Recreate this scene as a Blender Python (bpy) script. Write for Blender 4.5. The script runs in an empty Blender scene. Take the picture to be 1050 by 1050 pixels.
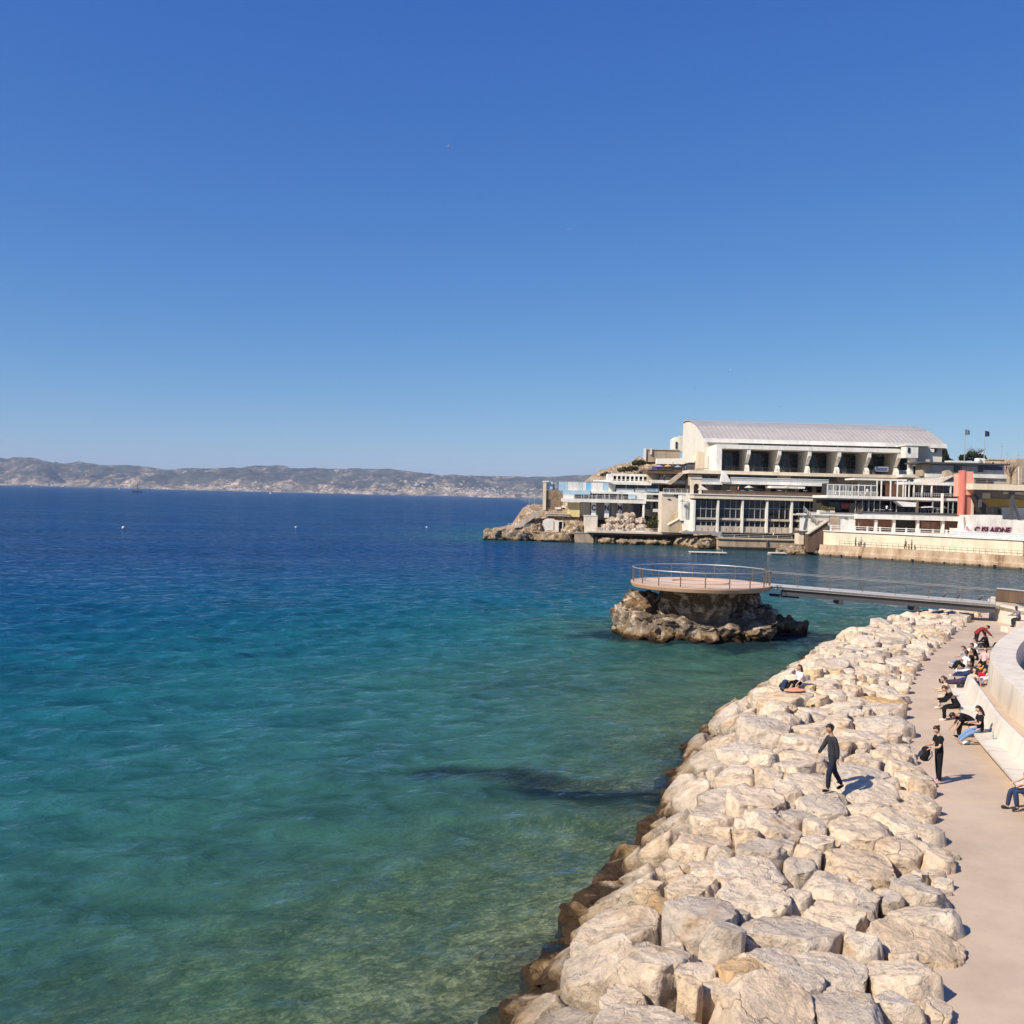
import bpy, bmesh, math, random
import numpy as np
from mathutils import Vector, Matrix

random.seed(7)
rng = np.random.default_rng(11)
scene = bpy.context.scene
COL = scene.collection
R = math.radians

# ------------------------------------------------------------------ camera
F = 1050.0
HV = 509.5            # eye level at the middle of the picture
ROLL = math.atan(0.0252)
PITCH = math.atan((525 - HV) / F)
CZ = 10.0
fwd = Vector((0, math.cos(PITCH), -math.sin(PITCH)))
r0 = Vector((1, 0, 0)); u0 = Vector((0, math.sin(PITCH), math.cos(PITCH)))
cr = math.cos(ROLL) * r0 + math.sin(ROLL) * u0
cu = -math.sin(ROLL) * r0 + math.cos(ROLL) * u0

cam_data = bpy.data.cameras.new('camera')
cam_data.sensor_width = 36; cam_data.lens = 36
cam_data.clip_start = 0.1; cam_data.clip_end = 60000
cam = bpy.data.objects.new('camera', cam_data)
COL.objects.link(cam)
m = Matrix.Identity(4)
for i in range(3):
    m[i][0] = cr[i]; m[i][1] = cu[i]; m[i][2] = -fwd[i]
m[2][3] = CZ
cam.matrix_world = m
scene.camera = cam

def ray(u, v):
    return fwd + ((u - 525) * cr - (v - 525) * cu) / F
def at(u, v, Y):
    d = ray(u, v); k = Y / d.y
    return Vector((d.x * k, Y, CZ + d.z * k))
def on(u, v, z):
    d = ray(u, v); k = (z - CZ) / d.z
    return Vector((d.x * k, d.y * k, z))

# ------------------------------------------------------------------ noise (vectorised)
def _h(i, j, k, seed):
    n = (i.astype(np.uint32) * np.uint32(374761393) + j.astype(np.uint32) * np.uint32(668265263)
         + k.astype(np.uint32) * np.uint32(2147483647) + np.uint32(seed * 974711 + 13))
    n = (n ^ (n >> np.uint32(13))) * np.uint32(1274126177)
    n = (n ^ (n >> np.uint32(16))) * np.uint32(2246822519)
    n = n ^ (n >> np.uint32(15))
    return n.astype(np.float64) / 4294967295.0
def vnoise(P, seed=0):
    f = np.floor(P); t = P - f; t = t * t * (3 - 2 * t)
    I = f.astype(np.int64).astype(np.int32)
    i, j, k = I[:, 0], I[:, 1], I[:, 2]
    def c(a, b, d): return _h(i + a, j + b, k + d, seed)
    x, y, z = t[:, 0], t[:, 1], t[:, 2]
    a = c(0,0,0)*(1-x)+c(1,0,0)*x; b = c(0,1,0)*(1-x)+c(1,1,0)*x
    d = c(0,0,1)*(1-x)+c(1,0,1)*x; e = c(0,1,1)*(1-x)+c(1,1,1)*x
    return ((a*(1-y)+b*y)*(1-z) + (d*(1-y)+e*y)*z) * 2 - 1
def fbm(P, octs=4, seed=0, gain=0.5):
    s = np.zeros(len(P)); a = 1.0
    for o in range(octs):
        s += a * vnoise(P * (2.03 ** o) + 17.3 * o, seed + o); a *= gain
    return s
np.seterr(over='ignore')
def sstep(a, b, x):
    t = np.clip((x - a) / (b - a), 0, 1); return t * t * (3 - 2 * t)

# ------------------------------------------------------------------ materials
def new_mat(name):
    mt = bpy.data.materials.new(name); mt.use_nodes = True
    nt = mt.node_tree; nt.nodes.clear()
    return mt, nt, nt.nodes, nt.links
def N(nt, t, **kw):
    n = nt.nodes.new(t)
    for k, v in kw.items():
        setattr(n, k, v)
    return n
def noise_node(nt, vec, scale, detail=5, rough=0.6, dist=0.0):
    n = N(nt, 'ShaderNodeTexNoise')
    n.inputs['Scale'].default_value = scale; n.inputs['Detail'].default_value = detail
    n.inputs['Roughness'].default_value = rough; n.inputs['Distortion'].default_value = dist
    nt.links.new(vec, n.inputs['Vector'])
    return n.outputs['Fac']
def ramp(nt, fac, stops):
    n = N(nt, 'ShaderNodeValToRGB')
    el = n.color_ramp.elements
    while len(el) < len(stops): el.new(0.5)
    for e, (p, c) in zip(el, stops):
        e.position = p; e.color = (*c, 1) if len(c) == 3 else c
    nt.links.new(fac, n.inputs['Fac'])
    return n.outputs['Color']
def mixc(nt, fac, a, b, mode='MIX'):
    n = N(nt, 'ShaderNodeMix', data_type='RGBA', blend_type=mode)
    for s, v in (('Factor', fac),):
        if isinstance(v, (int, float)): n.inputs[0].default_value = v
        else: nt.links.new(v, n.inputs[0])
    for idx, v in ((6, a), (7, b)):
        if isinstance(v, tuple): n.inputs[idx].default_value = (*v[:3], 1)
        else: nt.links.new(v, n.inputs[idx])
    return n.outputs[2]
def mathn(nt, op, a, b=None, clamp=False):
    n = N(nt, 'ShaderNodeMath', operation=op, use_clamp=clamp)
    for i, v in enumerate((a, b)):
        if v is None: continue
        if isinstance(v, (int, float)): n.inputs[i].default_value = v
        else: nt.links.new(v, n.inputs[i])
    return n.outputs[0]
def principled(nt, col, rough=0.8, spec=0.3, metal=0.0, normal=None):
    p = N(nt, 'ShaderNodeBsdfPrincipled')
    if isinstance(col, tuple): p.inputs['Base Color'].default_value = (*col[:3], 1)
    else: nt.links.new(col, p.inputs['Base Color'])
    if isinstance(rough, (int, float)): p.inputs['Roughness'].default_value = rough
    else: nt.links.new(rough, p.inputs['Roughness'])
    p.inputs['Specular IOR Level'].default_value = spec
    p.inputs['Metallic'].default_value = metal
    if normal is not None: nt.links.new(normal, p.inputs['Normal'])
    o = N(nt, 'ShaderNodeOutputMaterial')
    nt.links.new(p.outputs[0], o.inputs['Surface'])
    return p
def bumpn(nt, h, strength=0.3, dist=0.05):
    b = N(nt, 'ShaderNodeBump')
    b.inputs['Strength'].default_value = strength; b.inputs['Distance'].default_value = dist
    nt.links.new(h, b.inputs['Height'])
    return b.outputs[0]

MATS = {}
def plaster(name, col, var=0.25, scale=0.5, rough=0.85, bump=0.15, spec=0.2, stain=None, stain_amt=0.5, fine=9.0, metal=0.0):
    """weathered painted or rendered surface: broad blotches, fine grain and rain streaks"""
    if name in MATS: return MATS[name]
    mt, nt, nd, ln = new_mat(name)
    g = N(nt, 'ShaderNodeNewGeometry').outputs['Position']
    n1 = noise_node(nt, g, scale, 6, 0.65)
    dark = tuple(c * (1 - var) for c in col); lite = tuple(min(0.9, c * (1 + var * 0.35)) for c in col)
    c = ramp(nt, n1, [(0.3, dark), (0.55, col), (0.75, lite)])
    if stain:
        mp = N(nt, 'ShaderNodeMapping'); mp.inputs['Scale'].default_value = (1.3, 1.3, 0.12)
        ln.new(g, mp.inputs['Vector'])
        n2 = noise_node(nt, mp.outputs[0], scale * 2.2, 5, 0.7)
        f = mathn(nt, 'MULTIPLY', ramp(nt, n2, [(0.48, (0, 0, 0)), (0.68, (1, 1, 1))]), stain_amt)
        c = mixc(nt, f, c, stain)
    n3 = noise_node(nt, g, fine, 4, 0.6)
    principled(nt, c, rough, spec, metal, bumpn(nt, n3, bump, 0.03))
    MATS[name] = mt
    return mt
def flat(name, col, rough=0.6, spec=0.4, metal=0.0):
    return plaster(name, col, 0.12, 2.0, rough, 0.05, spec, metal=metal)

def rock_material(name, base, lite, ochre, sea=True, ochre_amt=0.7, contrast=0.0):
    mt, nt, nd, ln = new_mat(name)
    g = N(nt, 'ShaderNodeNewGeometry').outputs['Position']
    at_ = N(nt, 'ShaderNodeAttribute', attribute_name='rnd')
    rn = at_.outputs['Fac']
    off = N(nt, 'ShaderNodeVectorMath', operation='MULTIPLY_ADD')
    cmb = N(nt, 'ShaderNodeCombineXYZ')
    for s in 'XYZ': ln.new(rn, cmb.inputs[s])
    ln.new(cmb.outputs[0], off.inputs[0]); off.inputs[1].default_value = (71, 53, 37); ln.new(g, off.inputs[2])
    v = off.outputs[0]
    n1 = noise_node(nt, v, 1.1, 6, 0.62, 0.4)
    n2 = noise_node(nt, v, 5.0, 8, 0.72, 0.6)
    n3 = noise_node(nt, v, 24.0, 6, 0.75)
    grey = tuple(c * 0.72 for c in base)
    grey = (grey[0] * 0.92, grey[1] * 0.97, grey[2] * 1.05)
    c = ramp(nt, n1, [(0.25 + contrast, grey), (0.45 + contrast * .6, base), (0.7 - contrast, lite)])
    # each boulder its own tone: cream, pinkish, grey or ochre
    tone = ramp(nt, rn, [(0.0, (0.74, 0.75, 0.78)), (0.2, (0.90, 0.91, 0.93)), (0.35, (1.0, 1.0, 1.0)), (0.65, (1.05, 1.03, 1.0)), (0.88, (1.0, 0.93, 0.85)), (0.965, (1.0, 0.9, 0.74)), (1.0, (0.96, 0.72, 0.42))])
    c = mixc(nt, 1.0, c, tone, 'MULTIPLY')
    # rusty blotches
    n4 = noise_node(nt, v, 0.8, 4, 0.6, 1.0)
    f = mathn(nt, 'MULTIPLY', ramp(nt, n4, [(0.58, (0, 0, 0)), (0.72, (1, 1, 1))]), ochre_amt)
    c = mixc(nt, f, c, ochre)
    # dark weathering lichen in fine veins and speckle
    f2 = ramp(nt, n2, [(0.38, (1, 1, 1)), (0.47, (0, 0, 0))])
    c = mixc(nt, mathn(nt, 'MULTIPLY', f2, 0.5), c, tuple(x * 0.42 for x in base))
    f3 = ramp(nt, n3, [(0.36, (1, 1, 1)), (0.46, (0, 0, 0))])
    c = mixc(nt, mathn(nt, 'MULTIPLY', f3, 0.45), c, tuple(x * 0.5 for x in base))
    if sea:
        sx = N(nt, 'ShaderNodeSeparateXYZ'); ln.new(g, sx.inputs[0])
        zz = mathn(nt, 'ADD', sx.outputs['Z'], mathn(nt, 'MULTIPLY', mathn(nt, 'SUBTRACT', n1, 0.5), 1.6))
        # grey film on the splash zone, ochre and brown weed in the tidal band
        fg = ramp(nt, mathn(nt, 'MULTIPLY', zz, 0.5), [(0.45, (1, 1, 1)), (0.95, (0, 0, 0))])
        mott = ramp(nt, n2, [(0.35, (0.35, 0.35, 0.35)), (0.6, (1, 1, 1))])
        c = mixc(nt, mathn(nt, 'MULTIPLY', mathn(nt, 'MULTIPLY', fg, mott), 0.75), c, (0.25, 0.205, 0.16))
        fo = ramp(nt, zz, [(0.40, (1, 1, 1)), (0.85, (0, 0, 0))])
        c = mixc(nt, mathn(nt, 'MULTIPLY', fo, 0.75), c, (0.30, 0.18, 0.065))
        fd = ramp(nt, zz, [(0.28, (1, 1, 1)), (0.55, (0, 0, 0))])
        c = mixc(nt, mathn(nt, 'MULTIPLY', fd, 0.92), c, (0.035, 0.02, 0.012))
    # chipped planes and a few open cracks
    vo = N(nt, 'ShaderNodeTexVoronoi', feature='F1'); vo.inputs['Scale'].default_value = 3.1
    wv = N(nt, 'ShaderNodeVectorMath', operation='ADD'); nn = N(nt, 'ShaderNodeTexNoise'); nn.inputs['Scale'].default_value = 2.2; nn.inputs['Detail'].default_value = 4
    ln.new(v, nn.inputs['Vector']); ln.new(v, wv.inputs[0]); sc = N(nt, 'ShaderNodeVectorMath', operation='SCALE'); sc.inputs['Scale'].default_value = .5
    ln.new(nn.outputs['Color'], sc.inputs[0]); ln.new(sc.outputs[0], wv.inputs[1]); ln.new(wv.outputs[0], vo.inputs['Vector'])
    vc = N(nt, 'ShaderNodeTexVoronoi', feature='DISTANCE_TO_EDGE'); vc.inputs['Scale'].default_value = .85; ln.new(wv.outputs[0], vc.inputs['Vector'])
    crk = mathn(nt, 'MULTIPLY', ramp(nt, vc.outputs['Distance'], [(0.0, (1, 1, 1)), (0.014, (0, 0, 0))]), ramp(nt, noise_node(nt, v, .9, 3, .6), [(.52, (0, 0, 0)), (.6, (1, 1, 1))]))
    c = mixc(nt, mathn(nt, 'MULTIPLY', crk, .22), c, tuple(x * .25 for x in base))
    hh = mathn(nt, 'ADD', mathn(nt, 'MULTIPLY', n2, 0.7), mathn(nt, 'MULTIPLY', n3, 0.35))
    hh = mathn(nt, 'ADD', hh, mathn(nt, 'SUBTRACT', mathn(nt, 'MULTIPLY', vo.outputs['Distance'], .8), mathn(nt, 'MULTIPLY', crk, .28)))
    principled(nt, c, 0.9, 0.15, 0, bumpn(nt, hh, 1.0, 0.13))
    MATS[name] = mt
    return mt

# ------------------------------------------------------------------ object helpers
ORIG = {}
def tag(o, label=None, cat=None, group=None, kind=None):
    if label: o['label'] = label
    if cat: o['category'] = cat
    if group: o['group'] = group
    if kind: o['kind'] = kind
    return o
def thing(name, label, cat, loc=(0, 0, 0), group=None):
    o = bpy.data.objects.new(name, None); COL.objects.link(o)
    o.empty_display_size = 0.2
    o.location = loc; ORIG[o.name] = Vector(loc)
    return tag(o, label, cat, group)
def link_mesh(name, verts, faces, mats, parent=None, mi=None, smooth=False, origin=None):
    if origin is None:
        origin = ORIG.get(parent.name, Vector((0, 0, 0))) if parent else Vector((0, 0, 0))
    origin = Vector(origin)
    me = bpy.data.meshes.new(name)
    V = np.asarray(verts, dtype=float).reshape(-1, 3) - np.array(origin)
    me.from_pydata(V.tolist(), [], [tuple(f) for f in faces])
    if not isinstance(mats, (list, tuple)): mats = [mats]
    for mt in mats: me.materials.append(mt)
    if mi is not None: me.polygons.foreach_set('material_index', mi)
    if smooth: me.polygons.foreach_set('use_smooth', [True] * len(me.polygons))
    me.update()
    o = bpy.data.objects.new(name, me); COL.objects.link(o)
    if parent:
        o.parent = parent
        ORIG[o.name] = origin
    else:
        o.location = origin; ORIG[o.name] = origin
    return o
class MB:
    """collects shapes that become ONE mesh object"""
    def __init__(s): s.v = []; s.f = []; s.mi = []; s.m = 0
    def add(s, vs, fs):
        b = len(s.v); s.v += [tuple(x) for x in vs]
        for f in fs: s.f.append(tuple(i + b for i in f)); s.mi.append(s.m)
        return s
    def box(s, x0, x1, y0, y1, z0, z1):
        if x0 > x1: x0, x1 = x1, x0
        if y0 > y1: y0, y1 = y1, y0
        if z0 > z1: z0, z1 = z1, z0
        vs = [(x, y, z) for z in (z0, z1) for y in (y0, y1) for x in (x0, x1)]
        return s.add(vs, [(0, 2, 3, 1), (4, 5, 7, 6), (0, 1, 5, 4), (2, 6, 7, 3), (0, 4, 6, 2), (1, 3, 7, 5)])
    def pb(s, ua, va, ub, vb, Y, D, dz0=0, dz1=0):
        """box whose front face at distance Y spans these picture limits, D metres deep"""
        um, vm = (ua + ub) / 2, (va + vb) / 2
        x0 = at(ua, vm, Y).x; x1 = at(ub, vm, Y).x
        z1 = at(um, va, Y).z; z0 = at(um, vb, Y).z
        return s.box(x0, x1, Y, Y + D, z0 + dz0, z1 + dz1)
    def prism(s, poly, vec):
        vec = Vector(vec); n = len(poly); a = [Vector(p) for p in poly]
        vs = a + [p + vec for p in a]
        nn = Vector((0, 0, 0))
        for i in range(n): nn += a[i].cross(a[(i + 1) % n])
        flip = nn.dot(vec) > 0
        fs = [tuple(range(n)), tuple(range(2 * n - 1, n - 1, -1))] + [(i, n + i, n + (i + 1) % n, (i + 1) % n) for i in range(n)]
        if flip: fs = [tuple(reversed(f)) for f in fs]
        return s.add(vs, fs)
    def ppoly(s, pts, Y, D):
        """picture outline at distance Y given thickness D"""
        return s.prism([at(u, v, Y) for u, v in pts], (0, D, 0))
    def tube(s, pts, r, seg=6, close=False):
        pts = [Vector(p) for p in pts]; n = len(pts); rings = []
        for i, p in enumerate(pts):
            a = pts[(i - 1) % n] if (i > 0 or close) else p
            b = pts[(i + 1) % n] if (i < n - 1 or close) else p
            t = (b - a).normalized() if (b - a).length > 1e-9 else Vector((0, 0, 1))
            ref = Vector((0, 0, 1)) if abs(t.z) < 0.9 else Vector((0, 1, 0))
            x = t.cross(ref).normalized(); y = x.cross(t)
            rr = r[i] if isinstance(r, (list, tuple)) else r
            rings.append([p + rr * (math.cos(2 * math.pi * k / seg) * x + math.sin(2 * math.pi * k / seg) * y) for k in range(seg)])
        vs = [q for rg in rings for q in rg]; fs = []
        for i in range(n if close else n - 1):
            j = (i + 1) % n
            for k in range(seg):
                fs.append((i * seg + k, j * seg + k, j * seg + (k + 1) % seg, i * seg + (k + 1) % seg))
        if not close:
            fs += [tuple(range(seg)), tuple((n - 1) * seg + k for k in reversed(range(seg)))]
        return s.add(vs, fs)
    def sweep(s, path, prof, close=False):
        """profile [(side, up)] carried along a ground path; side is to the right of travel"""
        path = [Vector(p) for p in path]; n = len(path); rings = []
        for i, p in enumerate(path):
            a = path[(i - 1) % n] if (i > 0 or close) else p
            b = path[(i + 1) % n] if (i < n - 1 or close) else p
            t = b - a; t.z = 0; t.normalize(); rt = Vector((t.y, -t.x, 0))
            rings.append([p + rt * q[0] + Vector((0, 0, q[1])) for q in prof])
        k = len(prof); vs = [q for rg in rings for q in rg]; fs = []
        for i in range(n if close else n - 1):
            j = (i + 1) % n
            for q in range(k):
                fs.append((i * k + q, i * k + (q + 1) % k, j * k + (q + 1) % k, j * k + q))
        if not close:
            fs += [tuple(reversed(range(k))), tuple((n - 1) * k + q for q in range(k))]
        return s.add(vs, fs)
    def build(s, name, mats, parent=None, smooth=False, origin=None, label=None):
        o = link_mesh(name, s.v, s.f, mats, parent, s.mi, smooth, origin)
        if smooth:
            try: o.data.set_sharp_from_angle(angle=R(35))
            except Exception: pass
        if label: o['label'] = label
        return o
def part(name, mat, parent, *boxes, label=None):
    """boxes: (u0,v0,u1,v1,Y,D)"""
    b = MB()
    for q in boxes: b.pb(*q)
    return b.build(name, mat, parent, label=label)
def catmull(pts, n):
    P = [np.array(p, float) for p in pts]; out = []
    P = [2 * P[0] - P[1]] + P + [2 * P[-1] - P[-2]]
    for i in range(1, len(P) - 2):
        for k in range(n):
            t = k / n; a, b, c, d = P[i - 1], P[i], P[i + 1], P[i + 2]
            out.append(0.5 * (2 * b + (c - a) * t + (2 * a - 5 * b + 4 * c - d) * t * t + (3 * b - a - 3 * c + d) * t ** 3))
    out.append(P[-2]); return np.array(out)

# ------------------------------------------------------------------ palette
M_white = plaster('white_paint', (0.80, 0.77, 0.70), 0.2, 0.35, 0.7, 0.1, 0.3, stain=(0.46, 0.42, 0.36), stain_amt=0.5)
M_cream = plaster('cream_render', (0.74, 0.63, 0.47), 0.18, 0.25, 0.85, 0.2, 0.2, stain=(0.48, 0.36, 0.24), stain_amt=0.45)
M_beige = plaster('beige_render', (0.55, 0.47, 0.37), 0.22, 0.3, 0.85, 0.2, 0.2, stain=(0.3, 0.24, 0.18), stain_amt=0.5)
M_tan = plaster('tan_render', (0.48, 0.37, 0.26), 0.25, 0.4, 0.9, 0.25, 0.15, stain=(0.24, 0.18, 0.12), stain_amt=0.5)
M_grey = plaster('grey_render', (0.33, 0.31, 0.29), 0.25, 0.4, 0.85, 0.2, 0.2, stain=(0.18, 0.16, 0.14), stain_amt=0.5)
M_dkgrey = plaster('dark_grey_metal', (0.08, 0.08, 0.085), 0.2, 1.0, 0.6, 0.1, 0.3)
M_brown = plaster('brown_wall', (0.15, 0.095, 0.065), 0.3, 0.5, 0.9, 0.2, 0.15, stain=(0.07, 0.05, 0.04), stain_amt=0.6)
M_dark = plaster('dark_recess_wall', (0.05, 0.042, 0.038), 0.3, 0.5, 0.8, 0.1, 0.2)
M_yellow = plaster('yellow_render', (0.75, 0.58, 0.26), 0.15, 0.5, 0.85, 0.15, 0.2)
M_ochre = plaster('ochre_paint', (0.6, 0.42, 0.12), 0.25, 0.3, 0.85, 0.15, 0.2, stain=(0.4, 0.3, 0.14), stain_amt=0.5)
M_coral = plaster('coral_paint', (0.78, 0.34, 0.25), 0.14, 0.4, 0.8, 0.1, 0.2)
M_coral2 = plaster('dark_coral_paint', (0.60, 0.19, 0.14), 0.16, 0.4, 0.8, 0.1, 0.2)
M_brick = plaster('brick_red_panel', (0.34, 0.17, 0.12), 0.3, 0.9, 0.9, 0.2, 0.15)
M_blue = plaster('pale_blue_screen', (0.42, 0.6, 0.7), 0.15, 0.8, 0.5, 0.05, 0.4)
M_blue2 = plaster('sky_blue_screen', (0.2, 0.5, 0.72), 0.12, 0.8, 0.5, 0.05, 0.4)
M_navy = plaster('navy_cloth', (0.07, 0.1, 0.28), 0.3, 1.5, 0.8, 0.1, 0.2)
M_roof = plaster('zinc_roof', (0.47, 0.43, 0.39), 0.16, 0.12, 0.5, 0.05, 0.4, stain=(0.34, 0.31, 0.29), stain_amt=0.6)
M_roof2 = plaster('grey_roof_strip', (0.36, 0.345, 0.335), 0.14, 0.2, 0.5, 0.05, 0.4)
M_gable = plaster('gable_render', (0.72, 0.68, 0.57), 0.1, 0.3, 0.85, 0.1, 0.2, stain=(0.55, 0.5, 0.4), stain_amt=0.35)
M_path = plaster('esplanade_concrete', (0.55, 0.42, 0.305), 0.22, 0.35, 0.9, 0.25, 0.2, stain=(0.46, 0.36, 0.28), stain_amt=0.4, fine=30)
M_conc = plaster('pale_concrete', (0.72, 0.635, 0.52), 0.16, 0.5, 0.8, 0.2, 0.25, stain=(0.44, 0.37, 0.29), stain_amt=0.5, fine=25)
M_conc2 = plaster('warm_concrete', (0.66, 0.56, 0.44), 0.16, 0.5, 0.85, 0.2, 0.2, stain=(0.42, 0.34, 0.25), stain_amt=0.4, fine=25)
M_quay = plaster('old_quay_stone', (0.46, 0.35, 0.25), 0.35, 0.45, 0.95, 0.6, 0.15, stain=(0.2, 0.14, 0.09), stain_amt=0.7, fine=2.5)
M_deckwood = plaster('terracotta_deck', (0.56, 0.36, 0.24), 0.18, 0.6, 0.8, 0.15, 0.25)
M_rust = plaster('weathered_rail_metal', (0.16, 0.12, 0.09), 0.3, 2.0, 0.6, 0.1, 0.4)
M_steel = plaster('galvanised_steel', (0.45, 0.44, 0.43), 0.15, 1.5, 0.45, 0.05, 0.5, metal=0.3)
M_glass = flat('dark_window_glass', (0.012, 0.014, 0.017), 0.08, 0.5)
M_mull = flat('grey_mullion', (0.36, 0.37, 0.37), 0.5)
M_leaf = None

# ------------------------------------------------------------------ shore lines (ground plan)
def onp(pts, z): return [tuple(on(u, v, z).xy) for u, v in pts]
PATH_Z = 1.9
shore_px = onp([(540, 1050), (618, 930), (656, 880), (680, 830), (701, 785), (728, 746)], 0.0)
shore_px += onp([(757, 708), (797, 682), (848, 656), (897, 641), (935, 634), (985, 630)], 1.0)
shore = [(-5, -12), (-4.0, 0), (-1.9, 10)] + shore_px
edge = [(3, -12), (4.2, 0), (5.6, 9)] + onp([(970, 1050), (984, 965), (966, 850), (944, 790), (927, 738), (940, 690), (972, 656), (998, 634)], PATH_Z)
shore_c = catmull(shore, 12); edge_c = catmull(edge, 12)
def resample(c, n):
    d = np.r_[0, np.cumsum(np.hypot(*np.diff(c, axis=0).T))]
    s = np.linspace(0, d[-1], n)
    return np.c_[np.interp(s, d, c[:, 0]), np.interp(s, d, c[:, 1])]
NS = 240
# ruled strip between path edge (t=0) and waterline (t=1), matched by nearest arc fraction along Y
S_sh = resample(shore_c, NS); S_ed = resample(edge_c, NS)
def seg_dist(P, C):
    """distance of points P to polyline C"""
    best = np.full(len(P), 1e9)
    for i in range(len(C) - 1):
        a, b = C[i], C[i + 1]; ab = b - a
        t = np.clip(((P - a) @ ab) / (ab @ ab + 1e-12), 0, 1)
        d = np.hypot(*(P - (a + t[:, None] * ab)).T)
        best = np.minimum(best, d)
    return best
def inside(P, poly):
    x, y = P[:, 0], P[:, 1]; c = np.zeros(len(P), bool); n = len(poly)
    for i in range(n):
        x1, y1 = poly[i]; x2, y2 = poly[(i + 1) % n]
        if y1 == y2: continue
        k = ((y1 > y) != (y2 > y)) & (x < (x2 - x1) * (y - y1) / (y2 - y1) + x1)
        c ^= k
    return c
STRIP = np.vstack([S_sh, S_ed[::-1]])
def strip_t(P):
    a = seg_dist(P, S_ed[::3]); b = seg_dist(P, S_sh[::3])
    return a / (a + b + 1e-9)
def bank_z(P):
    """surface of the rip-rap bank: level with the walk, then falling to the water"""
    b = seg_dist(P, S_sh[::3]); a = seg_dist(P, S_ed[::3])
    top = PATH_Z + 0.12 + 0.12 * sstep(0, 3, a)
    return np.minimum(top, 0.05 + b * 0.92 * (1 - 0.10 * np.clip(b, 0, 3))) 

coast = [(-7.5, 240), (-4, 237), (8, 237), (16, 237), (36, 234), (38.5, 217.5), (62, 216), (62, 200), (74, 186.5), (86, 171), (100, 163), (200, 160), (200, 420), (20, 420), (0, 300), (-6, 262)]
coast_np = np.array(coast, float)
ISL = at(730, 640, 76)          # islet centre
ISL = (at(733, 640, 77).x, 77.0)

# ------------------------------------------------------------------ water and seabed
def axis(a, b, fine0, fine1, step, grow=1.16):
    out = list(np.arange(fine0, fine1 + 1e-6, step))
    s = step; x = fine1
    while x < b: s *= grow; x += s; out.append(x)
    s = step; x = fine0; lo = []
    while x > a: s *= grow; x -= s; lo.append(x)
    return np.array(lo[::-1] + out)
gx = axis(-16000, 16000, -34, 30, .30, 1.07); gy = axis(-400, 16000, 12, 78, .30, 1.035)
GX, GY = np.meshgrid(gx, gy); W = np.c_[GX.ravel(), GY.ravel()]
dsh = seg_dist(W, S_sh[::4])
landstrip = np.vstack([S_sh, [[70, 84], [70, -12]]])
ins = inside(W, landstrip)
dco = np.where(inside(W, coast_np), 0, seg_dist(W, np.vstack([coast_np, coast_np[:1]])))
disl = np.maximum(0, np.hypot((W[:, 0] - ISL[0]) / 1.0, (W[:, 1] - ISL[1]) / 0.8) - 7.5)
P3 = np.c_[W, np.zeros(len(W))]
wob = fbm(P3 * 0.05, 3, 5)
def depth_of(d): return 0.4 + 0.125 * d + 0.0018 * d * d
dep = depth_of(np.clip(dsh + 3.0 * wob, 0, None))
dep = np.minimum(dep, 5.5 + 0.55 * dco + 0.0009 * dco ** 2)
dep = np.minimum(dep, 1.0 + 0.26 * disl)
dep = np.where(ins, 0.2, dep)
dep = np.clip(dep, 0.15, 60)
# weedy reef just under the surface, running out from the shore
ra, rb = on(455, 790, 0), on(668, 812, 0)
ra, rb = np.array(ra.xy), np.array(rb.xy)
def reef(P):
    ab = rb - ra; L = np.hypot(*ab)
    t = ((P - ra) @ ab) / L ** 2
    q = np.hypot(*(P - (ra + np.clip(t, 0, 1)[:, None] * ab)).T)
    w = 0.8 + 0.7 * np.clip(t, 0, 1)
    n = fbm(np.c_[P * 0.35, np.zeros(len(P))], 3, 8)
    return np.clip(1.75 - q / w + 0.8 * n, 0, 1)
rf = reef(W)
shoreweed = np.clip(1.0 - dsh / 1.7 + 0.7 * fbm(P3 * 0.5, 3, 21), 0, 1) * (~ins)
islweed = np.clip(1.2 - disl / 3.0 + 0.8 * fbm(P3 * 0.4, 3, 27), 0, 1)
pt_weed = np.clip(fbm(P3 * 0.09, 3, 33) * 1.6 - 0.75, 0, 1)
weed = np.clip(np.maximum.reduce([rf, shoreweed * 0.8, islweed * 0.9, pt_weed * 0.3]), 0, 1)
depw = dep * (1 - 0.15 * rf)
ny, nx = GX.shape
def gridfaces(ny, nx):
    i = np.arange(ny - 1)[:, None] * nx + np.arange(nx - 1)[None, :]
    return np.stack([i, i + 1, i + nx + 1, i + nx], -1).reshape(-1, 4)
# wind waves: many small trains running in towards the shore, the short ones only where the mesh is fine enough
spx = np.gradient(gx); spy = np.gradient(gy)
SP = np.maximum(spx[None, :] * .55, spy[:, None]).ravel()
wz = np.zeros(len(W)); rgw = np.random.default_rng(3)
for q in range(64):
    lam = 0.75 * (7.5 / .75) ** rgw.beta(1.1, 1.7)
    a_ = R(108 + rgw.normal() * 34); kx, ky = math.cos(a_) * 2 * math.pi / lam, math.sin(a_) * 2 * math.pi / lam
    amp = 0.0075 * lam ** .9
    wz += amp * np.sin(W[:, 0] * kx + W[:, 1] * ky + rgw.uniform(0, 6.28)) * sstep(lam / 2.2, lam / 4.5, SP)
env = 0.75 + 0.5 * fbm(P3 * .06, 2, 71)
wz = wz * np.clip(env, .3, 1.4) * np.where(ins, 0.2, 1) * (1 - .4 * np.exp(-dsh / 2.5))
wz = np.sign(wz) * np.abs(wz) ** 1.0
water = link_mesh('sea_water', np.c_[W, wz], gridfaces(ny, nx), [], None, None, True)
water.data.materials.clear()
calm = np.exp(-(np.maximum(0, dco - 12) / 30) ** 2) * sstep(-2, 25, W[:, 0])
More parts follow.
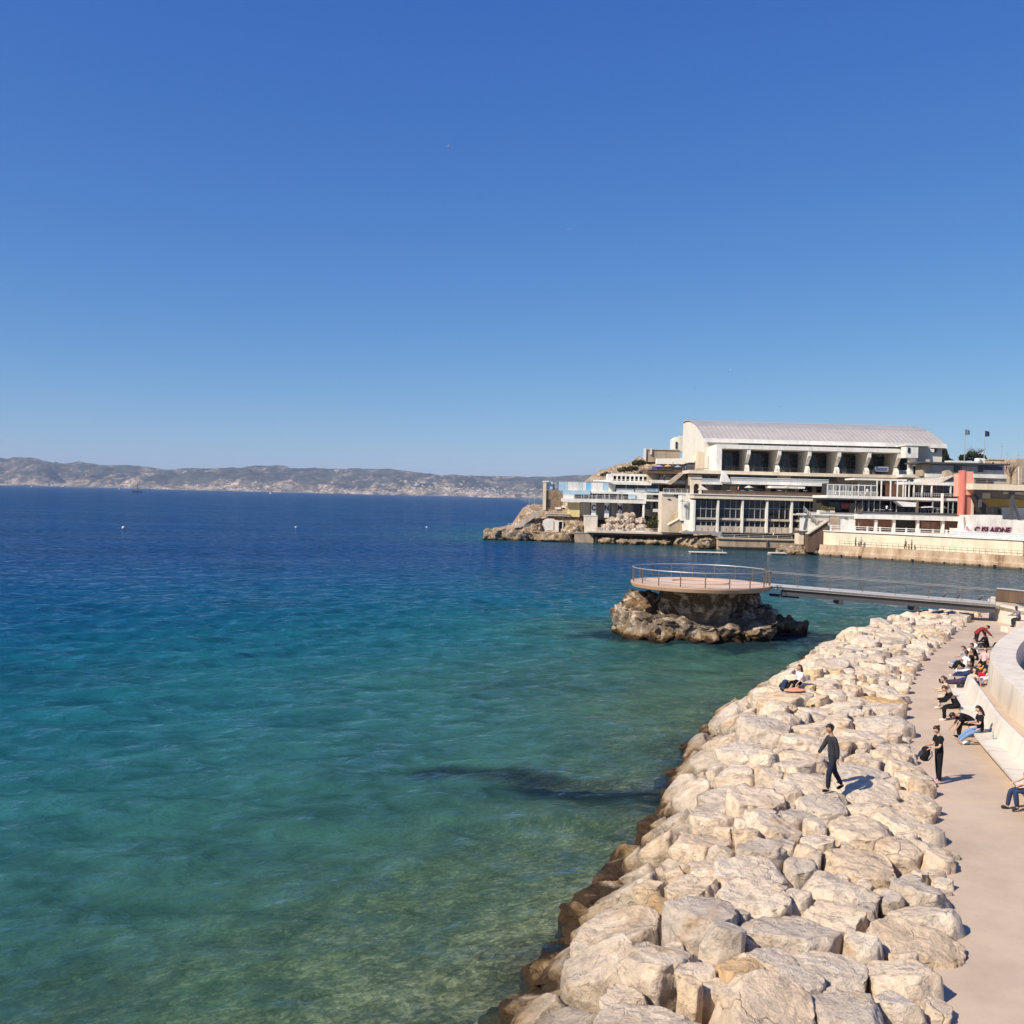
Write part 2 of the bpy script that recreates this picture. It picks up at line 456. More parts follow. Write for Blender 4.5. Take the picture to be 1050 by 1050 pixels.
calm = np.maximum(calm, .9 * sstep(20, 42, W[:, 0]) * sstep(84, 110, W[:, 1]))
for nm, arr in (('depth', depw), ('weed', weed), ('calm', calm)):
    a = water.data.attributes.new(nm, 'FLOAT', 'POINT'); a.data.foreach_set('value', arr.astype(np.float32))
tag(water, kind='structure')
# seabed only where the bottom can be seen
sel = (dep < 25)
cells = gridfaces(ny, nx); cells = cells[sel[cells].all(1)]
used = np.unique(cells); remap = -np.ones(len(W), int); remap[used] = np.arange(len(used))
bz = -dep * (1 - .82 * rf) - .1 * rf - 0.10 * np.abs(fbm(P3 * 0.8, 3, 3))
seabed = link_mesh('seabed', np.c_[W, bz][used], remap[cells], [], None, None, True)
a = seabed.data.attributes.new('weed', 'FLOAT', 'POINT'); a.data.foreach_set('value', weed[used].astype(np.float32))
tag(seabed, kind='structure')

def water_material():
    mt, nt, nd, ln = new_mat('sea_water')
    g = N(nt, 'ShaderNodeNewGeometry').outputs['Position']
    dp = N(nt, 'ShaderNodeAttribute', attribute_name='depth').outputs['Fac']
    wd = N(nt, 'ShaderNodeAttribute', attribute_name='weed').outputs['Fac']
    def mapped(sx, sy, rot):
        mp = N(nt, 'ShaderNodeMapping', vector_type='TEXTURE'); mp.inputs['Rotation'].default_value = (0, 0, R(rot))
        mp.inputs['Scale'].default_value = (sx, sy, 1); ln.new(g, mp.inputs['Vector']); return mp.outputs[0]
    # swell and chop: crests run slightly up to the right
    a = noise_node(nt, mapped(5.0, 2.6, 18), 1.0, 3, 0.5, 0.4)
    b = noise_node(nt, mapped(1.5, 0.95, 20), 1.0, 4, 0.55, 0.5)
    c = noise_node(nt, mapped(0.55, 0.30, 8), 1.0, 4, 0.6, 0.8)
    big = noise_node(nt, mapped(260, 40, 12), 1.0, 4, 0.55, 0.3)
    h = mathn(nt, 'ADD', mathn(nt, 'MULTIPLY', a, 0.55), mathn(nt, 'ADD', mathn(nt, 'MULTIPLY', b, 0.30), mathn(nt, 'MULTIPLY', c, 0.10)))
    bm = N(nt, 'ShaderNodeBump'); bm.inputs['Strength'].default_value = 0.6; bm.inputs['Distance'].default_value = 1.0
    ln.new(h, bm.inputs['Height'])
    # body of the water by depth
    dn = mathn(nt, 'DIVIDE', dp, 30.0, True)
    rn = N(nt, 'ShaderNodeValToRGB'); rn.color_ramp.interpolation = 'B_SPLINE'
    el = rn.color_ramp.elements
    while len(el) < 6: el.new(.5)
    for e, (p_, c_) in zip(el, [(0.0, WB[0]), (0.055, WB[1]), (0.13, WB[2]), (0.27, WB[3]), (0.55, WB[4]), (1.0, WB[5])]): e.position = p_; e.color = (*c_, 1)
    ln.new(dn, rn.inputs['Fac']); body = rn.outputs['Color']
    patch = ramp(nt, big, [(0.3, (0.88, 0.9, 0.93)), (0.7, (1.1, 1.08, 1.06))])
    body = mixc(nt, 1.0, body, patch, 'MULTIPLY')
    # wave light and dark painted into the body colour by swell noise
    sw = mathn(nt, 'ADD', mathn(nt, 'MULTIPLY', a, .55), mathn(nt, 'MULTIPLY', b, .45))
    body = mixc(nt, 1.0, body, ramp(nt, sw, [(0.38, (0.68, 0.73, 0.78)), (0.5, (1, 1, 1)), (0.62, (1.2, 1.22, 1.16))]), 'MULTIPLY')
    cl = N(nt, 'ShaderNodeAttribute', attribute_name='calm').outputs['Fac']
    body = mixc(nt, mathn(nt, 'MULTIPLY', cl, .8), body, (0.016, 0.062, 0.072))
    body = mixc(nt, mathn(nt, 'MULTIPLY', wd, 0.85), body, (0.006, 0.013, 0.028))
    df = N(nt, 'ShaderNodeBsdfDiffuse'); ln.new(body, df.inputs['Color']); ln.new(bm.outputs[0], df.inputs['Normal'])
    tr = N(nt, 'ShaderNodeBsdfTransparent')
    tint = ramp(nt, mathn(nt, 'DIVIDE', dp, 4.0, True), [(0.0, (0.95, 0.97, 0.95)), (0.3, (0.78, 0.95, 0.88)), (1.0, (0.25, 0.72, 0.68))])
    ln.new(tint, tr.inputs['Color'])
    inc = N(nt, 'ShaderNodeSeparateXYZ'); ln.new(N(nt, 'ShaderNodeNewGeometry').outputs['Incoming'], inc.inputs[0])
    path = mathn(nt, 'MINIMUM', mathn(nt, 'DIVIDE', .5, mathn(nt, 'MAXIMUM', mathn(nt, 'ABSOLUTE', inc.outputs['Z']), .02)), 4.0)   # a slanting look goes through more water
    op = mathn(nt, 'SUBTRACT', 1.0, mathn(nt, 'POWER', 2.718, mathn(nt, 'MULTIPLY', mathn(nt, 'MULTIPLY', dp, path), -0.58)))
    m1 = N(nt, 'ShaderNodeMixShader'); ln.new(op, m1.inputs[0]); ln.new(tr.outputs[0], m1.inputs[1]); ln.new(df.outputs[0], m1.inputs[2])
    gl = N(nt, 'ShaderNodeBsdfGlossy'); gl.inputs['Roughness'].default_value = 0.06; ln.new(bm.outputs[0], gl.inputs['Normal'])
    gl.inputs['Color'].default_value = (0.85, 0.93, 1.0, 1)
    fr = N(nt, 'ShaderNodeFresnel'); fr.inputs['IOR'].default_value = 1.33; ln.new(bm.outputs[0], fr.inputs['Normal'])
    # noise stands in for wavelet tilt: sky reflection strength painted in streaks
    d2 = noise_node(nt, mapped(13, 6, 14), 1.0, 4, 0.6, 0.4); d3 = noise_node(nt, mapped(0.62, .40, 18), 1.0, 5, .65, .6); d4 = noise_node(nt, mapped(70, 32, 12), 1.0, 6, .7, .4)
    fac_h = mathn(nt, 'ADD', mathn(nt, 'MULTIPLY', b, .38), mathn(nt, 'ADD', mathn(nt, 'MULTIPLY', d3, .42), mathn(nt, 'ADD', mathn(nt, 'MULTIPLY', d2, .08), mathn(nt, 'MULTIPLY', d4, .12))))
    md = ramp(nt, fac_h, [(0.42, (0.08, 0.08, 0.08)), (0.5, (0.36, 0.36, 0.36)), (0.575, (1, 1, 1))])
    fac = mathn(nt, 'MULTIPLY', mathn(nt, 'MINIMUM', fr.outputs[0], 0.55), mathn(nt, 'ADD', mathn(nt, 'MULTIPLY', md, WFR), mathn(nt, 'MULTIPLY', cl, .42)))
    m2 = N(nt, 'ShaderNodeMixShader'); ln.new(fac, m2.inputs[0]); ln.new(m1.outputs[0], m2.inputs[1]); ln.new(gl.outputs[0], m2.inputs[2])
    o = N(nt, 'ShaderNodeOutputMaterial'); ln.new(m2.outputs[0], o.inputs['Surface'])
    return mt
WB = [(0.060, 0.098, 0.058), (0.036, 0.112, 0.086), (0.011, 0.098, 0.116), (0.005, 0.076, 0.128), (0.003, 0.054, 0.140), (0.003, 0.044, 0.138)]
WFR = 0.9
water.data.materials.append(water_material())

def seabed_material():
    mt, nt, nd, ln = new_mat('seabed_pebbles')
    g = N(nt, 'ShaderNodeNewGeometry').outputs['Position']
    wd = N(nt, 'ShaderNodeAttribute', attribute_name='weed').outputs['Fac']
    v1 = N(nt, 'ShaderNodeTexVoronoi', feature='DISTANCE_TO_EDGE'); v1.inputs['Scale'].default_value = 4.2
    nz = noise_node(nt, g, 1.3, 5, 0.65)
    wv = N(nt, 'ShaderNodeVectorMath', operation='ADD'); ln.new(g, wv.inputs[0]); wsc = N(nt, 'ShaderNodeVectorMath', operation='SCALE'); wsc.inputs['Scale'].default_value = .4
    nn = N(nt, 'ShaderNodeTexNoise'); nn.inputs['Scale'].default_value = 1.8; ln.new(g, nn.inputs['Vector']); ln.new(nn.outputs['Color'], wsc.inputs[0]); ln.new(wsc.outputs[0], wv.inputs[1])
    ln.new(wv.outputs[0], v1.inputs['Vector'])
    v2 = N(nt, 'ShaderNodeTexVoronoi', feature='F1'); v2.inputs['Scale'].default_value = 6.5; ln.new(wv.outputs[0], v2.inputs['Vector'])
    sep = N(nt, 'ShaderNodeSeparateColor'); ln.new(v2.outputs['Color'], sep.inputs[0])
    c = ramp(nt, nz, [(0.3, (0.13, 0.125, 0.08)), (0.5, (0.30, 0.28, 0.18)), (0.7, (0.5, 0.46, 0.32))])
    tone = ramp(nt, sep.outputs[0], [(0.0, (0.6, 0.61, 0.57)), (0.6, (0.97, 0.97, 0.93)), (1.0, (1.5, 1.44, 1.28))])
    c = mixc(nt, 1.0, c, tone, 'MULTIPLY')
    gap = ramp(nt, v1.outputs['Distance'], [(0.0, (0.72, 0.72, 0.72)), (0.14, (1, 1, 1))])
    fn = noise_node(nt, wv.outputs[0], 9.0, 6, .75); c = mixc(nt, 1.0, c, ramp(nt, fn, [(.36, (.55, .56, .55)), (.5, (1, 1, 1)), (.64, (1.5, 1.45, 1.3))]), 'MULTIPLY')
    pn = noise_node(nt, g, .42, 4, .6, .5); c = mixc(nt, 1.0, c, ramp(nt, pn, [(.36, (.5, .56, .52)), (.52, (1, 1, 1)), (.7, (1.2, 1.18, 1.1))]), 'MULTIPLY')
    c = mixc(nt, 1.0, c, gap, 'MULTIPLY')
    c = mixc(nt, wd, c, (0.012, 0.012, 0.008))
    principled(nt, c, 0.95, 0.1)
    return mt
seabed.data.materials.append(seabed_material())

# ------------------------------------------------------------------ esplanade
ppts = [tuple(p) for p in S_ed]
far_edge = [(35.5, 79.5), (44, 80), (70, 78), (70, -12)]
xy = [(p[0] - 0.35, p[1]) for p in ppts] + far_edge
b = MB(); b.prism([(x, y, PATH_Z) for x, y in xy], (0, 0, -2.6))
esplanade = tag(b.build('esplanade', M_path), kind='structure')

# rubble core beneath the boulders
sx_ = np.arange(-8, 42, 0.7); sy_ = np.arange(-12, 88, 0.7)
GX2, GY2 = np.meshgrid(sx_, sy_); Q = np.c_[GX2.ravel(), GY2.ravel()]
poly2 = np.vstack([S_sh, S_ed[::-1]])
sd = np.where(inside(Q, poly2), 0, seg_dist(Q, np.vstack([poly2, poly2[:1]])))
qz = np.where(sd > 0, -0.3 - sd * 0.9, bank_z(Q) - 0.75 + 0.15 * fbm(np.c_[Q, np.zeros(len(Q))] * 1.3, 3, 2))
qz = np.where(inside(Q, np.vstack([S_ed, [[70, 84], [70, -12]]])), 0.9, qz)
cells = gridfaces(*GX2.shape); cells = cells[(sd[cells] < 1.6).all(1)]
used = np.unique(cells); remap = -np.ones(len(Q), int); remap[used] = np.arange(len(used))
core = link_mesh('embankment_ground', np.c_[Q, qz][used], remap[cells], plaster('rubble_core', (0.20, 0.155, 0.11), 0.4, 1.5, 0.95, 0.8, 0.1), None, None, True)
tag(core, kind='structure')

# ------------------------------------------------------------------ boulders
_ico = {}
def ico(n):
    if n not in _ico:
        bm = bmesh.new(); bmesh.ops.create_icosphere(bm, subdivisions=n, radius=1)
        v = np.array([x.co[:] for x in bm.verts]); f = [tuple(q.index for q in p.verts) for p in bm.faces]
        bm.free(); v /= np.linalg.norm(v, axis=1)[:, None]; _ico[n] = (v, f)
    return _ico[n]
def rock_shape(Rf, H, seed, sub=3, facets=14, rough=1.0, e=0.5, dlo=.66, dhi=.92):
    rg = np.random.default_rng(seed)
    D, Fc = ico(sub)
    th = np.arctan2(D[:, 1], D[:, 0]); cp = np.hypot(D[:, 0], D[:, 1]); sp = D[:, 2]
    rh = Rf(th) * cp ** e
    P = np.c_[rh * np.cos(th), rh * np.sin(th), H * np.sign(sp) * np.abs(sp) ** e]
    size = (np.abs(P).max(0)).mean()
    o = rg.uniform(-50, 50, 3)
    P = P * (1 + 0.13 * rough * fbm(D * 1.3 + o, 2, 1))[:, None]
    for k in range(facets):
        az = rg.uniform(0, 2 * math.pi); el = math.asin(rg.uniform(-0.25, 1.0)) if k else 1.47 + rg.normal() * .07
        n = np.array([math.cos(az) * math.cos(el), math.sin(az) * math.cos(el), math.sin(el)])
        s = P @ n; sup = s.max(); d = sup * (rg.uniform(dlo, dhi) if k else rg.uniform(.5, .68))
        over = np.maximum(s - d, 0)
        P = P - (over * 0.97)[:, None] * n
    q = P / size
    n1 = fbm(q * 1.6 + o, 3, 1); n2 = fbm(q * 4.2 + o, 3, 4); n3 = 1 - np.abs(fbm(q * 2.6 + o + 9, 3, 6))
    disp = size * rough * (0.055 * n1 + 0.04 * n2 - 0.11 * np.clip(n3 - 0.80, 0, 1) * 2.0)
    if sub >= 4:
        # bedding steps and pits
        disp = disp + size * rough * (0.018 * fbm(P * 6.0 + o, 3, 14) - 0.05 * np.clip(vnoise(P * 3.3 + o, 77) - .45, 0, 1))
    P = P + D * disp[:, None]
    return P, Fc
def place(P, loc, tilt=0.1, seed=0, normal=None):
    rg = np.random.default_rng(seed + 999)
    ax = rg.normal(size=2) * tilt
    M = Matrix.Rotation(ax[0], 3, 'X') @ Matrix.Rotation(ax[1], 3, 'Y')
    if normal is not None:
        M = Vector((0, 0, 1)).rotation_difference(Vector(normal)).to_matrix() @ M
    A = np.array(M)
    return P @ A.T + np.array(loc)
def set_rnd(o, val):
    a = o.data.attributes.new('rnd', 'FLOAT', 'POINT')
    n = len(o.data.vertices)
    a.data.foreach_set('value', np.full(n, val, np.float32) if np.isscalar(val) else np.asarray(val, np.float32))

M_rock = rock_material('limestone_boulder', (0.80, 0.64, 0.475), (0.89, 0.755, 0.595), (0.58, 0.34, 0.15))
M_sea = rock_material('sea_rock', (0.185, 0.122, 0.072), (0.66, 0.535, 0.40), (0.42, 0.24, 0.09), contrast=.09)

# scatter: big first, packed by radius
cand = []
bx0, by0, bx1, by1 = STRIP[:, 0].min(), 4.0, STRIP[:, 0].max(), STRIP[:, 1].max()
pts = []; rad = []
def try_fill(nt_, rlo, rhi, sep):
    C = np.c_[rng.uniform(bx0, bx1, nt_), rng.uniform(by0, by1 + 0.5, nt_)]
    ok = inside(C, STRIP)
    C = C[ok]; tt = strip_t(C); dE = seg_dist(C, S_ed[::2])
    for c, t, de_ in zip(C, tt, dE):
        r = rng.uniform(rlo, rhi)
        if de_ < r * .55: continue
        if t > 0.72: r *= 1.12
        r *= .70 + .12 * float(sstep(24, 34, np.array([c[1]]))[0])
        r *= 1 - .12 * float(sstep(26, 50, np.array([c[1]]))[0])
        if pts:
            d = np.hypot(*(np.array(pts) - c).T)
            if (d < (np.array(rad) + r) * sep).any(): continue
        pts.append(c); rad.append(r)
try_fill(2600, .95, 1.4, 0.80)
try_fill(9000, 0.62, 0.95, 0.79)
try_fill(14000, 0.38, 0.58, 0.80)
try_fill(18000, 0.22, 0.34, 0.82)
small_from = len(pts)
pts_n = np.array(pts); rad_n = np.array(rad)
tt = strip_t(pts_n); zb = bank_z(pts_n); bsh = seg_dist(pts_n, S_sh[::3])
gradn = []
e_ = 0.4
zx = (bank_z(pts_n + [e_, 0]) - bank_z(pts_n - [e_, 0])) / (2 * e_); zy = (bank_z(pts_n + [0, e_]) - bank_z(pts_n - [0, e_])) / (2 * e_)
rocks = []
for i, c in enumerate(pts_n):
    r = rad_n[i]
    dv = pts_n - c; dd = np.hypot(*dv.T)
    nb = np.where((dd > 0) & (dd < r + rad_n + 1.6))[0]
    th_k = np.arctan2(dv[nb, 1], dv[nb, 0])
    pd = (dd[nb] ** 2 + r ** 2 - rad_n[nb] ** 2) / (2 * dd[nb])
    pd = np.maximum(pd, 0.30 * r)
    if tt[i] > 0.6:
        de = np.hypot(*(S_sh - c).T); j = de.argmin(); ve = S_sh[j] - c
        th_k = np.r_[th_k, math.atan2(ve[1], ve[0])]; pd = np.r_[pd, max(de[j] + rng.uniform(-.15, .45), .3)]
    if tt[i] < 0.35:
        de = np.hypot(*(S_ed - c).T); j = de.argmin(); ve = S_ed[j] - c
        th_k = np.r_[th_k, math.atan2(ve[1], ve[0])]; pd = np.r_[pd, de[j] + rng.uniform(-.05, .35)]
    def Rf(th, th_k=th_k, pd=pd, r=r):
        cs = np.maximum(np.cos(th[:, None] - th_k[None, :]), 1e-3)
        inv = (cs / pd[None, :]) ** 9
        return (inv.sum(1) + (1 / (1.28 * r)) ** 9) ** (-1 / 9) * 1.03
    dist = math.hypot(c[0], c[1])
    H = (0.42 + 0.34 * r) * rng.uniform(0.95, 1.05)
    rocks.append(dict(i=i, c=c, r=r, t=tt[i], d=dist, Rf=Rf, H=H, big=r / max(dist, 5)))
# the 300 largest in the picture are things of their own, the rest one mass
inview = []
for k in rocks:
    d = Vector((k['c'][0], k['c'][1], 1.8 - CZ)); z = d.dot(fwd)
    u = 525 + F * d.dot(cr) / max(z, 0.1); v = 525 - F * d.dot(cu) / max(z, 0.1)
    k['uv'] = (u, v); k['vis'] = z > 1 and -60 < u < 1110 and v < 1110
order = sorted([k for k in rocks if k['vis']], key=lambda k: -k['big'])
NSEP = 298
solo = set(k['i'] for k in order[:NSEP])
BOULDERS = []
mv, mf, mr = [], [], []
for k in rocks:
    c = k['c']; i = k['i']
    sub = 5 if k['d'] < 27 and k['r'] > 0.42 else 4
    if i not in solo: sub = 3
    P, Fc = rock_shape(k['Rf'], k['H'], 1000 + i, sub, facets=13 if k['r'] > 0.6 else 9, rough=.8, e=.33, dlo=.76, dhi=.97)
    slope = sstep(0.45, 0.95, np.array([k['t']]))[0]
    nrm = Vector((-zx[i] * slope, -zy[i] * slope, 1)).normalized()
    dz = rng.normal() * 0.085
    if k['r'] < 0.28: dz -= 0.10
    z0 = zb[i] - k['H'] * 0.60 + 0.17 + dz
    loc = (c[0], c[1], z0)
    P = place(P, (0, 0, 0), 0.10, i, nrm) + np.array(loc)
    rv = float(rng.uniform(0, 1)) ** 1.0
    k['rv'] = rv; k['top'] = P[:, 2].max(); k['P'] = P
    if i in solo:
        o = link_mesh('boulder', P, Fc, M_rock, None, None, True, loc)
        set_rnd(o, rv); k['o'] = o; BOULDERS.append(k)
    else:
        bse = sum(len(x) for x in mv); mv.append(P); mf += [tuple(q + bse for q in f) for f in Fc]; mr.append(np.full(len(P), rv))
if mv:
    o = link_mesh('far_rubble', np.vstack(mv), mf, M_rock, None, None, True)
    set_rnd(o, np.concatenate(mr))
    tag(o, 'mass of smaller pale limestone blocks filling the bank beyond and between the boulders', 'rubble', None, 'stuff')
def stand_at(u, v, z0=2.1):
    for _ in range(4):
        p = on(u, v, z0); z0 = ground_at(p.x, p.y, .02)
        if z0 < 0: z0 = 1.9
    return z0
def ground_at(x, y, r2=.06):
    """height of the boulders at a spot"""
    z = -9
    for k in rocks:
        if abs(k['c'][0] - x) < 2.5 and abs(k['c'][1] - y) < 2.5:
            P = k['P']; q = (P[:, 0] - x) ** 2 + (P[:, 1] - y) ** 2
            w = q < r2
            if w.any(): z = max(z, P[w, 2].max())
    return z
# labels that say which
for k in BOULDERS:
    rv, t, r, (u, v) = k['rv'], k['t'], k['r'], k['uv']
    tone = 'greyish' if rv < 0.2 else 'pale cream' if rv < 0.62 else 'warm cream' if rv < 0.95 else 'ochre tinted'
    size = 'huge' if r > .95 else 'large' if r > 0.75 else 'medium' if r > 0.5 else 'small'
    place_ = ('on the edge of the concrete walk' if t < 0.16 else 'on the walk side of the bank' if t < 0.42 else
              'in the middle of the bank' if t < 0.68 else 'on the crest above the water' if t < 0.86 else 'at the waterline')
    far = ('in the nearest rows' if k['d'] < 24 else 'level with the standing woman' if k['d'] < 36 else
           'level with the bench' if k['d'] < 50 else 'towards the footbridge')
    lab = f'{size} {tone} boulder {place_}, {far}'
    k['lab'] = lab
    tag(k['o'], lab, 'boulder', 'boulders: ' + lab)
# ------------------------------------------------------------------ far hills across the bay
prof_px = [(-420, 476), (-260, 470), (-120, 474), (0, 471), (20, 470), (40, 472), (60, 475.5), (85, 473.5), (105, 477), (130, 476), (160, 480.5), (200, 480), (240, 479.5), (262, 476.5), (285, 477), (300, 479.5), (340, 480), (400, 480.5), (425, 484), (445, 486.5), (480, 487.5), (520, 488), (556, 489), (575, 488), (600, 486.5), (640, 487.5), (700, 491), (800, 496), (900, 500), (1100, 510), (1400, 516)]
pu = np.array([p[0] for p in prof_px], float); pv_ = np.array([p[1] for p in prof_px], float)
hx = np.arange(-9000, 8200, 42.0); hy = np.arange(8850, 12200, 42.0)
HX, HY = np.meshgrid(hx, hy); HP = np.c_[HX.ravel(), HY.ravel()]
uu = 525 + HP[:, 0] / 10600 * F
ridge_z = (HV + 0.0252 * (uu - 525) - np.interp(uu, pu, pv_)) * 10600 / F + 10
t = (HP[:, 1] - 8950) / 1650
coastw = 0.10 * fbm(np.c_[HP[:, 0] * 0.0016, np.zeros(len(HP)), np.zeros(len(HP))], 3, 3)
t = t + coastw
H3 = np.c_[HP * 0.0026, np.zeros(len(HP))]
rid = 1 - np.abs(fbm(H3 * np.array([1.0, 0.55, 1]), 5, 12))
lo = fbm(H3 * 0.45, 3, 41)
tc = np.clip(t, 0, 1)
shape = sstep(0, 1, tc) * 0.45 + 0.55 * tc ** 0.75
mid = tc * (1 - tc) * 4
hz_ = ridge_z * shape * (1 - 0.34 * mid * (0.5 - 0.55 * lo)) + (rid - 0.62) * 190 * mid * (0.75 + 0.5 * lo)
back = np.clip((t - 1) / 0.95, 0, 1)
hz_ = np.where(t > 1, ridge_z * (1 - 0.8 * back), hz_)
hz_ += 16 * fbm(H3 * 5, 4, 17) * np.clip(tc * 3, 0, 1) * np.where(t > 0.9, 0.5, 1)
hz_ = np.where(t <= 0, -3 + t * 60, np.maximum(hz_, 2 + 9 * np.clip(t * 14, 0, 1)))
mt, nt, nd, ln = new_mat('far_hill_scrub')
g = N(nt, 'ShaderNodeNewGeometry').outputs['Position']
mp = N(nt, 'ShaderNodeMapping'); mp.inputs['Scale'].default_value = (1, 0.35, 1.6); ln.new(g, mp.inputs['Vector'])
n1 = noise_node(nt, mp.outputs[0], 0.006, 9, 0.72, 0.6); n2 = noise_node(nt, g, 0.0016, 4, 0.6)
n3 = noise_node(nt, mp.outputs[0], 0.03, 6, 0.75)
sx = N(nt, 'ShaderNodeSeparateXYZ'); ln.new(g, sx.inputs[0])
low = ramp(nt, mathn(nt, 'DIVIDE', sx.outputs['Z'], 240.0, True), [(0.05, (0.07, 0.07, 0.07)), (0.5, (0.0, 0.0, 0.0)), (0.8, (-0.0, 0, 0))])
f = mathn(nt, 'ADD', mathn(nt, 'ADD', mathn(nt, 'MULTIPLY', n1, 0.6), mathn(nt, 'MULTIPLY', n3, 0.4)), low)
c = ramp(nt, f, [(0.40, (0.026, 0.032, 0.034)), (0.50, (0.05, 0.056, 0.052)), (0.56, (0.20, 0.15, 0.105)), (0.65, (0.66, 0.51, 0.37))])
c = mixc(nt, ramp(nt, n2, [(0.45, (0, 0, 0)), (0.65, (0.55, 0.55, 0.55))]), c, (0.075, 0.08, 0.065))
principled(nt, c, 0.95, 0.05)
hills = link_mesh('far_hills', np.c_[HP, hz_], gridfaces(*HX.shape), mt, None, None, True)
tag(hills, kind='structure')
# towns along the far shore: far too many and too small to count
b = MB(); rgt = np.random.default_rng(5)
def hill_z(x, y):
    ix = np.clip(((x - hx[0]) / 42).astype(int), 0, len(hx) - 2); iy = np.clip(((y - hy[0]) / 42).astype(int), 0, len(hy) - 2)
    return hz_.reshape(HX.shape)[iy, ix]
tx = np.r_[rgt.normal(-500, 380, 480), rgt.uniform(-2500, 400, 330), rgt.uniform(-4600, -2300, 70)]
ty = np.r_[9000 + np.abs(rgt.normal(0, 420, 480)), 8990 + np.abs(rgt.normal(0, 110, 330)), 8985 + np.abs(rgt.normal(0, 50, 70))]
tz = hill_z(tx, ty)
for x, y, z in zip(tx, ty, tz):
    if z < 1.5 or z > 150: continue
    w = rgt.uniform(5, 13); h = rgt.uniform(4, 10)
    if rgt.uniform() < 0.06: w *= 1.8; h *= 1.5
    b.m = int(rgt.integers(0, 2)); b.box(x - w, x + w, y - w, y + w, z - 6, z + h)
o = b.build('far_town', [plaster('far_town_white', (0.62, 0.57, 0.5), 0.3, 0.02), plaster('far_town_ochre', (0.45, 0.34, 0.25), 0.3, 0.02)])
tag(o, 'pale houses of the far shore too small to count along the foot of the hills', 'town', None, 'stuff')

# ------------------------------------------------------------------ headland under the bathing club
ax_ = np.arange(-12, 150, 1.5); ay_ = np.arange(158, 330, 1.5)
AX, AY = np.meshgrid(ax_, ay_); AP = np.c_[AX.ravel(), AY.ravel()]
ic = inside(AP, coast_np)
dc = seg_dist(AP, np.vstack([coast_np, coast_np[:1]]))
A3 = np.c_[AP, np.zeros(len(AP))]
hill = 17.6 * sstep(3, 33, AP[:, 0]) * sstep(243, 254, AP[:, 1]) * (1 - 0.25 * sstep(45, 60, AP[:, 0]))
left = 5.2 * sstep(-1.0, 4.5, AP[:, 0]) * sstep(236.5, 243, AP[:, 1]) * (1 - sstep(16, 22, AP[:, 0]))
right = 11 * sstep(84, 92, AP[:, 0]) * sstep(205, 222, AP[:, 1])
rk = fbm(A3 * 0.35, 4, 9)
zt = 1.9 + np.maximum(np.maximum(hill, left), right)
zt = zt + rk * np.clip(0.45 + (hill + left) * 0.10, 0, 1.2)
zt = np.where((AP[:, 0] < 20), zt * .5 + .5 * np.round(zt / 1.15) * 1.15, zt)
zt = np.where(ic, np.minimum(zt, -0.6 + dc * 1.9), -1.5 - dc * 0.2)
cells = gridfaces(*AX.shape); cells = cells[((dc[cells] < 4) | ic[cells]).all(1)]
used = np.unique(cells); remap = -np.ones(len(AP), int); remap[used] = np.arange(len(used))
M_head = rock_material('headland_rock', (0.30, 0.215, 0.14), (0.58, 0.46, 0.33), (0.36, 0.2, 0.09), contrast=.09)
head = link_mesh('headland_ground', np.c_[AP, zt][used], remap[cells], M_head, None, None, True)
set_rnd(head, 0.4); tag(head, kind='structure')
def terr(x, y):
    i = int(np.clip(round((y - ay_[0]) / 1.5), 0, len(ay_) - 1)); j = int(np.clip(round((x - ax_[0]) / 1.5), 0, len(ax_) - 1))
    return zt.reshape(AX.shape)[i, j]

def blob(name, loc, rx, ry, H, seed, mat, label, cat, group=None, sub=3, rnd=0.4, rough=1.6, tilt=0.15):
    def Rf(th): return 1 / np.sqrt((np.cos(th) / rx) ** 2 + (np.sin(th) / ry) ** 2)
    P, Fc = rock_shape(Rf, H, seed, sub, 10, rough)
    P = place(P, loc, tilt, seed)
    o = link_mesh(name, P, Fc, mat, None, None, True, loc)
    set_rnd(o, rnd); tag(o, label, cat, group); return o

# low rock shelf running out to the point, and the rocks along the water's edge
M_shelf = rock_material('shelf_rock', (0.27, 0.195, 0.125), (0.62, 0.50, 0.36), (0.45, 0.26, 0.11), contrast=.09)
def shore_rock(u, v, wpx, hpx, Y, lab, rv=0.4, seed=None, mat=None, deep=1.0):
    p = at(u, v, Y); s = Y / F
    blob('shore_rock', (p.x, p.y, p.z), wpx * s / 2, wpx * s / 2 * deep, hpx * s / 2, seed or int(u * 7), mat or M_shelf, lab, 'rock', 'rocks at the water under the bathing club', 4, rv, 2.6, .08)
shore_rock(506, 547.5, 30, 14, 236, 'blunt tan rock at the seaward tip of the headland', 0.7, deep=0.7)
shore_rock(532, 550, 52, 15, 236.5, 'dark flat rock shelf just behind the blunt tip rock', 0.05, deep=0.5)
shore_rock(568, 551, 44, 13, 235.5, 'broad ochre rock under the white hut', 0.9, deep=0.5)
shore_rock(545, 535, 22, 22, 241, 'leaning rock slab rising to the stone tower', 0.5, deep=0.6)
shore_rock(551, 541, 13, 12, 238.5, 'brown hollowed rock beside the white hut', 0.8)
shore_rock(585, 541, 24, 12, 239, 'sandy rock heap between the white hut and the concrete block', 0.6)
for k, (u, v, w, h, r_) in enumerate([(623, 555.5, 20, 8, .3), (637, 556, 16, 7, .5), (651, 556.5, 22, 7, .2), (666, 557, 18, 7, .6), (680, 557.5, 20, 7, .3), (697, 557, 16, 8, .5)]):
    shore_rock(u, v, w, h, 230.5, ['pale split rock under the jetty beside the concrete block', 'small square rock under the jetty, second from the concrete block', 'long low rock in the shade under the middle of the jetty', 'rounded rock under the jetty below the green shrub', 'flat wet rock under the jetty below the stair wall', 'rock at the walled end of the jetty beside the humped rock'][k], r_)
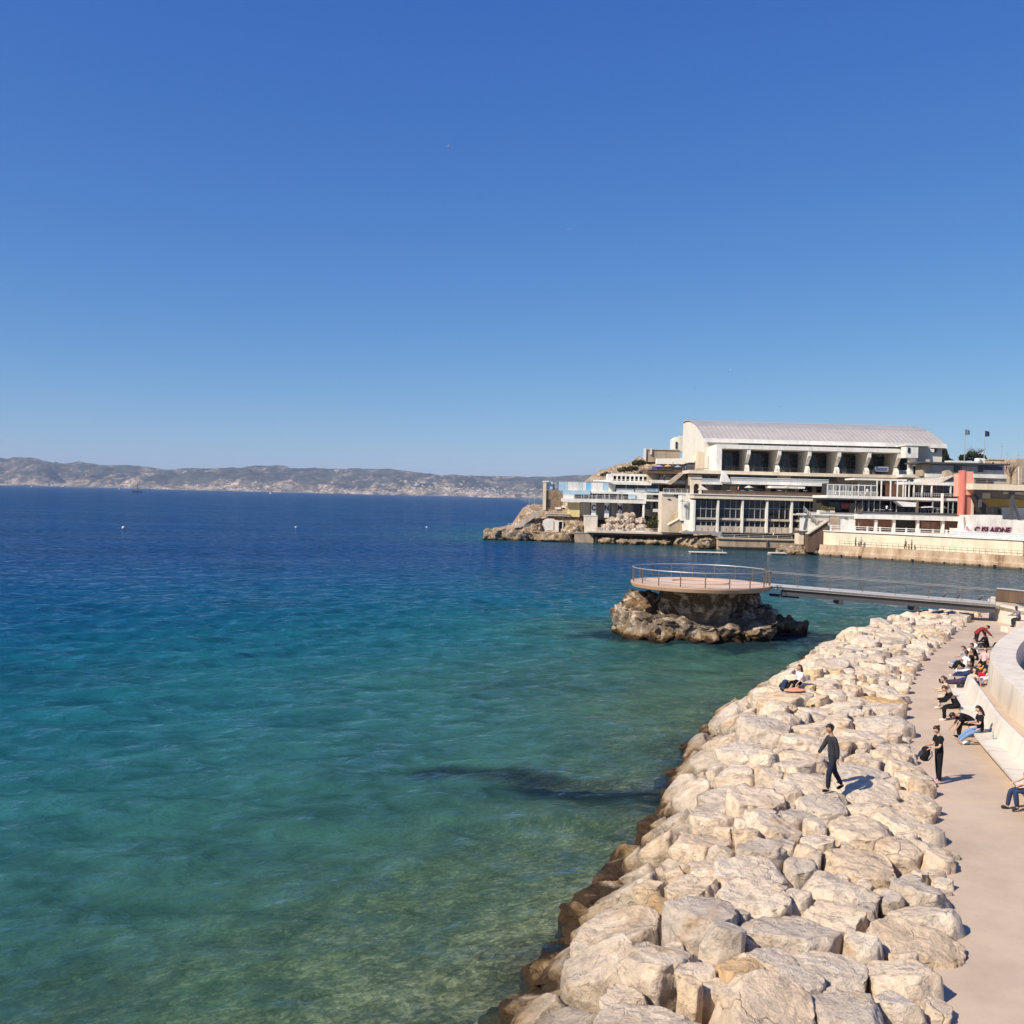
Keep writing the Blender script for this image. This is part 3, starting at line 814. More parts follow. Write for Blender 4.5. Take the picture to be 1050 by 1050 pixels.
shore_rock(724, 556, 28, 11, 219, 'humped cream rock at the end of the jetty by the pontoon', 0.55)
for k, (u, v, w, h, lab, r_) in enumerate([(812, 562, 26, 10, 'flat tilted slab on the rocky spit by the little hut', .5), (832, 563, 22, 12, 'tan rock at the foot of the dark wedge wall', .6),
                             (846, 565, 18, 12, 'jagged rock where the quay wall begins', .4), (820, 568, 30, 5, 'low flat rock awash off the spit', .3), (803, 565, 16, 6, 'small outermost rock on the spit', .5)]):
    shore_rock(u, v, w, h, 204, lab, r_)
M_pile = rock_material('pile_rock', (0.44, 0.35, 0.27), (0.68, 0.57, 0.46), (0.42, 0.25, 0.13), False, contrast=.08)
# pale boulder pile below the club terrace
k = 0
for row, (v0, n, ua, ub) in enumerate([(545, 11, 612, 668), (540, 9, 617, 664), (534.5, 8, 622, 660), (530, 4, 634, 652)]):
    for j in range(n):
        u = ua + (ub - ua) * (j + 0.5) / n + random.uniform(-1.2, 1.2)
        p = at(u, v0 + random.uniform(-1, 1), 236.6 + row * 0.9); r_ = random.uniform(0.7, 1.15)
        blob('pale_boulder', tuple(p), r_, r_, r_ * 0.9, 500 + k, M_pile, ['pale pinkish boulder in the bottom row of the pile below the club windows', 'pale boulder in the second row of the pile below the club windows', 'pale boulder in the third row of the pile below the club windows', 'pale boulder on top of the pile below the club windows'][row], 'boulder', 'pile below the club, row %d' % (row + 1), 4, random.uniform(0.2, 0.6), 2.6, 0.6)
        k += 1

# weed-covered and ochre rocks at the foot of the breakwater
M_weed = rock_material('weed_covered_rock', (0.055, 0.032, 0.018), (0.13, 0.08, 0.04), (0.12, 0.07, 0.03), False)
M_och = rock_material('ochre_wet_rock', (0.36, 0.23, 0.10), (0.55, 0.38, 0.19), (0.3, 0.17, 0.07), True)
for k, (u, v, w, mt_, h_, lab) in enumerate([(536, 1040, 1.0, M_weed, .35, 'dark brown weedy rock awash at the bottom edge beside the pale boulders'), (562, 1006, .9, M_och, .55, 'ochre rock at the waterline next to the lowest weedy rock'), (586, 972, .9, M_weed, .35, 'long dark weedy rock at the waterline between two ochre rocks'), (607, 945, .8, M_och, .6, 'second ochre rock up the waterline from the bottom of the bank'), (625, 917, 1.2, M_weed, .5, 'broad reddish brown weedy rock below the round ochre pair'), (652, 886, .85, M_och, .75, 'larger round ochre rock of the pair at the waterline'), (668, 868, .6, M_och, .7, 'smaller round ochre rock of the pair at the waterline'), (676, 848, .9, M_weed, .45, 'dark weedy rock at the waterline above the round ochre pair'), (696, 795, .9, M_weed, .4, 'dark weedy rock where the dark reef meets the bank'), (712, 768, .8, M_och, .6, 'ochre rock at the waterline beyond the dark reef'), (733, 745, .8, M_weed, .4, 'farthest dark weedy rock along the waterline of the bank')]):
    p = on(u, v, 0.0); blob('shore_boulder', (p.x, p.y, h_ * .72 - .5), w * .9, w * .62, .5, 700 + k, mt_, lab, 'rock', None, 4, .4, 2.2, .15)
# ------------------------------------------------------------------ foliage helper
def leaf_mat(name, a, c):
    mt, nt, nd, ln = new_mat(name)
    g = N(nt, 'ShaderNodeNewGeometry')
    col = ramp(nt, g.outputs['Random Per Island'], [(0, a), (1, c)])
    principled(nt, col, 0.7, 0.2); return mt
M_shrub = leaf_mat('shrub_leaf', (0.022, 0.03, 0.012), (0.085, 0.085, 0.035))
M_pine = leaf_mat('pine_leaf', (0.012, 0.02, 0.012), (0.05, 0.06, 0.03))
M_bark = plaster('grey_bark', (0.16, 0.12, 0.09), 0.3, 2)
def foliage(name, blobs, n, size, mat, parent, seed=1):
    rg = np.random.default_rng(seed); vs, fs = [], []
    for (cx, cy, cz, rx, ry, rz) in blobs:
        for q in range(n):
            d = rg.normal(size=3); d /= np.linalg.norm(d); rr = rg.uniform(0.35, 1.0) ** 0.6 * rg.uniform(0.8, 1.12)
            p = np.array([cx, cy, cz]) + d * rr * np.array([rx, ry, rz])
            a = rg.normal(size=3); a /= np.linalg.norm(a); c = np.cross(a, rg.normal(size=3)); c /= np.linalg.norm(c)
            s = size * rg.uniform(0.6, 1.4); bi = len(vs)
            vs += [p - a * s, p + c * s * 0.5, p + a * s, p - c * s * 0.5]; fs.append((bi, bi + 1, bi + 2, bi + 3))
    return link_mesh(name, vs, fs, mat, parent)
def shrub(name, label, cat, blobs, n, size, mat, seed, group=None):
    base = (blobs[0][0], blobs[0][1], min(q[2] - q[5] for q in blobs))
    r = thing(name, label, cat, base, group)
    foliage('foliage', blobs, n, size, mat, r, seed)
    b = MB()
    for q in blobs[:5]:
        b.tube([(base[0], base[1], base[2] - 0.3), ((base[0] + q[0]) / 2, (base[1] + q[1]) / 2, (base[2] + q[2]) / 2 + 0.2), (q[0], q[1], q[2])], [0.12, 0.07, 0.03], 5)
    b.build('stem', M_bark, r); return r
def bl(u, v, Y, wpx, hpx):
    p = at(u, v, Y); s = Y / F; return (p.x, p.y, p.z, wpx * s / 2, wpx * s / 2, hpx * s / 2)
shrub('green_shrub', 'dark green shrub spreading over the boulders by the beige stair wall', 'shrub',
      [bl(677, 534, 237, 20, 10), bl(668, 537, 236.6, 12, 10), bl(685, 533, 237, 9, 12), bl(672, 530, 238, 14, 6), bl(681, 541, 236.3, 12, 7)], 330, 0.24, M_shrub, 3)
for u_, v_, w_, h_, lb_, sd_ in ((655, 474, 12, 6, 'low dark scrub on the brown slope nearest the parapet wall', 31), (640, 481, 11, 4, 'low dark scrub half way down the brown slope', 32), (648, 480, 10, 5, 'low dark scrub in the middle of the brown slope', 33), (622, 486, 9, 3, 'low dark scrub at the foot of the brown slope above the club', 34)):
    shrub('scrub_bush', lb_, 'bush', [bl(u_, v_, 249, w_, h_), bl(u_ + 4, v_ + .6, 249, w_ * .6, h_ * .8), bl(u_ - 4, v_ + 1, 249, w_ * .6, h_ * .7)], 150, .3, M_shrub, sd_)
shrub('pine_tree', 'dark evergreen tree behind the end of the hall', 'tree', [bl(969, 472, 262, 9, 16), bl(968, 464, 262, 6, 9), bl(974, 475, 262, 8, 9)], 300, 0.4, M_pine, 4)
shrub('bush', 'round dark bush below the flagpoles', 'bush', [bl(997, 468, 250, 16, 11), bl(1006, 470, 250, 10, 9), bl(988, 470, 250, 9, 8)], 330, 0.35, M_pine, 5)
def bare_tree(u, v0, v1, Y, lab, seed, spread=7):
    rg = random.Random(seed); p0 = at(u, v0, Y); p1 = at(u, v1, Y); h = p1.z - p0.z; s = Y / F * spread
    r = thing('bare_tree', lab, 'tree', tuple(p0))
    b = MB(); b.tube([p0, p0 + Vector((0.1, 0, h * 0.35)), p0 + Vector((0, 0, h * 0.5))], [0.22, 0.16, 0.1], 6); b.build('trunk', M_bark, r)
    b = MB()
    for k in range(26):
        a = rg.uniform(0, 6.28); q0 = p0 + Vector((0, 0, h * rg.uniform(0.25, 0.5))); d = s * rg.uniform(0.4, 1)
        q1 = q0 + Vector((math.cos(a) * d * 0.6, math.sin(a) * d * 0.6, h * rg.uniform(0.1, 0.25))); q2 = q1 + Vector((math.cos(a) * d * 0.4, math.sin(a) * d * 0.4, h * rg.uniform(0.05, 0.3)))
        b.tube([q0, q1, q2], [0.07, 0.04, 0.02], 4)
        for e in range(3):
            q3 = q1.lerp(q2, rg.random()); b.tube([q3, q3 + Vector((rg.uniform(-1, 1) * s * .3, rg.uniform(-1, 1) * s * .3, h * 0.12))], [0.03, 0.015], 3)
    b.build('crown', M_bark, r)
bare_tree(1036, 497, 470, 214, 'bare brown tree in front of the tan wall', 4, 8)
bare_tree(1000, 470, 458, 252, 'bare twiggy tree rising above the dark bush by the flagpoles', 5, 12)
# ------------------------------------------------------------------ EVENT HALL with the vaulted roof
def X(u, v, Y): return at(u, v, Y).x
def Z(u, v, Y): return at(u, v, Y).z
HY0 = 243.0
hx0, hx1 = X(722, 465, HY0), X(966, 465, HY0)
hall = thing('event_hall', 'large cream hall with a vaulted ribbed grey roof above the terraces', 'hall', ((hx0 + hx1) / 2, HY0, 14))
z_e = Z(722, 449.5, HY0); z_r = Z(709, 432.3, 262)
z_r = Z(702, 432.3, 271)
arc = [(HY0 + 28 * k / 14, z_e + (z_r - z_e) * (1 - (1 - k / 14) ** 2)) for k in range(15)] + [(HY0 + 31, z_r - .1)]
b = MB(); b.prism([(hx0, y, z - 0.15) for y, z in arc] + [(hx0, HY0 + 31, 13), (hx0, HY0, 13)], (hx1 - hx0, 0, 0)); b.build('wall', M_gable, hall)
# thin roof shell with standing seams
b = MB()
def shell(b, x0, x1, ar, th):
    n = len(ar); vs = []
    for x in (x0, x1):
        vs += [(x, y, z) for y, z in ar] + [(x, y, z + th) for y, z in ar]
    fs = []; k = 2 * n
    for i in range(n - 1):
        fs += [(i, i + 1, k + i + 1, k + i), (n + i, k + n + i, k + n + i + 1, n + i + 1)]
        fs += [(i, n + i, n + i + 1, i + 1), (k + i, k + i + 1, k + n + i + 1, k + n + i)]
    fs += [(0, k, k + n, n), (n - 1, n + n - 1, k + n + n - 1, k + n - 1)]
    b.add(vs, fs)
ar2 = [(HY0 - 0.9, z_e - 0.35)] + arc
shell(b, hx0 - 0.25, hx1 + 0.5, ar2, 0.22)
b.m = 1
ncol = 52
for k in range(ncol + 1):
    x = hx0 - 0.2 + (hx1 - hx0 + 0.6) * k / ncol
    shell(b, x - 0.13, x + 0.13, [(y, z + 0.22) for y, z in ar2[:9]], 0.14)
roof = b.build('roof', [M_roof, M_roof2], hall)
b = MB(); shell(b, hx0 - 0.1, hx1 + 0.3, [(y, z + 0.225) for y, z in arc[5:10]], 0.06); b.build('roof_strip', M_roof2, roof)
b = MB(); b.box(hx0 - 0.3, hx1 + 0.6, HY0 - 1.25, HY0 - 0.92, z_e - 0.95, z_e + 0.0); b.build('eaves_fascia', M_white, roof)
b = MB(); b.box(X(757, 455, 242.7), hx1 - 1.5, 242.6, HY0 + 0.1, z_e - 2.0, z_e - 1.0); cl = b.build('clerestory', M_glass, hall)
b = MB()
for k in range(9):
    x = X(757, 455, 242.7) + (hx1 - 1.5 - X(757, 455, 242.7)) * k / 8; b.box(x - .12, x + .12, 242.4, 242.62, z_e - 2.05, z_e - .96)
b.build('clerestory_post', M_grey, cl)
# portico with seven slanted fins and six dark bays
PY = 232.0
zt0, zt1, zf = Z(735, 455.5, PY), Z(735, 459.6, PY), Z(735, 482.6, PY)
px0, px1 = X(735, 460, PY), X(929, 462, PY)
port = MB(); port.box(px0, px1, PY, HY0, zt1, zt0); port.box(px0, px0 + 1.2, PY, HY0 - .01, zf, zt1)
port.build('portico_frame', M_white, hall)
bays = [768, 799.5, 830.5, 861, 891.8, 922.3]
def fin_x(u): return X(u, 470, PY)
for u in bays:
    x = fin_x(u); b = MB()
    prof = [(PY + .15, zt1 - .003), (PY + .15, zt1 - 1.2), (PY + 2.6, zf + 1.75), (PY + 1.6, zf + 1.35), (PY + 1.1, zf + .8), (PY + 1.0, zf), (HY0 - 1, zf), (HY0 - 1, zt1 - .003)]
    b.prism([(x - .38, y, z) for y, z in prof], (.76, 0, 0)); b.build('fin', M_white, hall)
xs = [px0 + 1.2] + [fin_x(u) for u in bays]
for k in range(6):
    a, c = xs[k] + (.4 if k else 0.02), xs[k + 1] - .4
    b = MB(); b.box(a, c, HY0 - 2.4, HY0 - 2.2, zf + .05, zt1 - .55); w = b.build('window', M_glass, hall)
    b = MB(); n = 5
    for j in range(n + 1):
        x = a + (c - a) * j / n; b.box(x - .05, x + .05, HY0 - 2.5, HY0 - 2.41, zf + .05, zt1 - .6)
    for q in range(1, 4):
        z = zf + .05 + (zt1 - zf - .6) * q / 4; b.box(a, c, HY0 - 2.49, HY0 - 2.42, z - .04, z + .04)
    b.build('mullion', M_dkgrey, w)
# ground of the portico
b = MB(); b.box(X(706, 484, 231), X(938, 487, 231), 230.5, HY0 + 0.5, zf - .75, zf - .01); b.build('terrace_slab', M_cream, hall)
b = MB(); b.pb(726, 468, 733, 481.5, 241.6, .3); b.build('door', M_glass, hall)
b = MB(); b.pb(729.3, 468, 730, 481.5, 241.3, .1); b.build('door_post', M_grey, hall)
part('side_window', M_glass, hall, (921, 465, 931, 482, 236, .4))
# planters in the bays
def potted(u, Y, lab, seed):
    p = at(u, 485, Y); r = thing('potted_plant', lab, 'plant', (p.x, p.y, zf), 'potted plants along the hall terrace')
    b = MB(); b.tube([(p.x, p.y, zf), (p.x, p.y, zf + .5)], [.28, .38], 8); b.build('pot', M_dkgrey, r)
    foliage('foliage', [(p.x, p.y, zf + .95, .5, .5, .55)], 70, .16, M_pine, r, seed)
for k, u in enumerate((739.5, 772.5, 803.5, 834.5, 865.5, 896)):
    potted(u, PY + .6, ['bushy pot plant at the first fin of the hall, nearest the gable', 'pot plant at the second fin of the hall', 'pot plant at the third fin of the hall', 'pot plant at the fourth fin of the hall', 'pot plant at the fifth fin of the hall', 'pot plant at the sixth fin of the hall beside the blue banner'][k], 60 + k)
bn = MB(); bn.pb(897, 478.5, 911, 483.4, PY + 1.6, .08); o = bn.build('banner_frame', M_steel)
o2 = MB(); o2.pb(898.2, 479.6, 909.8, 482.6, PY + 1.55, .04); o2.build('banner', M_navy, o)
tag(o, 'low navy banner in a pale frame standing in the last hall bay', 'banner')

# small white tower and beige parapet wall left of the hall
tw = thing('corner_tower', 'small round-topped white tower behind the gable of the hall', 'tower', tuple(at(695, 462, 276)))
b = MB(); b.ppoly([(690.5, 463), (690.5, 450.5), (692.5, 448.3), (697, 446.8), (702, 447), (702, 463)], 276, 6); b.build('wall', M_white, tw)
part('window', M_glass, tw, (692.7, 453, 694.6, 460, 275.8, .3))
pw = thing('parapet_wall', 'beige parapet wall with white end posts on top of the brown slope', 'wall', tuple(at(680, 472, 252)))
b = MB(); b.pb(663, 461.5, 697, 474, 252, 5); b.build('wall', M_tan, pw)
part('post', M_white, pw, (660.3, 459.8, 662.4, 471, 251.6, .6)); part('post', M_white, pw, (667, 459.6, 668.6, 466, 251.6, .6))
b = MB(); b.pb(663, 460.6, 697, 461.5, 251.8, 5.3); b.build('coping', M_beige, pw)
aw = thing('terrace_awning', 'long cream sloping awning over the bar terrace below the gable', 'awning', tuple(at(690, 478, 244)))
b = MB(); b.ppoly([(673.5, 470.2), (697, 470), (712, 466.5), (724, 468), (715, 472), (700, 476), (673, 475.7)], 244, 1.6); b.build('canvas', plaster('cream_canvas', (0.85, 0.8, 0.66), .06, .5), aw)
part('post', M_grey, aw, (675, 475.7, 675.8, 482, 244.6, .2), (700, 476, 700.8, 482, 244.6, .2), (714, 472, 714.8, 482, 244.6, .2))
# bar terrace with people-sized clutter below awning
bt = thing('bar_terrace', 'brown terrace under the cream awning with stairs down beside the colonnade', 'terrace', tuple(at(690, 495, 240)))
part('floor_slab', M_brown, bt, (664, 482, 727, 486, 239.5, 10))
part('wall', M_tan, bt, (664, 486, 706, 497, 241.5, 6)); part('wall', M_beige, bt, (700, 484, 712, 497, 240.5, 1))
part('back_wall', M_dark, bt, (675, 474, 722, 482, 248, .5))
b = MB(); b.ppoly([(683, 496), (697, 484.5), (700, 484.5), (700, 487), (688, 497)], 239, 1.2); b.build('stair', M_beige, bt)
part('pillar', M_cream, bt, (714, 463, 722, 481.5, 243, 2)); part('railing', M_dkgrey, bt, (700, 480, 713, 480.4, 239.2, .1), (714, 480, 726, 480.4, 239.2, .1), (664, 480.6, 690, 481, 239.2, .1))
def parasol(u, v0, v1, Y, wpx, mat, lab):
    p0 = at(u, v0, Y); p1 = at(u, v1, Y); w = wpx * Y / F / 2
    r = thing('parasol', lab, 'parasol', tuple(p0))
    b = MB(); b.tube([p0, p1], .05, 6); b.build('pole', M_steel, r)
    b = MB(); n = 8; h = max(.45, w * .32); top = p1 + Vector((0, 0, 0.02))
    vs = [tuple(top)] + [(top.x + w * math.cos(2 * math.pi * k / n), top.y + w * math.sin(2 * math.pi * k / n), top.z - h) for k in range(n)] + [(top.x, top.y, top.z - .08)] + [(top.x + w * .98 * math.cos(2 * math.pi * k / n), top.y + w * .98 * math.sin(2 * math.pi * k / n), top.z - h - .08) for k in range(n)]
    fs = [(0, 1 + k, 1 + (k + 1) % n) for k in range(n)] + [(n + 1, n + 2 + (k + 1) % n, n + 2 + k) for k in range(n)] + [(1 + k, n + 2 + k, n + 2 + (k + 1) % n, 1 + (k + 1) % n) for k in range(n)]
    b.add(vs, fs); b.build('canopy', mat, r); return r
M_lilac = plaster('lilac_canvas', (0.36, 0.28, 0.58), .15, 1); M_orange = plaster('orange_canvas', (0.7, 0.36, 0.14), .15, 1)
parasol(676, 483, 476.6, 241, 10, M_lilac, 'lilac parasol on the bar terrace by the brown slope')
parasol(685, 483, 476.2, 242, 8, M_orange, 'orange parasol on the bar terrace beside the lilac one')
parasol(695, 483, 477, 241.5, 9, plaster('grey_blue_canvas', (.3, .34, .42), .15, 1), 'grey-blue parasol on the bar terrace near the stair')

# ------------------------------------------------------------------ colonnade house and bathing club (left)
ch = thing('colonnade_house', 'white house with a row of dark square openings above the club', 'house', tuple(at(645, 503, 243)))
CY = 243
part('wall', M_white, ch, (623.5, 485.8, 627.6, 495, CY, 7), (627.6, 485.8, 664, 488.3, CY, 7), (627.6, 493.2, 664, 494.4, CY, .6))
b = MB()
for k in range(9):
    u = 627.6 + 4.45 * k
    if u < 663: b.pb(u, 488.3, u + 1.5, 493.2, CY, .7)
b.build('pillar', M_white, ch)
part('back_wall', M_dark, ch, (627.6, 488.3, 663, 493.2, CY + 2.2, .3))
part('balcony_slab', M_white, ch, (622.5, 494.5, 668, 497, CY - 2.2, 10)); part('balcony_slab', M_white, ch, (668, 492.8, 730, 496, CY - 2.6, 8))
part('window', M_glass, ch, (631, 497.1, 662, 500.8, CY + .2, .3)); part('window_post', M_white, ch, (641.5, 497.1, 642.4, 500.8, CY, .15), (653.5, 497.1, 654.3, 500.8, CY, .15))
part('lower_wall', M_white, ch, (623, 497.05, 631, 504.5, CY - .2, 4), (662, 497.05, 676, 506, CY + .1, 4))
part('blue_blind', M_navy, ch, (663.5, 497.3, 675, 500.5, CY - .5, .3))
part('railing_panel', plaster('frosted_panel', (.5, .54, .56), .1, 1, .4), ch, (632, 500.9, 650, 504.4, CY - 1.4, .1), (651, 500.9, 662, 504.4, CY - 1.4, .1))
part('railing_panel', M_blue, ch, (663, 501, 676, 505.4, CY - 1.4, .1))
part('handrail', M_white, ch, (630, 491.8, 668, 492.3, CY - 2.1, .08), (676, 490.2, 706, 490.6, CY - 2.5, .08), (676, 492, 706, 492.3, CY - 2.5, .05))

cb = thing('bathing_club', 'long white club building with pale blue screens on its roof terrace', 'club building', tuple(at(620, 528, 239)))
BY = 238.5
part('terrace_slab', M_white, cb, (576.5, 511.9, 662.5, 515.4, BY, 8))
part('upper_slab', M_white, cb, (583, 504.2, 678, 506.4, BY + 1.5, 8))
part('front_panel', M_white, cb, (644.5, 506.4, 663, 511.9, BY + 1, .4))
part('blue_panel', M_blue, cb, (644.8, 507, 651.5, 511.4, BY + .7, .25))
part('window', M_glass, cb, (589, 506.5, 644.4, 511.8, BY + 3.2, .3))
for u in (588.6, 598.2, 603.5, 606.7, 611.4, 619.5, 624.2, 633.2, 637.3):
    part('window_post', M_white if u != 603.5 else M_yellow, cb, (u, 506.5 if u > 615 else 507, u + .95, 511.9, BY + 2.6, .4))
part('balustrade', M_white, cb, (577.5, 506.8, 588.4, 511.9, BY + .8, .2))
part('recess_wall', M_grey, cb, (594.5, 515.4, 659, 533, BY + 3.2, .6)); part('recess_pier', M_beige, cb, (594.5, 515.4, 605, 530, BY + 2.8, .4), (627, 515.4, 633, 531, BY + 2.9, .4))
part('yellow_wall', M_yellow, cb, (582.5, 515.4, 594.4, 530, BY + 1.2, 3))
part('corner_post', M_white, cb, (658.9, 515.4, 660.9, 531, BY + .2, .5))
part('club_window', M_glass, cb, (650, 517, 658, 528, BY + 2.6, .3))
part('side_wing_wall', M_beige, cb, (661.5, 511, 678, 529, BY + 3, 3)); part('side_wing_window', M_glass, cb, (662.5, 514.2, 677.5, 522, BY + 2.6, .3))
part('side_wing_post', M_white, cb, (667.5, 514.2, 668.6, 522, BY + 2.3, .25), (672.5, 514.2, 673.2, 522, BY + 2.3, .25))
part('side_wing_slab', M_white, cb, (661.5, 512.2, 678.5, 514.2, BY + .2, 5), (669.5, 521.8, 678.5, 525, BY + 1.2, 3))
part('side_wing_opening', M_glass, cb, (670, 507.2, 677, 510.2, BY + 2.8, .3)); part('side_wing_roof', M_white, cb, (663.2, 504, 681, 512, BY + 3.1, 4))
# three white panels with dark blue letters
M_ink = plaster('navy_paint', (0.02, 0.03, 0.10), .2, 2)
def text_part(txt, name, mat, parent, u, v, Y, hpx, wscale=1.0, thick=.05, skew=0.0, offset=0.0):
    cu_ = bpy.data.curves.new('t', 'FONT'); cu_.body = txt; cu_.align_x = 'CENTER'; cu_.align_y = 'CENTER'; cu_.size = 1; cu_.extrude = 0.0; cu_.offset = offset; cu_.shear = skew
    to = bpy.data.objects.new('t', cu_); COL.objects.link(to)
    dg = bpy.context.evaluated_depsgraph_get(); me = bpy.data.meshes.new_from_object(to.evaluated_get(dg))
    V = np.array([x.co[:] for x in me.vertices]); Fs = [tuple(p.vertices) for p in me.polygons]
    bpy.data.objects.remove(to); bpy.data.curves.remove(cu_); bpy.data.meshes.remove(me)
    s = hpx * Y / F / 0.70; c = at(u, v, Y)
    n = len(V); front = np.c_[c.x + V[:, 0] * s * wscale, np.full(n, Y), c.z + V[:, 1] * s]; back_ = front + [0, thick, 0]
    fs = Fs + [tuple(i + n for i in reversed(f)) for f in Fs]
    return link_mesh(name, np.vstack([front, back_]), fs, mat, parent)
for u, ch_, lowv in ((608.8, 'C', 530), (622.2, 'N', 531), (635.6, 'M', 531)):
    o = part('sign_panel', M_white, cb, (u - 2.4, 515.5, u + 2.4, lowv, BY + 1.6, .5))
    text_part(ch_, 'letter', M_ink, o, u, 521, BY + 1.52, 5.2, 0.8, .05, 0, .04)
part('screen_frame', M_steel, cb, (571, 493.6, 627, 494.3, BY + 2, .15))
for ua, ub, mt_ in ((573, 578.5, M_blue), (578.8, 582, M_blue), (582.3, 593.2, M_white), (593.5, 597.6, plaster('pale_green_screen', (.5, .6, .56), .1, 1)), (597.9, 600.8, M_white), (601.1, 605.8, M_blue2), (606.1, 612, M_white), (612.3, 618.2, M_white), (618.5, 624, M_blue)):
    part('screen', mt_, cb, (ua, 494.2, ub, 504.2 if ua > 600 else 502.8, BY + 2.05, .1))
part('terrace_parapet', M_blue, cb, (577, 502.8, 605, 506.8, BY + 1.2, .3))
part('roof_ridge', M_white, cb, (609, 492.2, 622, 493.6, BY + 8, 2))
lw = thing('buttress_wall', 'broad pinkish white wall block below the letter C panel', 'wall', tuple(at(606, 545, 236)))
part('wall', M_conc, lw, (599.3, 529, 612.6, 546.5, 236.6, 3)); part('coping', M_white, lw, (599, 528.4, 613, 529, 236.5, 3.2))
st = thing('stone_tower', 'squat rubble stone tower with a slit door on the headland', 'tower', tuple(at(566, 522, 243)))
M_rubble = plaster('rubble_masonry', (0.30, 0.215, 0.14), .6, 1.9, .95, .8, .1, stain=(.13, .09, .06), stain_amt=.4, fine=3)
b = MB(); b.ppoly([(557.3, 524), (557.6, 494.5), (560, 494.5), (560, 502.6), (571, 502.6), (577, 507.5), (577, 524)], 243, 8); b.build('wall', M_rubble, st)
b = MB(); b.pb(560.6, 511.8, 563.6, 520.5, 242.85, .2); dr = b.build('door', M_dark, st)
b = MB(); b.pb(556.8, 494.2, 560, 523, 242.6, .5); b.build('corner_pier', M_cream, st)
part('glass_screen', M_blue, st, (560.2, 493.8, 563.5, 501.5, 243.2, .1), (564, 493.8, 566.5, 501.5, 243.2, .1)); part('glass_screen', M_steel, st, (566.8, 494.5, 570.5, 502.2, 243.6, .1)); part('flat_roof', M_white, st, (556.8, 493, 563, 494.2, 242.5, 4))
ter = thing('rock_terrace', 'sandy terraced garden wall between the stone tower and the yellow wall', 'terrace', tuple(at(578, 530, 241)))
b = MB(); b.ppoly([(556, 531), (563, 524.5), (575, 521.5), (584, 524), (596, 531), (599, 541), (560, 541), (556, 538)], 241, 4); b.build('wall', M_quay, ter)
b = MB(); b.ppoly([(586, 530), (588.5, 529.3), (597.5, 541), (595, 541.5)], 240.6, .35); b.build('stair', M_grey, ter)
part('awning', M_white, ter, (569.5, 520, 575, 522, 240.7, .9), (576, 518.6, 580, 520.5, 240.7, .9))
tw1 = thing('garden_wall', 'pale terrace wall stepping down the headland in front of the stone tower', 'wall', tuple(at(548, 536, 240)))
b = MB(); b.ppoly([(527, 541), (533, 536), (541, 530.5), (549, 525.5), (556, 523), (556, 527), (548, 531), (539, 537), (534, 541)], 238.6, 1.2); b.build('wall', M_beige, tw1)
tw2 = thing('garden_wall', 'low sandy terrace wall above the white hut on the headland', 'wall', tuple(at(575, 530, 239)))
part('wall', M_conc2, tw2, (560, 527.2, 584, 529.2, 239.4, 1)); part('coping', M_conc, tw2, (559.5, 526.7, 584.5, 527.2, 239.2, 1.4))
hut = thing('white_hut', 'white bathing hut with a wide blank shutter on the headland', 'hut', tuple(at(564, 545, 238.3)))
b = MB(); b.ppoly([(556.5, 545.5), (556.5, 534), (561, 531.5), (568, 532), (570, 534), (570, 545.5)], 238.8, 3); b.build('wall', M_conc, hut); part('shutter', M_white, hut, (558.3, 533.6, 567.4, 545, 238.6, .18))
hut2 = thing('beach_cabin', 'narrow white cabin with a dark doorway beside the blank shutter hut', 'cabin', tuple(at(574, 545, 238)))
part('wall', M_white, hut2, (570.3, 535, 572.9, 545.4, 238, 2), (576.5, 535.6, 577.6, 545.4, 238, 2), (570.3, 534.4, 577.6, 535, 238, 2.2)); part('doorway', M_dark, hut2, (572.9, 535.6, 576.5, 545.4, 238.9, .2))
blk = thing('concrete_block', 'grey concrete mooring block at the water beside the jetty', 'block', tuple(at(598, 556, 234)))
part('wall', M_quay, blk, (589.5, 547, 608.5, 557, 234, 5)); part('cap', M_grey, blk, (589, 546.2, 609, 547, 233.9, 5.2))
def jet(u, v): return at(u, v, 232)
jy = thing('jetty', 'long low grey jetty slab on dark piers in front of the boulder pile', 'jetty', tuple(at(660, 550, 232)))
part('deck', M_conc2, jy, (603, 545.6, 711, 547.3, 231.5, 6))
part('beam', M_dkgrey, jy, (604, 547.3, 711, 549.4, 231.9, .5))
for u in (610, 628, 646, 664, 682, 700): part('pier', M_dark, jy, (u, 549.3, u + 2.2, 558, 232.2, .8))
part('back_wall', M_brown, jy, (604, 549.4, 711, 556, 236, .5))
part('ramp', M_grey, jy, (700, 545.4, 740, 547.6, 217.8, 1.8))
b = MB(); b.ppoly([(728, 546.5), (735, 546.2), (744, 552), (741, 553)], 217, .6); b.build('gangway', M_grey, jy)
# beige annex with stairs between the club and the glass hall
an = thing('beige_annex', 'beige walled annex with outside stairs left of the glass hall', 'annex', tuple(at(695, 546, 226)))
part('wall', M_conc2, an, (678.5, 506.5, 700, 546, 231, 6)); part('wall', M_white, an, (699, 508, 712, 534, 224, 5))
part('parapet', M_white, an, (678.5, 505, 712, 507, 230.6, .5)); part('opening', M_glass, an, (691.5, 507.6, 697, 508.8, 230.7, .2), (684.5, 511.4, 687.5, 512.3, 230.8, .15))
part('window', plaster('pale_glass', (.55, .56, .54), .15, 1, .3), an, (702.6, 514, 709.6, 532.5, 223.7, .15)); part('window_post', M_grey, an, (704.6, 514, 705.2, 532.5, 223.4, .12), (707, 514, 707.5, 532.5, 223.4, .12))
b = MB(); b.ppoly([(686, 546), (686, 538.5), (699.5, 530.5), (702, 530.5), (702, 546)], 226.5, 2); b.build('stair_wall', M_tan, an)
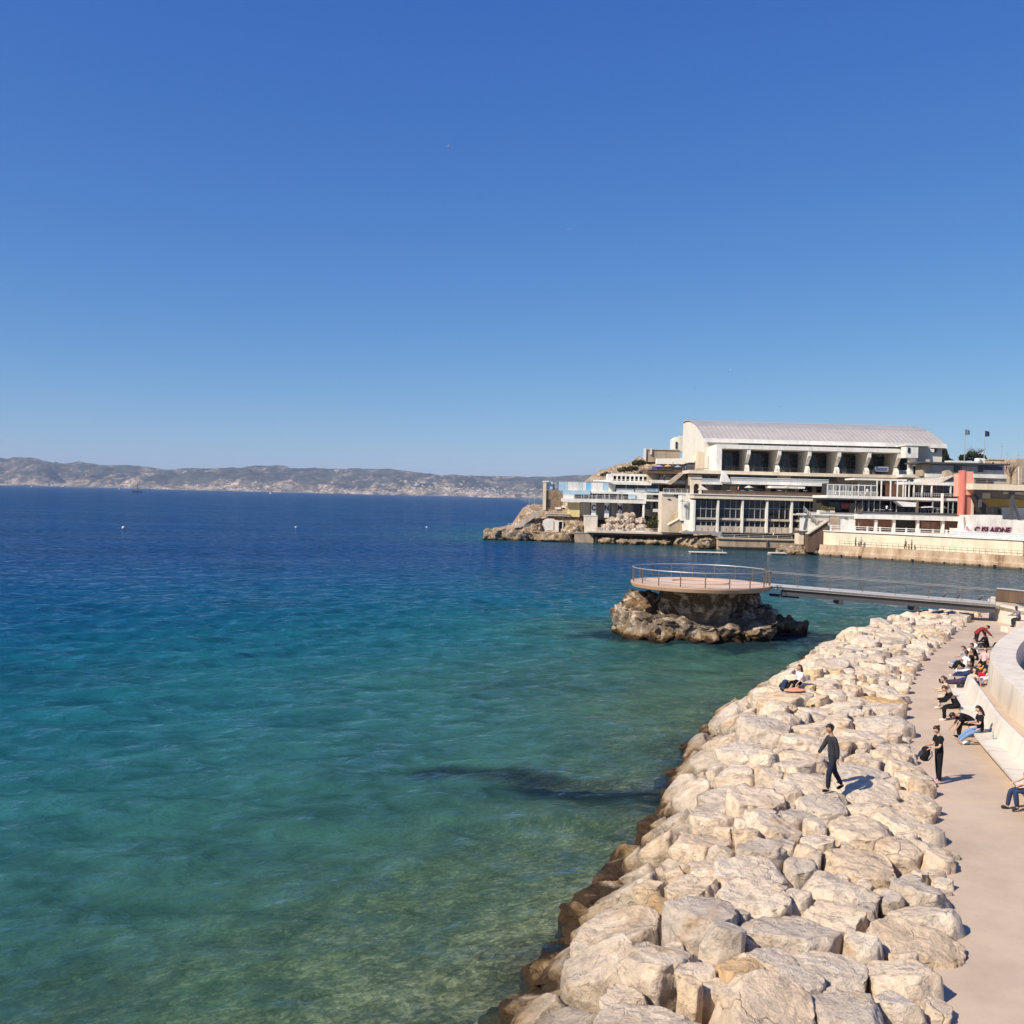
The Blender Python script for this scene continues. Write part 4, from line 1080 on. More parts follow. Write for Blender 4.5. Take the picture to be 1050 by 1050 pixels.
b = MB(); b.ppoly([(689, 527.5), (700, 522.3), (700, 531), (689, 538)], 228.5, 2); b.build('stair_wall', M_tan, an)
b = MB(); b.ppoly([(685.7, 538.7), (685.7, 537.6), (699.4, 529.6), (702.3, 529.6), (702.3, 530.7), (699.6, 530.7)], 226.3, 2.4); b.build('stair_coping', M_cream, an)
b = MB(); b.ppoly([(697, 546.2), (704, 543.2), (712, 546.2)], 222, 2.5); b.build('rock_ramp', M_tan, an)
part('base_wall', M_white, an, (702.2, 533, 711, 545.5, 223, 4))
parasol(699.5, 531, 512, 223, 5, M_grey, 'thin grey parasol against the white annex wall')
# ------------------------------------------------------------------ terraced restaurant levels in the middle
mb = thing('terrace_building', 'middle building with two balcony levels below the hall terrace', 'building', tuple(at(780, 508, 228)))
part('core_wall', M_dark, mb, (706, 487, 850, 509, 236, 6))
for q in ((706, 486.9, 738, 498, 234.5, .5), (797, 487.4, 811, 498, 234, .5), (858, 488, 869, 498, 234, .5), (770, 487.2, 776, 498, 234.2, .4)): part('rear_wall', M_beige, mb, q)
part('window', M_glass, mb, (720, 487.6, 736, 491.8, 234.1, .25), (749, 487.8, 796.5, 492, 233.9, .25), (812, 488.5, 857, 492.8, 233.9, .25))
part('upper_balcony_slab', M_white, mb, (720, 494.2, 741, 496.6, 226.5, 9)); part('upper_balcony_slab', M_white, mb, (741, 494.2, 850, 497.3, 226.5, 9))
part('upper_railing', plaster('pale_rail_glass', (.42, .44, .43), .15, 1, .3), mb, (720, 491.2, 738, 494.2, 226.7, .08), (749, 491, 850, 494.4, 226.7, .08))
part('handrail', M_white, mb, (720, 490.8, 738, 491.2, 226.6, .1), (749, 490.5, 850, 491, 226.6, .1))
b = MB(); b.ppoly([(739, 494.2), (741.2, 482.6), (743.2, 482.6), (749, 492.8), (748.8, 494.3)], 226.2, 1.4); b.build('stair_fin', M_white, mb)
part('lower_wall', M_grey, mb, (723, 497.2, 748, 508, 232.5, .5), (796, 498, 820, 508, 232, .5)); part('lower_window', M_glass, mb, (732, 497.4, 739.5, 503.5, 232.1, .25), (755, 497.8, 784, 503.8, 232.3, .25), (819, 499, 848, 505.5, 231.8, .25))
part('brick_pier', M_tan, mb, (748, 498, 755, 504, 231.5, .5), (785, 498, 790, 504.5, 231.3, .5), (833, 499.5, 837, 506, 231.3, .5))
part('awning', M_white, mb, (790.5, 498.6, 825.5, 500.7, 224, 5)); part('terrace_railing', M_brown, mb, (721, 504.4, 846, 508.2, 221.6, .25))
part('rail_top', M_rust, mb, (721, 504, 846, 504.4, 221.5, .35))
b = MB(); b.ppoly([(716, 502.3), (719.3, 497.8), (726.5, 502.5)], 222.5, 3); b.build('tent_roof', M_white, mb)
pa = thing('arched_porch', 'cream porch with a round arched opening at the end of the terrace', 'porch', tuple(at(713, 508, 222)))
b = MB(); archpts = [(708.5, 508), (708.5, 490.4), (719.5, 490.2), (719.5, 496), (717.5, 496)]
ar_ = [(714.2 + 2.9 * math.cos(a), 499 - 3.2 * math.sin(a)) for a in [k / 10 * math.pi for k in range(11)]]
b.ppoly([(708.5, 508), (708.5, 490.4), (719.5, 490.2), (719.5, 508), (717.1, 508)] + ar_ + [(711.3, 508)], 222.6, 1.2); b.build('wall', M_cream, pa)
part('inner_wall', M_brown, pa, (711, 495, 717.5, 508, 223.9, .3)); part('cap', M_white, pa, (708, 489.6, 720, 490.6, 222.4, 1.6))
# small tables and sunshades on the terrace
def table_set(u, v, Y, mat, lab):
    p = at(u, v, Y); r = thing('cafe_table', lab, 'table', tuple(p), 'tables on the middle terrace')
    b = MB(); b.tube([(p.x, p.y, p.z + .72), (p.x, p.y, p.z + .76)], .55, 10); b.build('table_top', mat, r)
    b = MB(); b.tube([p, p + Vector((0, 0, .72))], .05, 6); b.tube([p, p + Vector((0, 0, .03))], .28, 8); b.build('leg', M_steel, r)
for k, (u, lab) in enumerate([(748, 'white cafe table by the tent roof'), (762, 'white cafe table in the middle of the brown-railed terrace'), (771, 'white cafe table next to the brick pier'), (800, 'white cafe table under the long white awning'), (826, 'white cafe table at the restaurant end of the terrace')]):
    table_set(u, 506.5, 221.2 + 1.2, M_white, lab)

# ------------------------------------------------------------------ glass hall at the quay
gh = thing('glass_hall', 'low white pillared hall with tall dark gridded windows above the quay', 'hall', tuple(at(780, 548, 219)))
GY = 219
part('roof_beam', M_cream, gh, (711.5, 508.6, 848.5, 512.6, GY - .5, 10)); part('roof_edge', M_white, gh, (711, 507.7, 849, 508.6, GY - .7, 10.5))
part('corner_pillar', M_white, gh, (711, 512.6, 712.9, 545.5, GY, 8))
pil = [735.3, 760.4, 785.6, 811, 836.4]
for u in pil: part('pillar', M_white, gh, (u, 512.6, u + 1.9, 546.5, GY - .25, 1.2))
edges = [712.9] + pil + [848.5]
for k in range(6):
    a = edges[k] + (1.9 if k else 0); c = edges[k + 1]
    va = 512.6
    w = part('window', M_glass, gh, (a, va, c, 532.0, GY + 1.0, .25)); wl = part('lower_window', M_glass, gh, (a, 534.2, c, 540.4, GY + 1.0, .25))
    n = 4 if k < 5 else 2
    b = MB(); bl_ = MB()
    for j in range(n):
        u = a + (c - a) * j / n; b.pb(u - .28 if j else u, va, u + .28, 532, GY + .75, .24); bl_.pb(u - .4 if j else u, 534.2, u + .4, 540.4, GY + .75, .24)
    b.pb(a, 521.4, c, 522.0, GY + .7, .1); bl_.pb(a, 534.2, c, 534.7, GY + .7, .1)
    b.build('mullion', M_mull, w); bl_.build('mullion', M_mull, wl)
part('sill_band', M_beige, gh, (711, 532, 848.5, 534.2, GY + .3, 1)); part('base_wall', M_beige, gh, (711, 540.4, 848.5, 545.8, GY + .2, 9))
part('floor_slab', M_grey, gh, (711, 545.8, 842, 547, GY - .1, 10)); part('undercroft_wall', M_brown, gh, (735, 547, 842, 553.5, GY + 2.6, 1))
b = MB()
for k in range(21):
    u = 713 + k * 6.3; b.pb(u, 541, u + .35, 545.5, GY + .1, .12)
b.build('base_rib', M_grey, gh)
qs = thing('stone_quay', 'low brown stone quay with an iron-stained face under the glass hall', 'quay', tuple(at(790, 563, 215.5)))
part('wall', M_quay, qs, (736.5, 554, 845, 565.5, 215.6, 6)); part('coping', M_tan, qs, (736, 552.8, 845, 554, 215.3, 6.4)); part('footing', M_brown, qs, (737, 561.4, 840, 562.2, 215.1, .5), (786, 554.4, 787.4, 562.5, 215.2, .5))
# ------------------------------------------------------------------ restaurant on the right
rs = thing('restaurant', 'two storey glazed restaurant with white decks and railings on the right', 'restaurant', tuple(at(915, 535, 207)))
RY = 205.0
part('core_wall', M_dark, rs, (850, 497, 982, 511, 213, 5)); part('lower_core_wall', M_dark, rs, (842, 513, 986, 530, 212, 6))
part('upper_deck', M_white, rs, (848, 509.4, 987, 512.2, RY, 10)); part('deck_soffit', M_grey, rs, (849, 512.2, 986, 513.6, RY + .5, 9))
part('rear_canopy', M_white, rs, (876, 490.9, 930, 492.6, 208, 6)); part('front_canopy', M_white, rs, (927, 494.6, 982.5, 497.3, RY + .2, 8))
for u in (849, 880, 899, 903.5, 913, 920, 926, 932): part('deck_post', M_white, rs, (u, 496.5 if u < 895 else 492.8, u + .9, 509.4, RY + .25, .3))
for u in (928, 936.8, 945.2, 955, 974.5): part('canopy_post', M_white, rs, (u, 497.3, u + 1.1, 509.4, RY + .3, .35))
part('red_curtain', M_brick, rs, (908, 495, 919, 509, 210.5, .3)); part('brown_panel', M_tan, rs, (921, 495, 927, 509, 211, .3))
b = MB()
for k in range(44):
    u = 848.5 + 1.2 * k; b.pb(u, 504, u + .22, 509.4, RY + .1, .08)
b.pb(848, 497, 900, 497.8, RY + .1, .12); b.pb(848, 503.6, 900, 504.3, RY + .1, .12)
for k in range(9): b.pb(848 + k * 6.4, 497, 848.7 + k * 6.4, 509.4, RY + .05, .14)
b.build('railing', M_white, rs)
b = MB(); b.pb(936, 505.6, 986, 506.1, RY + .1, .1); b.pb(936, 507.6, 986, 508, RY + .1, .06)
for k in range(26): b.pb(936 + k * 2, 505.6, 936.3 + k * 2, 509.4, RY + .08, .1)
b.build('glass_railing', M_steel, rs)
part('back_glazing', plaster('grey_glazing', (.20, .21, .22), .3, .8, .2), rs, (850, 498, 878, 508, 210.8, .2), (880, 494, 898, 508, 211, .2), (939, 498, 973, 504, 211, .2))
part('glazing_bar', M_mull, rs, *[(u, 498, u + .6, 508.5, 210.5, .15) for u in (853, 857, 861, 865, 870, 874, 884, 889, 894, 942, 948, 960, 967)])
# lower deck
part('lower_deck', M_grey, rs, (841, 527.2, 988, 529.4, RY - 1.5, 9)); part('planter_edge', M_dkgrey, rs, (878, 525.4, 986, 527.2, RY - 1.2, .7))
for u in (877, 884, 890.5, 896, 902, 913, 919, 941, 956, 965, 972, 977): part('lower_post', M_mull if u < 941 else M_steel, rs, (u, 513.6, u + .8, 527.2, RY + (1.2 if u < 941 else .2), .3))
part('tall_post', M_white, rs, (965.6, 506, 967.4, 529, RY - .6, .5))
part('rose_panel', plaster('rose_panel', (.6, .14, .16), .15, 1), rs, (863, 516, 870.5, 521.5, 210, .2)); part('tan_panel', M_tan, rs, (871, 516, 876, 527, 210, .2), (879.5, 515.5, 884, 526, 210.2, .2))
part('glazing', M_glass, rs, (850, 515, 862, 526, 210.4, .2), (885, 515.5, 941, 526.5, 210.6, .2)); part('window_bay', M_white, rs, (956.5, 520.3, 966, 521.5, 206.5, .6), (956.5, 525.8, 966, 527, 206.5, .6), (956.5, 521.5, 957.5, 525.8, 206.5, .6), (961, 521.5, 962, 525.8, 206.5, .6))
b = MB(); b.ppoly([(919, 513.8), (942, 515.5), (942, 519.8), (926, 519.4)], RY - .6, 2.2); b.build('awning', M_white, rs)
b = MB(); b.ppoly([(945, 519.7), (957, 519.2), (957, 520.3), (944, 520.8)], RY - .3, 1.5); b.build('awning', M_white, rs)
part('dark_column', M_rust, rs, (939.7, 512.5, 941.8, 529, RY - .8, .5))
part('grey_screen', M_grey, rs, (957, 514.2, 966, 519.5, 209, .3)); part('plum_panel', plaster('plum_panel', (.14, .05, .07), .2, 1), rs, (975.8, 498, 982, 508.5, 209.5, .3))
# white base storey below
bs = thing('promenade_wall', 'white base wall with an arched doorway and brick panels under the restaurant', 'wall', tuple(at(900, 545, 202)))
part('white_block', M_white, bs, (828.5, 528.6, 877, 545.6, 203.6, 6)); part('coping', M_white, bs, (826, 527.4, 879, 528.7, 203.2, 6.6))
b = MB(); b.ppoly([(851, 545), (851, 530.5), (852.5, 529.2), (858.5, 529.2), (860, 530.5), (860, 545)], 203.3, .25); b.build('doorway', M_tan, bs)
part('slit', M_dark, bs, (866.2, 531, 869.2, 531.9, 203.4, .15)); part('beam', M_white, bs, (879, 528.8, 988.5, 533.2, 201.4, 4))
part('recess_wall', M_brick, bs, (877.5, 533, 918, 546, 204.6, .4)); part('opening', M_dark, bs, (918, 533.2, 941, 546.5, 204.5, .4))
part('brick_panel', plaster('mottled_brick', (.34, .2, .15), .5, 1.6), bs, (944, 535, 966.5, 547, 204.2, .4), (967, 535, 985, 547, 204.4, .4))
for u in (897.3, 915.8, 940.2, 966): part('pillar', M_white, bs, (u, 533.2, u + 2.4, 548, 201.8, .8))
part('end_column', M_white, bs, (985, 530, 988.8, 550, 200.4, 1.5)); part('white_screen', M_white, bs, (974, 541.5, 985, 549, 201.2, .2))
b = MB(); b.ppoly([(824, 522.6), (827.2, 522.4), (842, 538), (838.5, 538.6)], 202.6, .7); b.build('stair', M_grey, bs); part('stair_landing', M_conc2, bs, (815, 527, 825.4, 528.4, 203, 2)); part('landing_post', M_white, bs, (823, 528.4, 824, 545, 203.2, .4))
b = MB()
for k in range(8): b.tube([at(824.4 + 1.9 * k, 522.6 + 2 * k, 202.5), at(824.4 + 1.9 * k, 519.2 + 2 * k, 202.5)], .03, 4)
b.tube([at(824, 519, 202.5), at(839, 535, 202.5)], .05, 4); b.build('stair_rail', M_white, bs)
part('concrete_panel', M_conc, bs, (831, 531, 850, 534, 203.35, .2))  # pale concrete strip on the white block
wg = thing('wedge_wall', 'dark brown sloping wedge wall by the spit of rocks', 'wall', tuple(at(838, 560, 201.5)))
b = MB(); b.ppoly([(828, 566), (828, 548.5), (829.5, 547.6), (848.8, 534.8), (848.8, 553), (838, 562), (834, 566)], 201.6, 2.5); b.build('wall', M_brown, wg)
b = MB(); b.ppoly([(828, 547.6), (848.8, 533.8), (848.8, 535), (829.4, 548)], 201.3, 2.6); b.build('coping', M_beige, wg)
kh = thing('kiosk', 'small cream kiosk with a flat roof beside the wedge wall', 'kiosk', tuple(at(823, 560, 203.5)))
part('wall', M_cream, kh, (819, 545.6, 824.2, 558, 203.6, 3)); part('flat_roof', M_brown, kh, (818.4, 544.6, 830, 545.6, 203.2, 3.6)); part('doorway', M_dark, kh, (824.4, 545.7, 827, 556, 204.4, .3))
rs_plants = shrub('terrace_shrub', 'yellow-green planted shrub on the white base wall by the stairs', 'shrub', [bl(846, 521.6, 204.3, 8, 4.5), bl(852, 521.8, 204.5, 6, 4)], 160, .22, leaf_mat('olive_leaf', (.07, .07, .02), (.30, .24, .06)), 9)
part_ = part('planter_box', M_conc, rs_plants, (840, 523.4, 856, 527.2, 203.9, 1.6))
bare_tree(880.5, 541, 519, 202.6, 'thin bare sapling against the recessed brown wall of the restaurant', 8, 4)

# the quay wall runs towards us on the right: a ruled wall
def wline(z): return [Vector((125, 150, z)), Vector((100, 158.0, z)), Vector((86.0, 171.8, z)), Vector((74.0, 187.5, z)), Vector((61.6, 201.6, z))]
QW_FAR = [Vector((p.x, p.y, 2.2)) + Vector((-.9, -.85, 0)) for p in reversed(wline(0))]; QN = Vector((0, 0, 0))
qw = thing('quay_wall', 'long cream sea wall on a stained stone footing, running in from the right', 'quay wall', (74, 187, 0))
b = MB(); b.sweep(wline(0)[2:], [(-.25, 2.2), (6, 2.2), (6, 4.8), (-.25, 4.8)]); b.build('wall', M_cream, qw)
b = MB(); b.sweep(wline(0)[:3], [(-.05, 2.4), (6, 2.4), (6, 4.5), (-.05, 4.5)]); b.build('rough_wall', M_quay, qw)
b = MB(); b.sweep(wline(0), [(-2.2, -2), (5, -2), (5, 2.19), (-1.5, 2.19), (-1.7, 1.2), (-2.0, .9)]); mtf, ntf, ndf, lnf = new_mat('stained_footing'); gf = N(ntf, 'ShaderNodeNewGeometry').outputs['Position']
mpf = N(ntf, 'ShaderNodeMapping'); mpf.inputs['Scale'].default_value = (1, 1, .25); lnf.new(gf, mpf.inputs['Vector'])
nf1 = noise_node(ntf, mpf.outputs[0], .55, 6, .7); nf2 = noise_node(ntf, gf, 2.2, 6, .7)
cf_ = ramp(ntf, nf1, [(.3, (.20, .12, .065)), (.45, (.40, .28, .18)), (.6, (.52, .40, .28)), (.75, (.60, .48, .35))])
sf_ = N(ntf, 'ShaderNodeSeparateXYZ'); lnf.new(gf, sf_.inputs[0]); zf_ = mathn(ntf, 'ADD', sf_.outputs['Z'], mathn(ntf, 'MULTIPLY', mathn(ntf, 'SUBTRACT', nf2, .5), .9))
cf_ = mixc(ntf, mathn(ntf, 'MULTIPLY', ramp(ntf, zf_, [(.22, (1, 1, 1)), (.5, (0, 0, 0))]), .85), cf_, (.06, .035, .02))
principled(ntf, cf_, .95, .1, 0, bumpn(ntf, nf2, .8, .15)); b.build('footing', mtf, qw)
b = MB(); b.sweep(wline(0), [(-.5, 4.81), (6, 4.81), (6, 4.98), (-.5, 4.98)]); b.build('coping', M_white, qw)
pl_ = wline(4.985)
b = MB(); b.sweep([p for p in pl_], [(5.9, 0.0), (22, 0.0), (22, -.3), (5.9, -.3)]); b.build('promenade_paving', M_conc2, qw)
bal = thing('balustrade', 'white railing of square panels along the top of the cream sea wall', 'railing', (74, 187, 5))
def along(pts, d):
    for a, c in zip(pts, pts[1:]):
        L = (c - a).length
        if d <= L: return a.lerp(c, d / L), (c - a).normalized()
        d -= L
    return pts[-1], (pts[-1] - pts[-2]).normalized()
L_ = sum((c - a).length for a, c in zip(pl_, pl_[1:]))
bpost, brail = MB(), MB(); d = 26.0
rt_ = lambda t: Vector((t.y, -t.x, 0))
while d < L_:
    p, t_ = along(pl_, d); p = p + rt_(t_) * .2
    bpost.box(p.x - .14, p.x + .14, p.y - .14, p.y + .14, 4.98, 6.1); d += 2.6
dd_ = 26.0
pts_b = []
while dd_ < L_:
    p, t_ = along(pl_, dd_); pts_b.append(p + rt_(t_) * .2); dd_ += 1.3
for hz0 in (.98, .62, .2): brail.tube([p + Vector((0, 0, hz0)) for p in pts_b], .06 if hz0 > .9 else .035, 5)
bpost.build('post', M_white, bal); brail.build('rail', M_white, bal)
b = MB(); b.sweep(pts_b[:26], [(-.02, .05), (.02, .05), (.02, .9), (-.02, .9)]); b.build('glass_panel', plaster('rail_glass', (.5, .54, .55), .2, 1, .3), bal)
# thin guard rail standing on the ledge at the foot of the wall
lr = thing('ledge_rail', 'thin dark guard rail along the ledge at the foot of the cream sea wall', 'railing', (74, 187, 2.2))
b = MB(); dd_ = 30.0; pr_ = []
while dd_ < L_ - 3:
    p, t_ = along(wline(2.19), dd_); q = p - rt_(t_) * .8; b.tube([q, q + Vector((0, 0, .95))], .03, 4); pr_.append(q); dd_ += 1.1
b.build('post', M_rust, lr); b = MB()
for h in (.92, .5): b.tube([q + Vector((0, 0, h)) for q in pr_], .022, 4)
b.build('rail', M_rust, lr)
# mooring ring holes
b = MB()
for k in range(19):
    p, t_ = along(wline(.35), 26 + k * 3.3 + random.uniform(-.8, .8)); q = p - rt_(t_) * 2.12; w_ = random.uniform(.1, .2); b.box(q.x - w_, q.x + w_, q.y - w_, q.y + w_, .2, .2 + w_ * 1.8)
b.build('drain_hole', M_dark, qw)
# ------------------------------------------------------------------ red tower and the buildings on the far right
rt2 = thing('red_tower', 'coral red slab tower standing beside the restaurant', 'tower', tuple(at(990, 530, 201)))
part('front_slab', M_coral, rt2, (989.4, 483.4, 998, 507.5, 200, 2.5)); part('lower_slab', M_coral2, rt2, (989.4, 507.5, 995.6, 528.5, 200.3, 2)); part('side_slab', M_coral, rt2, (982.4, 485.5, 987.6, 509, 201.5, 2)); part('fin', M_coral2, rt2, (987.6, 482.2, 989.4, 528.5, 199.8, 2.4))
part('side_wall', M_cream, rt2, (995.8, 507.6, 998.6, 529, 200.2, 2), (986, 509, 987.6, 529, 201.6, 1))
ft = thing('service_tower', 'pale beige stair tower with a jutting white box at the end of the hall', 'tower', tuple(at(945, 487, 229)))
part('wall', M_beige, ft, (940.6, 457.6, 953.5, 488, 229, 5)); part('corner', M_white, ft, (939, 457.4, 940.6, 488, 228.8, 5)); b = MB(); b.pb(929, 456.9, 941.5, 469.4, 227.4, 3); jb = b.build('jutting_box', M_white, ft); part('box_window', M_glass, jb, (931, 458.8, 933.2, 464, 227.2, .22))
part('roof', M_white, ft, (928.5, 456.2, 954, 457.2, 227.2, 6)); part('pillar', M_white, ft, (932.6, 473.5, 936.2, 490, 228, 1)); part('door', M_glass, ft, (936.6, 478, 938.6, 486, 228.4, .3)); part('porch_slab', M_white, ft, (925.5, 486.6, 948, 489.6, 227, 4))
vt = thing('vent_stack', 'white T shaped chimney stack beside the beige stair tower', 'chimney', tuple(at(957, 474, 231)))
b = MB(); b.ppoly([(951.6, 474.4), (952.8, 463.6), (956, 463.6), (957, 474.4)], 231, 1.4); b.build('shaft', M_white, vt); part('cap', M_white, vt, (951, 460.2, 958, 463.6, 230.7, 2))
lb = thing('long_flat_building', 'long low white building with a thin grey roof right of the stair tower', 'building', tuple(at(995, 488, 222)))
part('roof', M_dkgrey, lb, (944, 474.4, 1036, 476, 220, 9)); part('wall', M_white, lb, (953.5, 476, 1004, 488, 223, 4), (1004, 476.4, 1030, 489, 223.4, 4)); part('tan_wall', M_tan, lb, (946, 476, 953.5, 488, 222, 4)); part('wall_shade', plaster('blue_shade_paint', (.36, .41, .48), .15, .6), lb, (953.8, 477, 978, 484, 222.6, .3), (986, 478, 1003, 484.5, 222.6, .3)); part('blue_awning', M_navy, lb, (1006, 478.6, 1028, 482, 222.8, .4)); part('window', M_glass, lb, (978.5, 477, 984.5, 484, 222.5, .3), (1003.5, 477.6, 1008, 484, 222.4, .3))  # grey-blue panels paint the blue shade on the white walls
part('front_parapet', M_white, lb, (950, 486, 982, 489.6, 219, 1), (999, 486.2, 1032, 490.4, 219, 1)); part('front_wall', M_beige, lb, (998.5, 490.4, 1032, 498, 219.4, 3)); part('dark_opening', M_dark, lb, (1000, 490.8, 1018, 495.4, 219.1, .4))
part('roof_block', M_white, lb, (974.5, 472.6, 1004, 474.6, 224, 3), (1003.5, 469.8, 1010, 475, 224, 2)); part('roof_vent', M_grey, lb, (1005, 471.2, 1006.6, 474.6, 223.7, .4))
tr_ = thing('canvas_tent', 'white pitched canvas canopy between the stair tower and the red tower', 'canopy', tuple(at(962, 494, 214)))
b = MB(); b.ppoly([(940, 496), (944, 491.5), (966, 490.2), (979, 487.6), (968, 493.5), (955, 496)], 213, 3); b.build('canvas', M_conc, tr_); part('pole', M_grey, tr_, (968, 489.5, 968.7, 497, 213.4, .2)); b = MB(); b.ppoly([(968.5, 489), (969, 483), (973.6, 482), (979, 487), (979, 494), (972, 494)], 214.5, 1.5); b.build('wall', M_tan, tr_)
bk = thing('tan_block', 'tan blocks of houses at the far right edge behind the bare tree', 'house', tuple(at(1034, 490, 245)))
part('wall', M_tan, bk, (1014, 471.6, 1042, 492, 246, 8), (1042, 470.6, 1075, 497, 240, 8)); part('parapet', M_beige, bk, (1014, 470.8, 1042, 471.6, 245.8, 8.4)); part('shutter', M_grey, bk, (1048, 480, 1062, 495, 239.8, .3))
part('cream_panel', M_cream, bk, (1017, 473.3, 1026, 481, 245.6, .5)); part('window', M_glass, bk, (1017.5, 474, 1019.4, 476, 245.3, .3))  # cream panel set on the tan wall, with a small window
cbm = thing('canopy_hall', 'open fronted building with a cream roof beam, ochre band and black posts', 'building', tuple(at(1025, 528, 199)))
part('roof_beam', M_cream, cbm, (997.8, 497, 1090, 503, 197, 8)); part('steel_beam', M_dkgrey, cbm, (1000, 503, 1090, 504.6, 197.4, .5))
part('rear_wall', M_grey, cbm, (999, 504, 1090, 531, 204, 1)); part('ochre_band', M_ochre, cbm, (1007, 512, 1090, 520.4, 203.6, .4)); part('white_patch', M_white, cbm, (1007.5, 505.4, 1015.5, 513, 203.7, .3), (1028, 504.4, 1034, 506.6, 203.7, .3), (1041, 504.4, 1050, 507, 203.7, .3)); part('low_wall', M_white, cbm, (1027, 521, 1090, 533, 203, 1))
part('post', M_dkgrey, cbm, (1036.4, 504.4, 1039.6, 535, 197.6, .6)); b = MB(); b.ppoly([(1038.8, 513), (1040.4, 513), (1048.8, 537), (1046, 537)], 197.5, .5); b.build('brace', M_dkgrey, cbm); part('post', M_dkgrey, cbm, (1004.4, 504.4, 1007, 520, 198.2, .5))
b = MB(); b.ppoly([(997.4, 508), (1000, 506.8), (1008, 515), (1020, 524.5), (1019, 527), (1004.5, 525.6)], 199, 3); b.build('dark_triangle', M_dark, cbm); part('door', M_dkgrey, cbm, (1024.2, 522, 1026.4, 527.6, 203.2, .3))  # solid dark triangular slab below the roof beam, and a door
gw = thing('graffiti_wall', 'white boundary wall with dark red graffiti letters behind the railing', 'wall', tuple(at(1020, 549, 192)))
b = MB(); b.ppoly([(993, 552), (997, 538), (995.4, 528.4), (1028, 528.4), (1028, 532.5), (1090, 536), (1090, 553)], 193, 5); b.build('wall', M_white, gw)
M_pink = plaster('pink_spray', (.62, .26, .34), .2, 1.5); M_black = plaster('black_spray', (.03, .012, .016), .2, 2)
tp = text_part('C ISLAIDNE', 'graffiti_outline', M_pink, gw, 1017.4, 543.7, 192.9, 5.5, .92, .05, .15, .09)
text_part('C ISLAIDNE', 'graffiti', M_black, gw, 1017.4, 543.7, 192.82, 5.2, .97, .05, .15, .015)
b = MB(); b.ppoly([(990.5, 540.2), (992.4, 539.4), (994, 543), (996, 544), (994.6, 546.6), (992, 543.6), (990.6, 545)], 192.9, .05); b.build('graffiti', M_pink, gw)
b = MB(); b.ppoly([(1012, 546.4), (1018, 547.4), (1026, 546), (1026, 546.8), (1018, 548.2), (1012, 547)], 192.8, .05); b.build('graffiti', M_black, gw)
gt = thing('gate_post', 'leaning grey panel between the white column and the graffiti wall', 'panel', tuple(at(992, 545, 194)))
b = MB(); b.ppoly([(989, 548), (989, 530), (994.5, 528.6), (998.6, 537.4), (992, 537.8), (992, 548)], 195.6, .4); b.build('panel', M_grey, gt)
# flagpoles and masts
def flagpole(u, v0, v1, Y, lab, mat):
    p0 = at(u, v0, Y); p1 = at(u, v1, Y); p1.x = p0.x
    r = thing('flagpole', lab, 'flagpole', tuple(p0), None)
    b = MB(); b.tube([p0, p1], [.12, .06], 6); b.build('pole', M_steel, r)
    n = 8; vs = []; fs = []
    for k in range(n):
        s = k / (n - 1) * 1.15; w = .16 * math.sin(k * 1.1)
        dr_ = -.35 * (k / (n - 1)) ** 2
        for yo in (0, .02): vs += [(p1.x + s, p1.y + w + yo, p1.z - .05 + dr_), (p1.x + s, p1.y + w + yo, p1.z - 1.5 + dr_ * .2 + .25 * k / (n - 1))]
    for k in range(n - 1):
        a = 4 * k; c = a + 4
        fs += [(a, c, c + 1, a + 1), (a + 2, a + 3, c + 3, c + 2), (a, a + 2, c + 2, c), (a + 1, c + 1, c + 3, a + 3)]
    link_mesh('flag', vs, fs, mat, r)
flagpole(988.7, 476, 440, 247, 'tall flagpole with a grey-blue flag, nearer the hall', plaster('grey_blue_flag', (.12, .18, .26), .3, 2))
flagpole(1008.9, 476, 441.4, 240, 'flagpole with a dark navy flag beside the rooftop vent', M_ink)
for u, v0, v1, lab in ((1026.6, 472, 454.5, 'thin antenna mast on the tan houses, the tall one'), (1033, 472, 463, 'thin short antenna mast between the tall mast and the picture edge'), (1044, 472, 464, 'thin short antenna mast above the tan houses at the far right')):
    p = at(u, v0, 246); q = at(u, v1, 246); b = MB(); b.tube([p, q], .06, 5); b.box(p.x - .5, p.x + .5, p.y - .03, p.y + .03, q.z - .8, q.z - .72)
    o = b.build('antenna_mast', M_steel, None, origin=tuple(p)); tag(o, lab, 'antenna')
# lamp / pole on the right
p = at(1044, 520, 200); b = MB(); b.tube([at(1044.6, 498, 210), at(1044.4, 479, 210)], .08, 6); o = b.build('lamp_pole', M_white, None, origin=tuple(at(1044.6, 498, 210))); tag(o, 'slim white pole standing in front of the tan houses', 'pole')
# pontoons
def pontoon(u, v, wpx, Y, lab):
    s = Y / F; p = on(u, v, .0); w = wpx * s / 2
    r = thing('pontoon', lab, 'pontoon', (p.x, p.y, 0)); b = MB(); b.box(p.x - w, p.x + w, p.y - 1.0, p.y + 1.0, .32, .48); b.build('deck', M_conc, r)
    b = MB()
    for k in range(5): x = p.x - w * .85 + w * 1.7 * k / 4; b.box(x - .4, x + .4, p.y - .8, p.y + .8, -.2, .32)
    b.build('float', M_grey, r); b = MB(); b.tube([(p.x + w * .8, p.y, .48), (p.x + w * .8, p.y, 1.0)], .06, 6); b.build('bollard', M_steel, r)
pontoon(725.5, 568.4, 36, 203, 'long pale swimming pontoon floating off the stone quay')
pontoon(797, 569, 17, 200, 'short low pontoon moored by the rocky spit')

